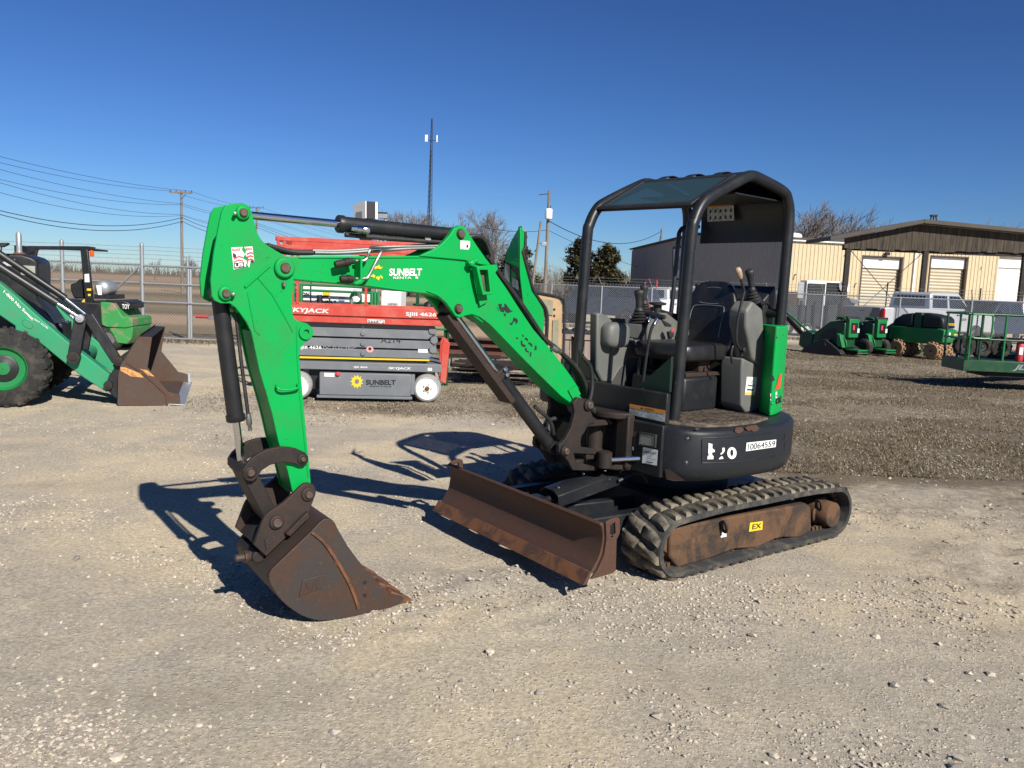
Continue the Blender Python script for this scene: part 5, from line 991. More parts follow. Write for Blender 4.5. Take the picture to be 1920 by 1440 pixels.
q = [JF.P(a, -.002, z) for a, z in ((.92, zf+.04), (1.28, zf+.04), (.96, zf+.17))]; text('JLG', q[0], q[1], q[2], GREYPR, JB, bold=.03, italic=.2)
obj('boom_mount', M().fbox(JF, .9, 1.5, JD, JD+.6, .25, zf+.3), CHAR, JB, bevel=.03); obj('boom_tube', M().bar(JF.P(1.2, JD+.5, .42), JF.P(5.5, JD+2.2, 1.1), .26, .30), GREEN3, JB, bevel=.02); obj('base_carrier', M().fbox(JF, 4.5, 6.8, JD+1.4, JD+3.2, .35, 1.3), GREEN3, JB, bevel=.05)
for a_, b_ in ((4.8, JD+1.3), (6.5, JD+1.3), (4.8, JD+3.2), (6.5, JD+3.2)): wheel(JB, JF.P(a_, b_, .42), -JF.l, .42, .3, TYRE, GREEN4, .5)
# ------------------------------------------------------------------ weathered wooden crate panels and scrap steel behind the excavator
CY = 15.0; x0 = on_y(1046, 650, CY).x; x1 = on_y(1128, 650, CY).x; zt = on_y(1080, 626, CY).z; CRt = thing('wooden_crate', 'weathered grey plank crate standing behind the excavator canopy', 'crate', ((x0+x1)/2, CY, 0)); k = 0; x = x0
while x < x1-.01:
    w = random.uniform(.105, .15); obj('plank', M().box(V((x+w/2, CY, (zt-.12)/2)), V((w-.012, 0, 0)), V((0, .022+random.uniform(0, .008), 0)), V((0, 0, zt-.12+random.uniform(-.01, .01)))), PLANK, CRt, bevel=.003); x += w
obj('cap_rail', M().box(V(((x0+x1)/2, CY-.01, zt-.06)), V((x1-x0+.06, 0, 0)), V((0, .07, 0)), V((0, 0, .10))), PLANK, CRt, bevel=.006); obj('corner_post', M().box(V((x0+.05, CY-.025, zt/2)), V((.09, 0, 0)), V((0, .05, 0)), V((0, 0, zt))), PLANK, CRt, bevel=.004)
for yy in (.5, 1.0): obj('back_panel', M().box(V(((x0+x1)/2, CY+yy, (zt-.1)/2)), V((x1-x0, 0, 0)), V((0, .03, 0)), V((0, 0, zt-.1))), PLANK, CRt)
o = obj('tarp', M().prism([V((x, CY+.1, z)) for x, z in [(x0+.1+(x1-x0-.1)*i/14, zt+.02+.06*sin(i*.9)**2) for i in range(15)]]+[V((x1, CY+.1, zt-.05)), V((x0+.1, CY+.1, zt-.05))], V((0, .9, 0))), HOSE, None, bevel=.01); tag(o, 'black rubber sheet folded over the top of the weathered crate', 'tarp')
BEAM = rusty('red_oxide_beam', (.12, .05, .04), (.16, .07, .05), (.08, .045, .035), .45, .6, 4, .8, .2); BY = 13.2
def beam(u0, v0, u1, v1, Y, h, label, mat=BEAM, w=.2, nm='steel_beam'):
    a = on_y(u0, v0, Y); b = on_y(u1, v1, Y); a.y = b.y = Y; m = M(); d = (b-a)
    m.bar(a+V((0, 0, h/2)), b+V((0, 0, h/2)), w, .025); m.bar(a-V((0, 0, h/2)), b-V((0, 0, h/2)), w, .025); m.bar(a, b, .02, h-.025)
    o = obj(nm, m, mat, None, bevel=.004); return tag(o, label, 'beam', None)
beam(820, 640, 1000, 650, 13.6, .16, 'upper red-oxide steel I-beam on the scrap stack behind the boom'); beam(818, 651, 990, 660, 13.3, .12, 'lower red-oxide steel I-beam on the scrap stack behind the boom')
rnd2 = random.Random(12)
for k in range(11):
    u = 838+rnd2.uniform(0, 60); Y = rnd2.uniform(12.2, 13.6); zz = .10+.035*k; a = V((on_y(u, 680, Y).x, Y, zz)); L_ = rnd2.uniform(.9, 1.7); an = rnd2.uniform(-.12, .15)
    o = obj('scrap_bar', M().bar(a, a+V((L_*cos(an), L_*sin(an), rnd2.uniform(-.03, .03))), rnd2.uniform(.05, .12), rnd2.uniform(.03, .07)), IRON, None, bevel=.004); tag(o, 'dark steel bar lying in the scrap stack behind the boom cylinder', 'scrap', 'dark bars in the scrap stack')
p = on_z(885, 690); SR = thing('steel_rack', 'low black steel rack on the dry grass behind the boom cylinder', 'rack', p)
for dx in (-.45, -.1, .45):
    for dy in (0, .5): obj('leg', M().box(p+V((dx, dy, .10)), V((.025, 0, 0)), V((0, .025, 0)), V((0, 0, .22))), GALV if dx < .2 else IRON, SR)
obj('shelf', M().box(p+V((0, .25, .21)), V((1.1, 0, 0)), V((0, .6, 0)), V((0, 0, .03))), IRON, SR); obj('shelf_rail', M().box(p+V((.1, 0, .12)), V((.9, 0, 0)), V((0, .03, 0)), V((0, 0, .05))), IRON, SR)
o = obj('timber', M().box(on_z(960, 700)+V((0, .1, .05)), V((.75, .05, 0)), V((0, .12, 0)), V((0, 0, .08))), PLANK, None, bevel=.006); tag(o, 'pale timber offcut on the grass beside the boom cylinder', 'timber')
# small trailer hitch behind the gate
TRL = thing('utility_trailer', 'small trailer tongue with red jack behind the chain-link gate', 'trailer', V((on_y(405, 620, 21.).x, 21., 0))); c_ = V((on_y(392, 618, 21.).x, 21., .52))
obj('jack', M().cyl(c_+V((-.35, 0, 0)), c_+V((.0, 0, 0)), .05), REDD, TRL); obj('tongue', M().bar(c_+V((0, 0, -.03)), c_+V((1.4, .1, .02)), .12, .10), GALV, TRL, bevel=.01); obj('frame', M().box(c_+V((1.5, .4, .0)), V((1.2, 0, 0)), V((0, 1.2, 0)), V((0, 0, .12))), GALV, TRL); wheel(TRL, c_+V((1.2, -.1, -.24)), V((0, -1, 0)), .27, .18, TYRE, WHITE, .5)
# ------------------------------------------------------------------ mini excavator
_A = on_z(1249, 1097); _t = radians(216)
EC = _A-.84*V((cos(_t), sin(_t), 0))-.75*V((-sin(_t), cos(_t), 0))
U = Fr(EC, 216); H = Fr(EC, 220)
_B = Fr(on_z(600, 1172), 215); B = Fr(_B.P(0, -.26), 215)
EX = thing('mini_excavator', 'green and charcoal mini excavator with open canopy, raised blade and bucket resting on the gravel', 'excavator', EC)
def pin(fr, m_boss, px, lat, r, out=.045, rp=None, mat_b=GREEN, parent=EX, name='boss', two=True, back=.03):
    a, _, z = fr.lat(*px, lat); rp = rp or r*.55
    for sg in ((1, -1) if two else (1,)):
        obj(name, M().lathe(fr.P(a, sg*(lat-back), z), fr.l*sg, [(0, r), (back+out-.006, r), (back+out, r-.006), (back+out, 0.001)], 22, False), mat_b, parent, bevel=.002)
        obj('pin', M().lathe(fr.P(a, sg*(lat+out-.002), z), fr.l*sg, [(0, rp), (.010, rp), (.014, rp-.004), (.014, .001)], 18, False), PIN, parent)
    return a, z
# ---------------- tracks
def track_path(n=120):
    """belt centre line (a, z): flat run on the ground, idler and sprocket arcs, slightly crowned top"""
    r = .158; zc = .192; pts = []
    af, ar = .735, -.795
    for i in range(25): t = -pi/2+pi*i/24; pts.append((af+r*cos(t), zc+r*sin(t)*.97))
    for i in range(1, 20):
        u = i/20; pts.append((af+(ar-af)*u, zc+r*.97+.022*sin(pi*u)+.004*sin(3*pi*u)))
    for i in range(25): t = pi/2+pi*i/24; pts.append((ar+r*cos(t), zc+r*sin(t)*.97))
    for i in range(1, 20): u = i/20; pts.append((ar+(af-ar)*u, zc-r*.97))
    return pts
def resample(pts, n):
    L = [0]
    for i in range(len(pts)): p = pts[i]; q = pts[(i+1) % len(pts)]; L.append(L[-1]+math.hypot(q[0]-p[0], q[1]-p[1]))
    out = []; j = 0
    for k in range(n):
        s = L[-1]*k/n
        while L[j+1] < s: j += 1
        p = pts[j]; q = pts[(j+1) % len(pts)]; u = (s-L[j])/(L[j+1]-L[j]); out.append((p[0]+(q[0]-p[0])*u, p[1]+(q[1]-p[1])*u, atan2(q[1]-p[1], q[0]-p[0])))
    return out
NL = 46; LP = resample(track_path(), NL*4)
def belt(fr, b0, b1):
    m = M(); n = len(LP); vs = []
    for a, z, t in LP:
        na, nz = sin(t), -cos(t)       # outward
        for b, d in ((b0, .012), (b0+.012, .018), (b1-.012, .018), (b1, .012), (b1, -.014), (b1-.05, -.018), (b0+.05, -.018), (b0, -.014)):
            vs.append(fr.P(a+na*d, b, z+nz*d))
    fs = [(i*8+k, i*8+(k+1) % 8, ((i+1) % n)*8+(k+1) % 8, ((i+1) % n)*8+k) for i in range(n) for k in range(8)]
    return m.add(vs, fs)
# one lug: local x along travel, y lateral, z outward; skewed chevron block, worn rounded top
def lug_mesh(sg):
    m = M(); y0, y1 = .004, .143; sk = .042*sg; w0, w1 = .074, .060
    def ring(w, z, ins):
        P = []
        for y, f, ww in ((y0+ins, 0, 1.0), ((y0+y1)/2, .35, .92), (y1-ins, 1., .66)):
            P.append((y, f, ww))
        L = [V((sk*(f-.5)-w*ww/2, y*1.0, z)) for y, f, ww in P]; R = [V((sk*(f-.5)+w*ww/2, y, z)) for y, f, ww in reversed(P)]
        return L+R
    a = ring(w0, 0, 0); bq = ring(w1, .015, .006); cq = ring(w1*.72, .0205, .014)
    vs = a+bq+cq; fs = [(i+6*k, (i+1) % 6+6*k, (i+1) % 6+6*k+6, i+6*k+6) for k in (0, 1) for i in range(6)]+[tuple(range(12, 18)), tuple(range(5, -1, -1))]
    m.add(vs, fs); me = bpy.data.meshes.new('tread_lug'); me.from_pydata(m.v, [], m.f)
    bm = bmesh.new(); bm.from_mesh(me); bmesh.ops.recalc_face_normals(bm, faces=bm.faces[:]); bm.to_mesh(me); bm.free()
    me.polygons.foreach_set('use_smooth', [True]*len(me.polygons)); me.set_sharp_from_angle(angle=radians(38)); me.materials.append(TREAD); return me
LUGS = [lug_mesh(1), lug_mesh(-1)]
for side, (b0, b1) in (('near', (.45, .75)), ('far', (-.75, -.45))):
    tr = obj('track', belt(U, b0, b1), BELT, EX, smooth=50)
    bc = (b0+b1)/2
    for k in range(NL):
        for row in (0, 1):
            a, z, t = LP[(k*4+2*row) % len(LP)]
            na, nz = sin(t), -cos(t)
            X = (U.f*cos(t)+U.k*sin(t)); Z = U.f*na+U.k*nz; Y = U.l if row else -U.l
            o3 = U.P(a+na*.0165, bc, z+nz*.0165); jt = random.uniform(-.03, .03); X2 = (X+Y*jt).normalized()
            mw = Matrix(((X2.x, Y.x, Z.x, o3.x), (X2.y, Y.y, Z.y, o3.y), (X2.z, Y.z, Z.z, o3.z), (0, 0, 0, 1)))
            inst('tread_lug', LUGS[row], mw, tr)
    sg = 1 if side == 'near' else -1; of = .69*sg
    fp = U.az([(1262, 990), (1300, 983), (1348, 974), (1410, 962), (1470, 952), (1512, 944), (1521, 950), (1522, 995), (1501, 1008), (1486, 1009), (1469, 1008), (1452, 1012), (1420, 1028), (1398, 1029), (1380, 1030), (1358, 1038), (1319, 1052), (1271, 1065), (1256, 1044), (1257, 1012)], .69)
    m = M().plate(U, fp, of, .50*sg); fo = obj('track_frame', m, FRAMER, tr, bevel=.012)
    m = M()                                   # towing eyes on the frame
    for px in ((1352, 985), (1529, 945)):
        a, _, z = U.lat(*px, .69); ring = [(.024*cos(t)*1.0, .042*sin(t)) for t in [2*pi*i/14 for i in range(14)]]
        m.holed([U.P(a+.3*y, of+sg*(.03+x), z+y) for x, y in ring], [U.P(a+.3*y*.55, of+sg*(.03+x*.45), z+y*.62) for x, y in ring], U.f*.014)
        m.fbox(U, a-.006, a+.008, of, of+sg*.02, z-.03, z+.03)
    obj('tow_eye', m, IRON2, tr, bevel=.002)
    a, _, z = U.lat(1560, 965, .70)
    m = M().lathe(U.P(a, .45*sg, z), U.l*sg, [(0, .10), (.17, .10), (.18, .088), (.255, .086), (.262, .08), (.262, .001)], 26, False); obj('drive_motor', m, FRAMER, tr)
    m = M().lathe(U.P(.735, .50*sg, .195), U.l*sg, [(0, .03), (.0, .125), (.05, .135), (.11, .135), (.13, .125), (.15, .06), (.165, .055), (.165, .001)], 26, False); obj('idler', m, FRAMER, tr)
    m = M()
    for px in ((1325, 1056), (1411, 1037), (1494, 1012)):
        a, _, z = U.lat(*px, .67); m.lathe(U.P(a, .5*sg, z+.005), U.l*sg, [(0, .05), (.15, .05), (.165, .043), (.165, .001)], 18, False)
    obj('roller', m, FRAMER, tr)
    m = M()
    for k in range(len(LP)):
        if k % 2: continue
        a, z, t = LP[k]; na, nz = sin(t), -cos(t)
        for db in (-.035, .05):
            m.box(U.P(a-na*.030, bc+sg*db, z-nz*.030), (U.f*cos(t)+U.k*sin(t))*.024, U.l*.03, (U.f*na+U.k*nz)*.028)
    obj('drive_teeth', m, FRAMER, tr, bevel=.004, kind='stuff')
    if sg > 0:
        q = [U.P(*U.lat(*p, .692)) for p in ((1404, 997), (1429, 993), (1430, 977), (1406, 980))]
        st = decal(q, YEL, tr); text('EX', q[0]+(q[1]-q[0])*.2+(q[3]-q[0])*.22, q[0]+(q[1]-q[0])*.86+(q[3]-q[0])*.22, q[0]+(q[1]-q[0])*.2+(q[3]-q[0])*.8, NAVY, tr, bold=.01, lift=.004)
        decal([U.P(*U.lat(*p, .692)) for p in ((1351, 1008), (1362, 1006), (1361.5, 996.5), (1352, 999))], OFFW, tr)
m = M().fbox(U, -.55, .50, -.46, .46, .17, .36); m.fbox(U, -.30, .30, -.60, .60, .2, .34); obj('carbody', m, BLACK, EX, bevel=.02)
m = M().lathe(U.P(0, 0, .34), V((0, 0, 1)), [(0, .36), (.10, .36), (.10, .31), (.21, .31)], 36); obj('slew_ring', m, BLACK, EX)
# ---------------- dozer blade
front = [(1.420, .128), (1.395, .165), (1.345, .235), (1.325, .300), (1.322, .350), (1.332, .395), (1.350, .415)]
back = [(1.335, .428), (1.306, .400), (1.298, .350), (1.300, .300), (1.318, .235), (1.365, .160), (1.398, .128)]
bl = M().plate(U, sp2(front[1:], 4)+sp2(back[:-1], 4), -.775, .735); bo = obj('dozer_blade', bl, BLADEM, EX, bevel=.004, smooth=30)
m = M().plate(U, [(1.448, .112), (1.402, .178), (1.392, .172), (1.420, .112)], -.785, .742); obj('cutting_edge', m, EDGEM, bo, bevel=.003)
ep = U.az([(1134.6, 979.5), (1142, 974.4), (1152.8, 970), (1158, 970), (1161, 973), (1160.8, 999), (1155, 1011), (1153.5, 1069), (1148, 1074), (1107, 1085.5), (1120, 1067.7), (1131.7, 1040), (1136, 1010), (1135, 990)], .745)
eh = U.az([(1143, 984), (1152, 978.5), (1153.3, 1000), (1149, 1004), (1142.5, 1000)], .745)
for s0, s1 in ((.736, .752), (-.776, -.792)):
    m = M().holed([U.P(a, s0, z) for a, z in ep], [U.P(a, s0, z) for a, z in eh], U.l*(s1-s0)); obj('end_plate', m, BLADEM, bo, bevel=.003)
m = M()
for s in (-1, 1): m.bar(U.P(1.31, s*.36, .27), U.P(.45, s*.40, .26), .085, .12)
m.bar(U.P(1.20, -.42, .27), U.P(1.20, .42, .27), .07, .10); m.bar(U.P(1.30, 0, .27), U.P(.40, .12, .26), .07, .09)
obj('blade_arm', m, CHAR, EX, bevel=.012)
p0 = U.P(1.26, .10, .36); p1 = U.P(.62, .10, .47); dd = (p1-p0).normalized()
m = M().cyl(p0, p0+dd*.16, .020); m.cyl(p0+dd*.12, p1, .042, n=18); m.fbox(U, 1.22, 1.30, .04, .16, .30, .40); cy = obj('blade_cylinder', m, CHAR, EX, bevel=.004)
gx_, gy_, gz_ = dd, U.l, dd.cross(U.l).normalized()
if gz_.z < 0: gz_ = -gz_
g0 = p0+dd*.09; prof = [(-.085, -.035), (-.085, .035), (-.045, .062), (.045, .062), (.085, .035), (.085, -.035), (.079, -.035), (.079, .033), (.043, .056), (-.043, .056), (-.079, .033), (-.079, -.035)]
m = M().prism([g0+gy_*y+gz_*z for y, z in prof], dd*.50); obj('cylinder_guard', m, CHAR, cy, bevel=.002)
for t_, y in ((.05, .03), (.42, .03), (.30, -.03), (.47, .06)): obj('bolt', M().lathe(g0+dd*t_+gy_*y+gz_*.062, gz_, [(0, .011), (.006, .010), (.008, .001)], 10, False), CHROME, cy)
m = M().cyl(g0+dd*.5+gz_*.02+gy_*.03, g0+dd*.60+gz_*.03+gy_*.03, .016); obj('guard_stub', m, CHROME, cy)
m = M().tube(spline([g0+dd*.46+gy_*.10, g0+dd*.60+gy_*.13+gz_*.02, g0+dd*.66+gy_*.14-gz_*.06]), .012, 8); obj('hose', m, HOSE, cy)
# ---------------- house: counterweight skirt, deck, front panel
half = [(.705, .455), (.665, .56), (.56, .645), (.38, .70), (.12, .73), (-.15, .72), (-.42, .615), (-.61, .44), (-.72, .20), (-.745, 0)]
out = sp2(half, 4); ring = out+[(a, -b) for a, b in reversed(out[:-1])]
def skirt(m, prof):
    """stack of the plan outline scaled inward at each height"""
    n = len(ring); vs = []
    for z, s in prof: vs += [H.P(a*s if a < .6 else a-(1-s)*.3, b*s, z) for a, b in ring]
    fs = [(k*n+i, k*n+(i+1) % n, (k+1)*n+(i+1) % n, (k+1)*n+i) for k in range(len(prof)-1) for i in range(n)]
    fs += [tuple(range(n-1, -1, -1)), tuple(range((len(prof)-1)*n, len(prof)*n))]
    return m.add(vs, fs)
m = skirt(M(), [(.525, .93), (.535, .965), (.575, .99), (.60, 1), (.62, 1.0), (.805, 1.0), (.822, .992), (.832, .975), (.836, .95)])
HS = obj('counterweight', m, CWMAT, EX, smooth=50)
# recessed bolts and panel line on the near side, traced onto the skirt
def skirt_pt(px, py):
    """point on the skirt wall seen at a photo pixel"""
    d = ray(px, py); best = None
    for i in range(len(out)-1):
        p = H.P(*out[i], 0); q = H.P(*out[i+1], 0); e = q-p; n_ = V((e.y, -e.x, 0))
        if abs(d.dot(n_)) < 1e-9: continue
        t_ = (p-CO).dot(n_)/d.dot(n_); X = CO+d*t_; u = (X-p).dot(e)/e.length_squared
        if -.02 <= u <= 1.02 and t_ > 0 and (best is None or t_ < best[0]):
            if n_.dot(CO-p) < 0: n_ = -n_
            best = (t_, X, n_.normalized())
    return best[1], best[2]
m = M(); m2 = M()
for px in ((1289.5, 821), (1287, 866)):
    p, n_ = skirt_pt(*px); m.lathe(p-n_*.004, n_, [(0, .021), (.006, .019), (.005, .012), (.003, .001)], 18, False); m2.lathe(p, n_, [(0, .008), (.009, .007), (.011, .001)], 10, False)
obj('bolt_recess', m, BLACK, HS); obj('bolt', m2, CHROME, HS)
cl = [(1316, 868), (1316, 824), (1322, 821), (1350, 820), (1380, 818), (1410, 815), (1440, 812), (1466, 810)]
cl2 = [(1316, 868), (1335, 868), (1360, 867.5), (1390, 865), (1420, 861), (1450, 856), (1474, 850)]
m = M()
for c_ in (cl, cl2): m.tube([skirt_pt(*q)[0]+skirt_pt(*q)[1]*.001 for q in c_], .004, 6)
obj('panel_seam', m, BLACK, HS)
def skirt_quad(p, mat, n=6, lift=.002, name='sticker', par=HS):
    (bl_, br_, tr_, tl_) = p; m = M(); vs = []
    for i in range(n+1):
        u = i/n
        for e0, e1 in ((bl_, br_), (tl_, tr_)):
            X, n_ = skirt_pt(e0[0]+(e1[0]-e0[0])*u, e0[1]+(e1[1]-e0[1])*u); vs.append(X+n_*lift)
    m.add(vs, [(2*i, 2*i+2, 2*i+3, 2*i+1) for i in range(n)]); return obj(name, m, mat, par, smooth=0)
def skirt_text(s, p, mat, bold=0., lift=.004):
    nonlocal_key = (s, bold, 0.0)
    o = text(s, V((0, 0, 0)), V((1, 0, 0)), V((0, 1, 0)), mat, HS, bold=bold); bpy.data.objects.remove(o)
    uv, fs = TXT[nonlocal_key]; (bl_, br_, tr_, tl_) = p; vs = []
    for u, v in uv:
        x = (bl_[0]*(1-u)+br_[0]*u)*(1-v)+(tl_[0]*(1-u)+tr_[0]*u)*v; y = (bl_[1]*(1-u)+br_[1]*u)*(1-v)+(tl_[1]*(1-u)+tr_[1]*u)*v
        X, n_ = skirt_pt(x, y); vs.append(X+n_*lift)
    return obj('lettering', M().add(vs, fs), mat, HS, smooth=0)
skirt_quad(((1398, 846), (1454, 838), (1455, 824), (1399.5, 830)), OFFW)
skirt_text('10064559', ((1401, 844), (1452, 836.3), (1453, 826), (1402, 832.3)), NAVY)
def skirt_poly(pts, nm='worn_letter', mt=OFFW):
    vs = []
    for x, y in pts: X, n_ = skirt_pt(1230+x/6, 680+y/6); vs.append(X+n_*.003)
    obj(nm, M().add(vs, [tuple(range(len(vs)))]), mt, HS, smooth=0)
for pp in ([(880, 755), (905, 728), (950, 722), (985, 742), (970, 775), (930, 797), (890, 783)], [(1000, 735), (1030, 712), (1075, 704), (1125, 700), (1138, 715), (1158, 742), (1130, 768), (1090, 778), (1070, 758), (1030, 766)], [(440, 735), (470, 730), (490, 748), (450, 758)]): skirt_poly(pp, 'rust_scuff', BLADEM)
skirt_poly([(100, 1200), (150, 1190), (200, 1230), (290, 1290), (330, 1325), (200, 1330), (120, 1310)], 'rust_scuff', IRON2)
skirt_poly([(588, 903), (632, 915), (630, 962), (660, 985), (656, 1004), (625, 1010), (630, 1040), (644, 1050), (642, 1084), (575, 1086), (578, 1050), (592, 1042), (584, 1010), (588, 960)])
skirt_poly([(742, 957), (768, 955), (770, 990), (755, 1014), (728, 1036), (720, 1022), (744, 1000)]); skirt_poly([(728, 1055), (742, 1050), (756, 1080), (704, 1085), (706, 1076)])
for sgn in (0, 1):
    ou = [(850+52*cos(t_), 1016+67*sin(t_)) for t_ in [sgn*pi+pi*i/10-.3 for i in range(11)]]; inn2 = [(848+17*cos(t_), 1012+38*sin(t_)) for t_ in [sgn*pi+pi*i/10-.3 for i in range(11)]]; skirt_poly(ou+inn2[::-1])
for px in (((1470, 826), (1475, 825), (1475.5, 813), (1471, 813.5)), ((1470, 844), (1475, 843), (1475.5, 831), (1471, 831.5))): skirt_quad(px, NAVY, 2, .002, 'vent_slot')
m = M()      # ribbed floor mat
m.prism([H.P(a, b, .836) for a, b in ((.60, -.36), (.60, .45), (.52, .58), (.36, .64), (.10, .655), (-.14, .60), (-.14, -.36))], V((0, 0, .014)))
fl = obj('floor_mat', m, paint('dusty_floor_mat', (.05, .043, .036), .8, dirt=(.20, .15, .10), amt=.8, dscale=16, lo=.4, hi=.6), HS, bevel=.003)
m = M()
for k in range(17):
    a = .57-.042*k; m.bar(H.P(a, -.33, .852), H.P(a, .43+.17*sst(.6-a, 0, .3), .852), .012, .008)
obj('mat_rib', m, fl.data.materials[0], HS, bevel=.002)
# front lower panel (dark), upper sill panel, gussets
m = M().sheet(H, [(-.46, .54), (.46, .535), (.462, .845), (-.46, .845)], .66, .722); fp_ = obj('front_panel', m, CHAR, EX, bevel=.008)
sill = [(-.45, .845), (.452, .845), (.452, 1.028), (-.42, 1.034)]
m = M().sheet(H, sill, .655, .69); SL = obj('front_sill', m, BLACK, EX, bevel=.006)
GUS = paint('green_reflection_black', (.008, .022, .018), .4)  # black with a green reflection mixed into the colour
obj('gusset', M().sheet(H, [(-.40, 1.03), (-.16, 1.03), (-.42, 1.30)], .62, .64), GUS, SL, bevel=.003); obj('gusset', M().sheet(H, [(.41, 1.028), (.16, 1.03), (.41, 1.24)], .60, .62), GUS, SL, bevel=.003)
m = M().fbox(H, .30, .66, -.70, -.40, .83, 1.12); m.fbox(H, -.55, .32, -.70, -.38, .83, 1.05); obj('side_tank_cover', m, BLACK, EX, bevel=.03)
def hquad(px, a): return [H.P(*H.fwd(u, v, a)) for u, v in px]
q = hquad(((1180, 777), (1247, 791.5), (1248.5, 769.5), (1181, 757)), .692)
st = decal(q, PALEPR, SL); 
q2 = [q[3]+(q[0]-q[3])*.33, q[2]+(q[1]-q[2])*.33, q[2], q[3]]; decal(q2, ORANGE, st, 'warning_band', .003)
text('WARNING', q2[0]+(q2[1]-q2[0])*.42+(q2[3]-q2[0])*.2, q2[0]+(q2[1]-q2[0])*.70+(q2[3]-q2[0])*.2, q2[0]+(q2[1]-q2[0])*.42+(q2[3]-q2[0])*.8, NAVY, st, bold=.01, lift=.005)
decal([q2[0]+(q2[1]-q2[0])*u+(q2[3]-q2[0])*v for u, v in ((.33, .2), (.39, .2), (.36, .85))], NAVY, st, 'warning_sign', .0042)
for k, (y0, h_) in enumerate(((.06, .07), (.17, .07), (.28, .07), (.39, .07), (.50, .06))):
    for x0, x1 in ((.03, .33-.05*(k % 2)), (.50, .80)): decal([q[0]+(q[1]-q[0])*u+(q[3]-q[0])*v for u, v in ((x0, y0), (x1, y0), (x1, y0+h_*.45), (x0, y0+h_*.45))], GREYPR, st, 'print_line', .0032)
q = hquad(((1204, 868), (1232, 873), (1234, 844), (1206, 838)), .724); st = decal(q, OFFW, fp_)
text('U645267', q[0]+(q[1]-q[0])*.07+(q[3]-q[0])*.64, q[0]+(q[1]-q[0])*.93+(q[3]-q[0])*.64, q[0]+(q[1]-q[0])*.07+(q[3]-q[0])*.82, NAVY, st, bold=.02, lift=.004)
for y0, x0, x1, h_ in ((.44, .35, .62, .04), (.34, .35, .9, .035), (.10, .28, .72, .06)): decal([q[0]+(q[1]-q[0])*u+(q[3]-q[0])*v for u, v in ((x0, y0), (x1, y0), (x1, y0+h_), (x0, y0+h_))], NAVY if h_ > .05 else GREYPR, st, 'print_line', .0032)
q = hquad(((1171, 831), (1193, 836), (1194, 809), (1172, 803)), .724); st = decal(q, rusty('data_plate', (.05, .05, .05), (.12, .12, .12), (.03, .03, .03), .45, .55, 60, .5, .05, .3), fp_, 'data_plate')
decal(hquad(((1164, 826), (1168, 827), (1168.5, 810), (1165, 809)), .724), OFFW, fp_); decal(hquad(((1178, 842), (1188.5, 844.5), (1189, 838), (1178.5, 835.5)), .724), OFFW, fp_)
q = hquad(((1201, 833), (1229, 838), (1231, 816), (1203, 811)), .722); c_ = sum(q, V((0, 0, 0)))/4
m = M().holed([c_+(p-c_)*1.14 for p in q], [c_+(p-c_)*.94 for p in q], H.f*.016); lampf = obj('work_lamp', m, PLAST, fp_, bevel=.003)
obj('lamp_lens', M().prism([c_+(p-c_)*.95 for p in q], H.f*.010), LAMP, lampf, bevel=.003)
m = M()
for k in range(1, 9): u = k/9; m.bar(q[0].lerp(q[3], u)+H.f*.011, q[1].lerp(q[2], u)+H.f*.011, .003, .003)
obj('lens_rib', m, LAMP, lampf)
class _CP:
    f, l, k = H.f, H.l, H.k
    def P(s, a, b, z=0.0): return H.P(a+.10*(.39-b)/.76, b, z)      # the canopy sits a few degrees round on the house
CP = _CP()
# ---------------- canopy: bent tube hoops, cross bars, roof panels
def hoop(b):
    k = [(.541, .824), (.512, 1.30), (.487, 1.93), (.470, 2.03), (.415, 2.125), (.33, 2.185), (.02, 2.325), (-.07, 2.352), (-.16, 2.348), (-.43, 2.30), (-.50, 2.25), (-.537, 2.15), (-.54, 1.95), (-.53, 1.40)]
    return spline([CP.P(a, b, z) for a, z in k], 5)
CAN = obj('canopy_frame', M().tube(hoop(.39), .0355, 14).tube(hoop(-.37), .0355, 14), CHAR, EX, smooth=60)
m = M()
for a_, z_, r_ in ((-.53, 1.50, .03), (.40, 2.135, .018)): obj('cross_bar', M().cyl(CP.P(a_, .39, z_), CP.P(a_, -.37, z_), r_), CHAR, CAN)
m = M().prism([CP.P(a, .345, z) for a, z in ((.445, 2.135), (.02, 2.335), (.0, 2.325), (.44, 2.115))], H.l*-.67)
m = M()
fr_out = [(.450, .352), (.030, .352), (.030, -.332), (.450, -.332)]; fr_in = [(.425, .320), (.060, .320), (.060, -.300), (.425, -.300)]
def rz(a): return 2.125+(.45-a)*(2.345-2.125)/.42
m.holed([CP.P(a, b, rz(a)) for a, b in fr_out], [CP.P(a, b, rz(a)) for a, b in fr_in], V((0, 0, .016))); obj('skylight_frame', m, PLAST, CAN, bevel=.003)
m = M().prism([CP.P(a, b, rz(a)+.004) for a, b in ((.428, .323), (.057, .323), (.057, -.303), (.428, -.303))], V((0, 0, .006))); obj('skylight_pane', m, ROOFGL, CAN)
roof = [(.035, 2.345), (-.06, 2.382), (-.16, 2.378), (-.43, 2.325), (-.52, 2.26), (-.56, 2.15), (-.56, 1.99)]
rf = sp2(roof, 4); m = M().prism([CP.P(a, .352, z) for a, z in rf]+[CP.P(a+.008, .352, z-.012) for a, z in reversed(rf)], H.l*-.684); obj('canopy_roof', m, BLACK, CAN, bevel=.003)
m = M()
for b in (-.2, 0, .2): m.prism([CP.P(a, b-.03, z+.001) for a, z in rf[:18]]+[CP.P(a, b-.03, z+.007) for a, z in reversed(rf[:18])], H.l*.06)
m.prism([CP.P(a, b, 2.235) for a, b in ((-.52, -.34), (.03, -.34), (.03, .36), (-.52, .36))], V((0, 0, .01))); obj('roof_rib', m, CHAR, CAN, bevel=.004)
q = hquad(((1327, 416), (1377, 413.5), (1376.5, 381), (1327, 384)), -.50)
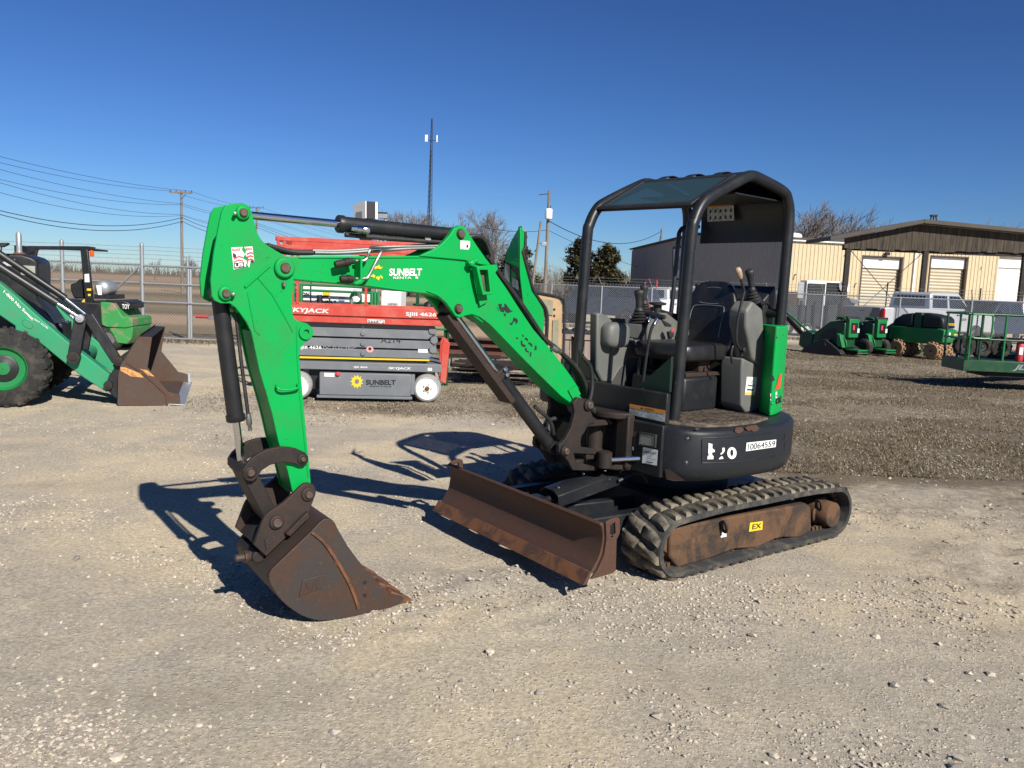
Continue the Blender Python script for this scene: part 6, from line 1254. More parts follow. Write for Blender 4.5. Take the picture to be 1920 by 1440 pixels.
st = decal(q, PALEPR, CAN, 'warning_sticker', .004); decal([q[3]+(q[0]-q[3])*.16, q[2]+(q[1]-q[2])*.16, q[2], q[3]], ORANGE, st, 'warning_band', .006)
for i in range(5):
    for j in range(2): x0 = .05+i*.19; y0 = .08+j*.38; decal([q[0]+(q[1]-q[0])*u+(q[3]-q[0])*v for u, v in ((x0+.03, y0+.03), (x0+.1, y0+.04), (x0+.12, y0+.2), (x0+.05, y0+.24))], NAVY, st, 'pictogram', .0062)
# grab rail on the far side of the door opening
m = M().tube(spline([H.P(*H.lat(u, v, -.36)) for u, v in ((1256, 605), (1259, 580), (1267, 500), (1272, 447), (1275, 434), (1283, 427), (1310, 425))], 6), .016, 10); obj('grab_rail', m, BLACK, CAN)
# ---------------- rear: engine cover and green tail gate
m = M().prism([H.P(a, b, .83) for a, b in ((-.24, .10), (-.30, .30), (-.40, .40), (-.52, .36), (-.62, .24), (-.64, 0), (-.60, -.28), (-.48, -.40), (-.30, -.60), (-.24, -.60))], V((0, 0, .52))); obj('engine_cover', m, BLACK, EX, bevel=.03)
to = [(-.385, .37), (-.275, .515)]+sp2([(-.285, .525), (-.32, .525), (-.42, .495), (-.58, .425), (-.66, .30), (-.70, .15), (-.715, 0), (-.70, -.15), (-.65, -.30), (-.55, -.425)], 3)
n = len(to)
TG = obj('tail_gate', M().prism([H.P(a, b, .838) for a, b in to+[(-.46, -.34), (-.52, 0), (-.47, .28)]], V((0, 0, .585))), GREEN, EX, bevel=.022, seg=4, smooth=50)
def tail_pt(u, v):
    d = ray(u, v); best = None
    for i in range(1, n-1):
        p = H.P(*to[i], 0); q = H.P(*to[i+1], 0); e_ = q-p; n_ = V((-e_.y, e_.x, 0)).normalized()
        if n_.dot(H.l*.8-H.f*.6) < 0: n_ = -n_
        if d.dot(n_) > -1e-4: continue
        t_ = (p-CO).dot(n_)/d.dot(n_); X = CO+d*t_; w = (X-p).dot(e_)/e_.length_squared; er = max(0, -w, w-1)
        if best is None or er < best[0]: best = (er, X, n_)
    return best[1]+best[2]*.003
decal([tail_pt(*p) for p in ((1451, 732), (1462, 728), (1465, 700), (1460, 702), (1456, 718))], paint('orange_sticker', (.55, .09, .03), .5), TG, 'orange_mark')
decal([tail_pt(*p) for p in ((1446, 716), (1452, 713), (1450, 705), (1447, 703))], NAVY, TG, 'dark_mark')
q = [tail_pt(*p) for p in ((1444, 751), (1456, 746), (1456, 734), (1444, 738))]; st = decal(q, OFFW, TG)
text('1064', q[0].lerp(q[1], .06)+(q[3]-q[0])*.15, q[0].lerp(q[1], .95)+(q[3]-q[0])*.15, q[0].lerp(q[1], .06)+(q[3]-q[0])*.85, NAVY, TG, lift=.004)
q = [tail_pt(*p) for p in ((1454, 758), (1464, 754), (1454, 744))]; text('cat', q[0], q[1], q[2], NAVY, TG, bold=.03)
for px in ((1444, 773), (1463, 763), (1468, 627), (1457, 632), (1447, 757), (1446, 745)): p = tail_pt(*px); obj('bolt', M().lathe(p, (CO-p), [(0, .006), (.004, .005), (.005, .001)], 8, False), STEEL, TG)
# ---------------- operator station
def superbox(m, c, rx, ry, rz_, ex=.35, n=20, k=12, ax=None):
    X, Y, Z = ax or (H.f, H.l, H.k); vs = []
    sg = lambda v, e_: math.copysign(abs(v)**e_, v)
    for j in range(k+1):
        ph_ = -pi/2+pi*j/k
        for i in range(n):
            t_ = 2*pi*i/n; vs.append(V(c)+X*rx*sg(cos(ph_), ex)*sg(cos(t_), ex)+Y*ry*sg(cos(ph_), ex)*sg(sin(t_), ex)+Z*rz_*sg(sin(ph_), ex))
    return m.add(vs, [(j*n+i, j*n+(i+1) % n, (j+1)*n+(i+1) % n, (j+1)*n+i) for j in range(k) for i in range(n)])
ST = obj('operator_seat', superbox(M(), H.P(.02, 0, 1.23), .255, .235, .062), VINYL, EX, smooth=180)
m = M().fbox(H, -.12, .24, -.22, .22, .85, 1.075); obj('seat_base', m, BLACK, ST, bevel=.02)
m = M().plate(H, [(.275, .87), (.245, .87), (.245, 1.05), (.26, 1.06)], -.20, .20); m.fbox(H, .24, .262, -.17, .17, .90, .99); obj('base_tray', m, PLAST, ST, bevel=.01)
m = M().fbox(H, -.16, .20, -.20, .20, 1.075, 1.10); m.fbox(H, -.10, .02, .05, .16, 1.10, 1.20); m.fbox(H, -.10, .02, -.16, -.05, 1.10, 1.20); obj('seat_rail', m, IRON2, ST, bevel=.004)
zb = [(1.25, -.26, .235), (1.36, -.29, .24), (1.50, -.325, .225), (1.61, -.35, .185), (1.68, -.365, .14)]
sk = M(); N_ = 22; vs = []
for z, a, hw in [(1.21, -.255, .20)]+zb+[(1.705, -.37, .08)]:
    for i in range(N_):
        t_ = 2*pi*i/N_; sx_ = math.copysign(abs(cos(t_))**.6, cos(t_)); sy_ = sin(t_); side = .05*abs(sx_)**3
        vs.append(H.P(a+.055*sy_+side, hw*sx_, z))
R_ = 7; sk.add(vs, [(k*N_+i, k*N_+(i+1) % N_, (k+1)*N_+(i+1) % N_, (k+1)*N_+i) for k in range(R_-1) for i in range(N_)]+[tuple(range(N_-1, -1, -1)), tuple(range((R_-1)*N_, R_*N_))])
BK = obj('backrest', sk, VINYL, ST, smooth=180); sb = BK.modifiers.new('s', 'SUBSURF'); sb.levels = 1; sb.render_levels = 1
def stitch(pts, nm, cl=False): obj(nm, M().tube(spline([H.P(a-.09, b, z-.045) for a, b, z in pts], 5, cl), .0016, 5), GREYPR, ST)
stitch([(-.13, .12, 1.30), (-.135, .13, 1.45), (-.165, .13, 1.56), (-.18, .08, 1.58), (-.18, -.08, 1.58), (-.165, -.13, 1.56), (-.135, -.13, 1.45), (-.13, -.12, 1.30)], 'stitching')
stitch([(-.19, .09, 1.60), (-.205, .10, 1.66), (-.213, .06, 1.70), (-.213, -.06, 1.70), (-.205, -.10, 1.66), (-.19, -.09, 1.60)], 'headrest_stitching', True)
# left console: lower box, armrest pod, joystick
LC = M().prism([H.P(*H.lat(u, v, .36)) for u, v in ((1393, 671), (1424, 686), (1431, 696), (1423, 771), (1398, 774), (1390, 762), (1391, 690))], H.l*-.17)
LCO = obj('left_console', LC, GREYP, EX, bevel=.014, seg=3)
pod = [(1400, 582), (1412, 564), (1431, 580), (1434, 630), (1428, 683), (1420, 685), (1410, 672), (1404, 636), (1399, 612)]
m = M().prism([H.P(*H.lat(u, v, .37)) for u, v in pod], H.l*-.14); obj('armrest_pod', m, GREYP, LCO, bevel=.018, seg=3)
q = [H.P(*H.lat(u, v, .362)) for u, v in ((1396, 740.5), (1415, 741), (1419, 707), (1400, 706.5))]; st = decal(q, OFFW, LCO)
def qq(q, u, v): return q[0]+(q[1]-q[0])*u+(q[3]-q[0])*v
text('TELEMATICS', qq(q, .15, .50), qq(q, .85, .50), qq(q, .15, .58), NAVY, LCO, bold=.03, lift=.004); decal([qq(q, .15, .26), qq(q, .8, .26), qq(q, .8, .34), qq(q, .15, .34)], GREEN3, LCO, 'print_line', .003)
decal([qq(q, .02, .03), qq(q, .98, .03), qq(q, .98, .16), qq(q, .02, .16)], YEL, LCO, 'print_line', .003); decal([qq(q, .35, .44), qq(q, .65, .44), qq(q, .65, .46), qq(q, .35, .46)], GREYPR, LCO, 'print_line', .003)
m = M()
for r_ in (.10, .18, .26):
    pts = [qq(q, .5+r_*cos(t_)*1.05, .66+r_*sin(t_)*.62) for t_ in [pi*.25+pi*.5*i/8 for i in range(9)]]; m.tube(pts, .0022, 4)
m.lathe(qq(q, .5, .67), H.l, [(0, .004), (.003, .003)], 8); obj('signal_mark', m, GREEN3, LCO)
def joystick(px, lat, sc, name='joystick', par=None):
    """rubber boot with bellows and a shaped grip, standing on a console"""
    base = H.P(*H.lat(*px[0], lat)); top = H.P(*H.lat(*px[1], lat)); ax_ = (top-base); Lh = ax_.length; ax_.normalize()
    prof = []
    for i in range(5): r0 = (.062-.008*i)*sc; prof += [(Lh*.085*i, r0*.8), (Lh*.085*i+Lh*.04, r0)]
    prof += [(Lh*.45, .022*sc), (Lh*.5, .016*sc)]
    o = obj(name, M().lathe(base, ax_, prof, 16), HOSE, par, smooth=60)
    g = [(Lh*.46, .018*sc), (Lh*.52, .021*sc), (Lh*.62, .020*sc), (Lh*.72, .022*sc), (Lh*.82, .026*sc), (Lh*.9, .031*sc), (Lh*.97, .029*sc), (Lh, .018*sc), (Lh, .001)]
    obj('grip', M().lathe(base, ax_, g, 16, False), PLAST, o, smooth=60); return o
joystick(((1413, 568), (1405, 505)), .29, 1.0, par=EX)
joystick(((1198, 606), (1199, 543)), -.24, 1.2, par=EX); joystick(((1208, 590), (1208, 534)), -.30, .95, 'auxiliary_lever', EX)
m = M().tube(spline([H.P(*H.lat(u, v, .40)) for u, v in ((1388, 655), (1381, 640), (1383, 600), (1394, 552), (1395, 545), (1388, 519))], 5), .0085, 8); lv = obj('control_lever', m, BLACK, EX)
p0 = H.P(*H.lat(1389, 522, .40)); p1 = H.P(*H.lat(1382, 502, .40)); ax_ = p1-p0; L_ = ax_.length; obj('knob', M().lathe(p0, ax_, [(0, .011), (L_*.3, .019), (L_*.7, .022), (L_*.92, .018), (L_, .006), (L_, .001)], 14, False), KNOB, lv, smooth=60)
m = M().tube(spline([H.P(*H.lat(u, v, .39)) for u, v in ((1374, 648), (1371, 665), (1373, 682))], 4), .008, 8); m.lathe(H.P(*H.lat(1392, 656, .39)), H.l, [(-.02, .016), (.02, .018)], 6); m.cyl(H.P(*H.lat(1390, 668, .38)), H.P(*H.lat(1391, 655, .38)), .012); obj('lever_bracket', m, BLACK, EX, bevel=.003)
m = M().tube(spline([H.P(*H.lat(u, v, .30)) for u, v in ((1425, 570), (1438, 568), (1445, 580), (1444, 596))], 5), .010, 8); obj('seat_side_handle', m, BLACK, EX)
m = M().prism([H.P(*H.lat(u, v, .30)) for u, v in ((1432, 562), (1455, 536), (1459, 610), (1430, 610))], H.l*-.55); obj('rear_panel', m, BLACK, EX, bevel=.01)
m = M().prism([H.P(*H.lat(u, v, -.33)) for u, v in ((1309, 532), (1330, 556), (1345, 600), (1309, 600))], H.l*-.03); obj('rear_gusset', m, BLACK, EX, bevel=.004)
# right console block and front column panel
m = M().prism([H.P(*H.lat(u, v, -.25)) for u, v in ((1120, 587), (1127, 587), (1140, 592), (1168, 622), (1167, 637), (1150, 650), (1145, 656), (1142, 717), (1129, 716), (1119, 693))], H.l*-.07); RC = obj('right_console', m, GREYP, EX, bevel=.012)
m = superbox(M(), H.P(*H.lat(1153, 628, -.22)), .11, .06, .085, .6); obj('knee_pad', m, GREYP, RC, smooth=180)
m = M().prism([H.P(*H.lat(u, v, -.28)) for u, v in ((1146, 655), (1160, 640), (1218, 638), (1222, 660), (1222, 728), (1142, 722))], H.l*-.10); obj('side_wall', m, GREYP, RC, bevel=.01)
m = M().prism([H.P(*H.lat(u, v, -.275)) for u, v in ((1142, 722), (1160, 690), (1180, 672), (1219, 668), (1221, 728))], H.l*-.10); obj('kick_panel', m, DGREYP, RC, bevel=.008)
m = M().prism([H.P(*H.lat(u, v, -.18)) for u, v in ((1173, 597), (1178, 606), (1210, 609), (1214, 600), (1210, 637), (1181, 633))], H.l*-.16); obj('joystick_housing', m, DGREYP, RC, bevel=.01)
m = M().prism([H.P(*H.lat(u, v, -.24)) for u, v in ((1214, 592), (1224, 586), (1252, 587), (1276, 606), (1278, 640), (1262, 640), (1228, 655), (1214, 640))], H.l*-.14); obj('instrument_console', m, GREYP, RC, bevel=.012)
m = M().prism([H.P(*H.lat(u, v, -.232)) for u, v in ((1241, 599), (1258, 608), (1260, 612), (1248, 611))], H.l*-.01); m.prism([H.P(*H.lat(u, v, -.22)) for u, v in ((1254, 622), (1263, 620), (1264, 632), (1256, 633))], H.l*-.02); obj('switch', m, PLAST, RC, bevel=.002)
decal([H.P(*H.lat(u, v, -.218)) for u, v in ((1258, 621), (1263, 614), (1265, 617), (1260, 624))], REDD, RC, 'red_switch')
m = M().lathe(H.P(*H.lat(1233, 570, -.30)), V((0, 0, 1)), [(-.06, .03), (-.01, .03), (-.005, .06), (.008, .062), (.014, .04)], 18); obj('dome', m, PLAST, RC)
m = M().prism([H.P(*H.lat(u, v, -.34)) for u, v in ((1225, 575), (1275, 590), (1290, 600), (1330, 600), (1330, 720), (1225, 720))], H.l*-.04); obj('far_wall', m, BLACK, RC, bevel=.01)
for o_ in (0, 1):
    k_ = .34+.0*o_; sft = .12*o_
    path = [H.P(*H.lat(u, v, -.16 if o_ == 0 else -.05)) for u, v in (((1192, 735), (1204, 645), (1211, 612), (1222, 590)) if o_ == 0 else ((1203, 735), (1214, 655), (1221, 618), (1234, 594)))]
    m = M().tube(spline(path, 6), .010, 8); tl_ = obj('travel_lever', m, BLACK, EX)
    e_ = path[-1]-path[-2]; e_.normalize(); m = M().lathe(path[-1]-e_*.06, e_, [(0, .012), (.05, .014), (.055, .017), (.07, .017)], 12); obj('ferrule', m, CHROME, tl_)
    m = M().lathe(path[-1]-H.l*.055, H.l, [(0, .014), (.02, .019), (.08, .019), (.11, .014)], 12); m.lathe(path[-1]-e_*.01, e_, [(0, .017), (.03, .017)], 12); obj('grip', m, PLAST, tl_, smooth=60)
# ---------------- boom, arm, bucket (vertical boom plane)
def bp(px, b): return B.az(px, b)
# swing bracket
sw = bp([(1084, 745), (1093.5, 747), (1104, 755), (1106, 766), (1112, 781), (1118, 785.5), (1116, 793), (1104, 796), (1096.5, 810), (1091, 817.5), (1089, 828), (1090, 838), (1110, 841), (1131, 845), (1122, 852.5), (1076, 850), (1080, 866), (1119, 876), (1119, 883), (1074, 882), (1066, 866), (1058, 856), (1048, 848), (1048, 834), (1061, 822), (1072, 800), (1078, 772), (1075, 756)], .13)
m = M().plate(B, sw, .13, .10); SW = obj('swing_bracket', m, IRON, EX, bevel=.004)
obj('bracket_plate', M().plate(B, sw, -.13, -.10), IRON, SW, bevel=.004)
fa, fz = pin(B, None, (1102, 759), .13, .034, .02, .022, IRON, SW)
ca, cz = pin(B, None, (1058, 845), .13, .032, .02, .020, IRON, SW)
pv = B.P(-1.86, 0, 0)
m = M().lathe(pv+V((0, 0, .56)), V((0, 0, 1)), [(0, .05), (.02, .062), (.07, .062), (.075, .05), (.21, .05), (.215, .06), (.29, .06), (.31, .045)], 22)
m.fbox(B, -1.86, -1.70, -.12, .12, .60, .635); m.fbox(B, -1.86, -1.68, -.12, .12, .80, .835); m.fbox(B, -1.70, -1.64, -.10, .10, .55, .60); obj('king_post', m, IRON, SW, bevel=.006)
hb = Fr(H.P(.72, 0, 0), 220)      # casting on the house that carries the post
m = M()
for z0, z1 in ((.535, .585), (.845, .885)): m.prism([hb.P(0, -.18, z0), hb.P(0, .24, z0), hb.P(.09, .19, z0), hb.P(.14, .10, z0), hb.P(.13, 0, z0), hb.P(.08, -.10, z0)], V((0, 0, z1-z0)))
m.fbox(hb, -.01, .05, .14, .24, .55, .87); m.fbox(hb, -.01, .05, -.2, -.1, .55, .87)
obj('swing_casting', m, IRON, EX, bevel=.01)
e0 = B.P(-1.80, .17, .60); m = M().lathe(e0-V((0, 0, .05)), V((0, 0, 1)), [(0, .02), (.01, .045), (.10, .045), (.11, .02)], 16); SC = obj('swing_cylinder_eye', m, IRON, EX)
m = M().cyl(e0+V((0, 0, .002)), H.P(.66, .33, .625), .019, n=18); obj('rod', m, CHROME, SC)
# boom
top = [(548, 481), (596, 480.5), (690, 480), (780, 479.5), (830, 478.5), (862, 478), (878, 481), (900, 487), (922, 498)]
right = [(933, 517), (950, 541), (975, 580), (1000, 617), (1030, 652), (1050, 677), (1070, 704), (1085, 727), (1088, 743)]
foot = [(1098, 752), (1102, 760), (1095, 768), (1080, 763), (1070, 756)]
low = [(1052, 743), (1010, 702), (977, 669), (950, 641), (920, 610), (896, 592), (872, 577), (845, 563), (815, 554), (790, 549), (760, 547), (688, 537), (596, 529), (548, 524)]
bm_poly = bp(top+right+foot+low+[(532, 522), (520, 512), (519, 497), (530, 484)], .08)
BO = obj('boom', M().plate(B, bm_poly, .08, -.08), GREEN, EX, bevel=.004)
up = bp([(786, 480), (808, 470), (822, 462), (833, 452), (843, 440), (851, 428), (861, 422.5), (870, 425), (882, 442.5), (895, 462.5), (910, 484), (922, 499), (900, 496), (870, 488)], .088)
lo_ = bp([(800, 546), (822, 556), (836, 568), (846, 582), (853, 592.5), (861, 596), (871, 592.5), (884, 589.5), (898, 594), (918, 608), (900, 585), (860, 562), (825, 546)], .088)
for sg in (1, -1):
    obj('cylinder_lug', M().plate(B, up, sg*.092, sg*.058), GREEN, BO, bevel=.004); obj('rod_lug', M().plate(B, lo_, sg*.092, sg*.058), GREEN, BO, bevel=.004)
ta, tz = pin(B, None, (863, 439), .088, .027, .010, .021, IRON, BO, 'pin_collar'); la, lz = pin(B, None, (859, 579), .088, .027, .010, .020, IRON, BO, 'pin_collar')
# flange lines: thin weld beads along the boom side
m = M()
for l_ in (bp([(560, 483), (690, 483), (830, 482), (862, 482), (885, 487), (915, 502)], .0815), bp([(600, 527), (690, 535), (762, 545), (800, 549), (835, 560), (870, 578), (905, 604)], .0815)):
    m.tube([B.P(a, .0815, z) for a, z in l_], .004, 6)
obj('weld_bead', m, GREEN, BO); obj('foot_doubler', M().prism([B.P(*B.lat(u, v, .08)) for u, v in ((1064, 732), (1078, 722), (1087, 738), (1074, 750))], B.l*.010), GREEN, BO)
# boom light bracket (guard) on the side
m = M().prism([B.P(*B.lat(u, v, .085)) for u, v in ((884, 502), (920, 494), (922, 512), (912, 520), (916, 549), (905, 551), (888, 525))], B.l*.012)
lb = bp([(886, 501), (906, 502), (912, 549), (896, 547)], .085)
m = M().holed([B.P(a, .10, z) for a, z in bp([(884, 500), (922, 496), (924, 505), (913, 520), (914, 551), (896, 553), (890, 530)], .10)], [B.P(a, .10, z) for a, z in bp([(890, 506), (905, 506), (910, 547), (898, 546)], .10)], B.l*.05)
BG = obj('boom_light_guard', m, GREEN, BO, bevel=.003)
m = M().prism([B.P(*B.lat(u, v, .09)) for u, v in ((889, 504), (906, 505), (911, 548), (897, 548))], B.l*.02); obj('light_lens', m, paint('dusty_lens', (.05, .07, .035), .5, dirt=(.12, .12, .07), amt=.6), BG, bevel=.004)
m = M().lathe(B.P(*B.lat(878, 494, .085)), B.l, [(0, .016), (.045, .016), (.05, .008)], 12); m.cyl(B.P(*B.lat(878, 494, .12)), B.P(*B.lat(895, 488, .12)), .010); obj('guard_foot', M().prism([B.P(*B.lat(u, v, .088)) for u, v in ((893, 552), (910, 550), (912, 566), (898, 574))], B.l*.012), GREEN, BO, bevel=.002); obj('guard_mount', m, GREEN, BO, bevel=.002)
q = [B.P(*B.lat(u, v, .093)) for u, v in ((863, 467), (878, 468), (881, 462), (881, 452), (863, 451))]; st = decal(q, OFFW, BO)
decal([B.P(*B.lat(u, v, .0945)) for u, v in ((874, 464), (877.5, 464), (878, 459), (875, 459))], NAVY, st, 'hook_mark', .002)
m = M()
for u in (866, 869.5, 873): m.add([B.P(*B.lat(u, 464-(u-866)*.6, .0955)), B.P(*B.lat(u+.9, 464-(u-866)*.6, .0955)), B.P(*B.lat(u+2, 456, .0955)), B.P(*B.lat(u+1.4, 456, .0955))], [(0, 1, 2, 3)])
obj('chart_line', m, GREYPR, st, smooth=0)
# decals
def btext(s, bl_, br_, tl_, mat, lat=.082, **kw):
    return text(s, B.P(*B.lat(*bl_, lat)), B.P(*B.lat(*br_, lat)), B.P(*B.lat(*tl_, lat)), mat, BO, **kw)
btext('SUNBELT', (729, 517.5), (790, 517), (730, 503.5), OFFW, bold=.035)
btext('RENTA', (737, 523), (771, 522.7), (737, 518.7), OFFW, bold=.01); btext('S', (778, 522.5), (784, 522.4), (778, 518.3), OFFW, bold=.02)
def sun_gear(c, X, Y, mat, parent, teeth=11, keep=None, r=(.62, .80, 1.0), name='sun_logo'):
    m = M(); vs = []; fs = []; K = teeth*4
    for i in range(K):
        t_ = 2*pi*i/K; ph_ = (i % 4)/4; ro = r[1]+(r[2]-r[1])*(1 if i % 4 == 2 else .35 if i % 4 == 1 else 0)
        vs += [c+(X*cos(t_)+Y*sin(t_))*r[0], c+(X*cos(t_)+Y*sin(t_))*ro]
    for i in range(K):
        if keep and not keep(i/K): continue
        j = (i+1) % K; fs.append((2*i, 2*i+1, 2*j+1, 2*j))
    return obj(name, M().add(vs, fs), mat, parent, smooth=0)
c_ = B.P(*B.lat(708, 511, .0835)); X_ = B.P(*B.lat(722, 511, .0835))-c_; Y_ = B.P(*B.lat(708, 497, .0835))-c_
sun_gear(c_, X_, Y_, YEL, BO, keep=lambda u: .12 < u < .36 or .56 < u < .64 or .70 < u < .80 or .84 < u < .88, r=(.55, .85, 1.08))
# worn black maker lettering running down the boom, with a cat-like mark
def bmark(polys, name):
    m = M()
    for p in polys: m.add([B.P(*B.lat(760+x/4, 400+y/4, .0825)) for x, y in p], [tuple(range(len(p)))])
    return obj(name, m, NAVY, BO, smooth=0)
bmark([[(697, 680), (726, 678), (722, 705), (742, 700), (752, 720), (738, 742), (716, 735), (706, 712)], [(742, 680), (752, 677), (790, 728), (808, 733), (770, 748), (752, 738)], [(735, 755), (755, 748), (752, 775)], [(680, 700), (700, 712), (699, 715)], [(683, 715), (702, 722), (701, 725)], [(690, 735), (704, 729), (703, 733)]], 'animal_logo')
bmark([[(812, 780), (838, 790), (846, 808), (838, 826), (826, 826), (828, 812), (818, 806), (804, 832), (796, 838), (782, 832), (800, 822), (808, 800)], [(785, 818), (800, 824), (796, 838)]], 'worn_letter')
bmark([[(874, 910), (888, 914), (890, 926), (880, 922)], [(832, 928), (848, 932), (844, 944), (834, 940)], [(900, 930), (918, 938), (922, 960), (906, 948), (896, 946)], [(868, 950), (882, 962), (876, 975), (892, 985), (906, 990), (896, 1004), (876, 995), (866, 978)], [(926, 966), (948, 976), (956, 998), (944, 998), (936, 984), (922, 978)], [(900, 1008), (912, 1012), (910, 1026), (926, 1034), (928, 1046), (906, 1036), (897, 1022)], [(972, 990), (986, 996), (984, 1026), (974, 1022), (962, 1018), (974, 1010)], [(936, 1040), (950, 1046), (944, 1056), (942, 1076), (934, 1070)]], 'worn_letter')
# auxiliary couplers and steel lines on the boom side
m = M().prism([B.P(*B.lat(u, v, .08)) for u, v in ((664, 486), (668, 484), (668, 532), (655, 534), (652, 530), (664, 524))], B.l*.075); AX = obj('coupler_bracket', m, GREEN, BO, bevel=.004)
for p0_, p1_ in (((628, 496), (662, 489)), ((638, 523), (662, 523))):
    a0 = B.P(*B.lat(*p0_, .13)); a1 = B.P(*B.lat(*p1_, .13)); d_ = a1-a0; L_ = d_.length
    obj('coupler', M().lathe(a0, d_, [(0, .008), (0, .014), (L_*.12, .017), (L_*.5, .017), (L_*.52, .020), (L_*.8, .020), (L_*.82, .015), (L_, .015)], 16), IRON, AX)
m = M()
for pth in (((666, 489), (680, 489), (688, 484), (694, 468), (702, 463.5), (760, 462), (835, 461)), ((666, 522.5), (684, 522), (692, 516), (714, 474), (722, 469), (770, 466), (830, 464.5))):
    m.tube(spline([B.P(*B.lat(u, v, .12 if i < 4 else .07)) for i, (u, v) in enumerate(pth)], 5), .0075, 8)
obj('steel_line', m, STEEL, BO)
m = M()
for db, dz in ((.03, 0), (.0, .01), (-.03, 0)): m.tube(spline([B.P(a, db, z+dz) for a, z in bp([(590, 474), (650, 474), (760, 466), (830, 462)], .03)], 5), .009, 8)
obj('steel_line', m, STEEL, BO)
def hz(pts, r, n): obj('hydraulic_hose', M().tube(pts, r, n), HOSE, BO)
for db in (.04, .0, -.04): hz(spline([B.P(a, db, z) for a, z in bp([(500, 460), (520, 466), (550, 473), (585, 474)], .03)], 5), .012, 8)
for db in (.05, .02, -.02, -.05): hz(spline([B.P(a, db, z) for a, z in bp([(865, 450), (884, 443), (903, 448), (915, 470), (920, 490)], .03)], 5), .013, 8)
for k_, db in enumerate((.06, .035, .0, -.03)):
    hz(spline([B.P(a, db, z+.012*k_) for a, z in bp([(915, 483), (940, 520), (985, 583), (1020, 635), (1050, 660), (1080, 690), (1098, 725), (1103, 760)], .05)]+[H.P(.74, .02+.02*k_, .80)], 5), .013, 8)
hz(spline([B.P(*B.lat(u, v, .10)) for u, v in ((1092, 668), (1108, 690), (1110, 730), (1100, 770))], 5), .012, 8)

m = M().lathe(B.P(*B.lat(1034, 651, .085)), B.P(*B.lat(1052, 660, .085))-B.P(*B.lat(1034, 651, .085)), [(0, .017), (.03, .019), (.05, .019), (.055, .015), (.07, .015)], 12); obj('hose_fitting', m, STEEL, BO)
# cylinders
def cylinder(name, p0, p1, rb, rr, split, par, end0=True, mat=CHAR):
    d_ = p1-p0; L_ = d_.length; d_.normalize()
    m = M().lathe(p0, d_, [(0, rb*.7), (.0, rb*.95), (L_*split-.03, rb), (L_*split-.03, rb*1.14), (L_*split-.005, rb*1.14), (L_*split, rb*1.05), (L_*split, rr)], 24)
    m.lathe(p0-B.l*.05, B.l, [(0, rb*1.0), (.10, rb*1.0)], 18); o = obj(name, m, mat, par, smooth=50)
    obj('rod', M().lathe(p0+d_*L_*(split-.02), d_, [(0, rr), (L_*(1-split)+.0, rr)], 20), CHROME, o); obj('rod_eye', M().lathe(p1-B.l*.055, B.l, [(0, rr*1.9), (.11, rr*1.9)], 18), IRON, o, bevel=.003); return o
p0 = B.P(ta, 0, tz); at, atz = [(x[0], x[2]) for x in (B.lat(454, 399, .10),)][0]; p1 = B.P(at, 0, atz)
AC = cylinder('arm_cylinder', p0, p1, .0375, .0185, .57, EX)
d_ = (p1-p0).normalized(); up_ = V((0, 0, 1)); dn = -(up_-d_*up_.dot(d_)).normalized()
m = M().tube([p0+d_*.06+dn*.045+B.l*.02, p0+d_*.30+dn*.05+B.l*.02, p0+d_*.60+dn*.05+B.l*.02], .011, 8); obj('cylinder_line', m, HOSE, AC)
cp_ = p0+d_*.585+B.l*.052+dn*.02; m = M().lathe(cp_, -d_, [(0, .012), (.03, .014), (.035, .019), (.055, .019), (.06, .016), (.075, .021), (.09, .021)], 12); obj('line_clip', M().lathe(p0+d_*.17+dn*.04+B.l*.02, -d_, [(0, .012), (.03, .014)], 10), STEEL, AC); obj('cylinder_fitting', m, CHROME, AC)
p0 = B.P(ca, 0, cz); p1 = B.P(la, 0, lz); BC = cylinder('boom_cylinder', p0, p1, .040, .021, .56, EX)
d_ = (p1-p0).normalized(); L_ = (p1-p0).length; sd = d_.cross(B.l).normalized()
if sd.dot(B.f) < 0: sd = -sd
c0 = p0+d_*L_*.40+sd*.035; prof = [(-.062, -.005), (-.062, .03), (.062, .03), (.062, -.005), (.056, -.005), (.056, .024), (-.056, .024), (-.056, -.005)]
m = M().prism([c0+B.l*y+sd*z for y, z in prof], d_*(L_*.60)); obj('rod_guard', m, IRON2, BC, bevel=.003)
m = M().box(p0+d_*L_*.555, d_*.05, B.l*.10, sd*.10); obj('guard_clamp', m, IRON, BC, bevel=.006)
m = M().lathe(p0+d_*L_*.54+B.l*.05-sd*.02, B.l, [(0, .014), (.015, .013), (.018, .001)], 8, False); m.lathe(p0+d_*L_*.57+B.l*.05-sd*.03, B.l, [(0, .014), (.015, .013), (.018, .001)], 8, False); obj('bolt', m, CHROME, BC)
m = M().tube(spline([p0+d_*.06+B.l*.03-sd*.05, p0+d_*.16+B.l*.04-sd*.075, p0+d_*.30+B.l*.04-sd*.05], 5), .012, 8); m.tube(spline([p0+d_*.07-B.l*.02-sd*.05, p0+d_*.10-B.l*.04-sd*.12, p0+d_*.0-B.l*.05-sd*.22], 5), .013, 8); obj('cylinder_line', m, HOSE, BC)
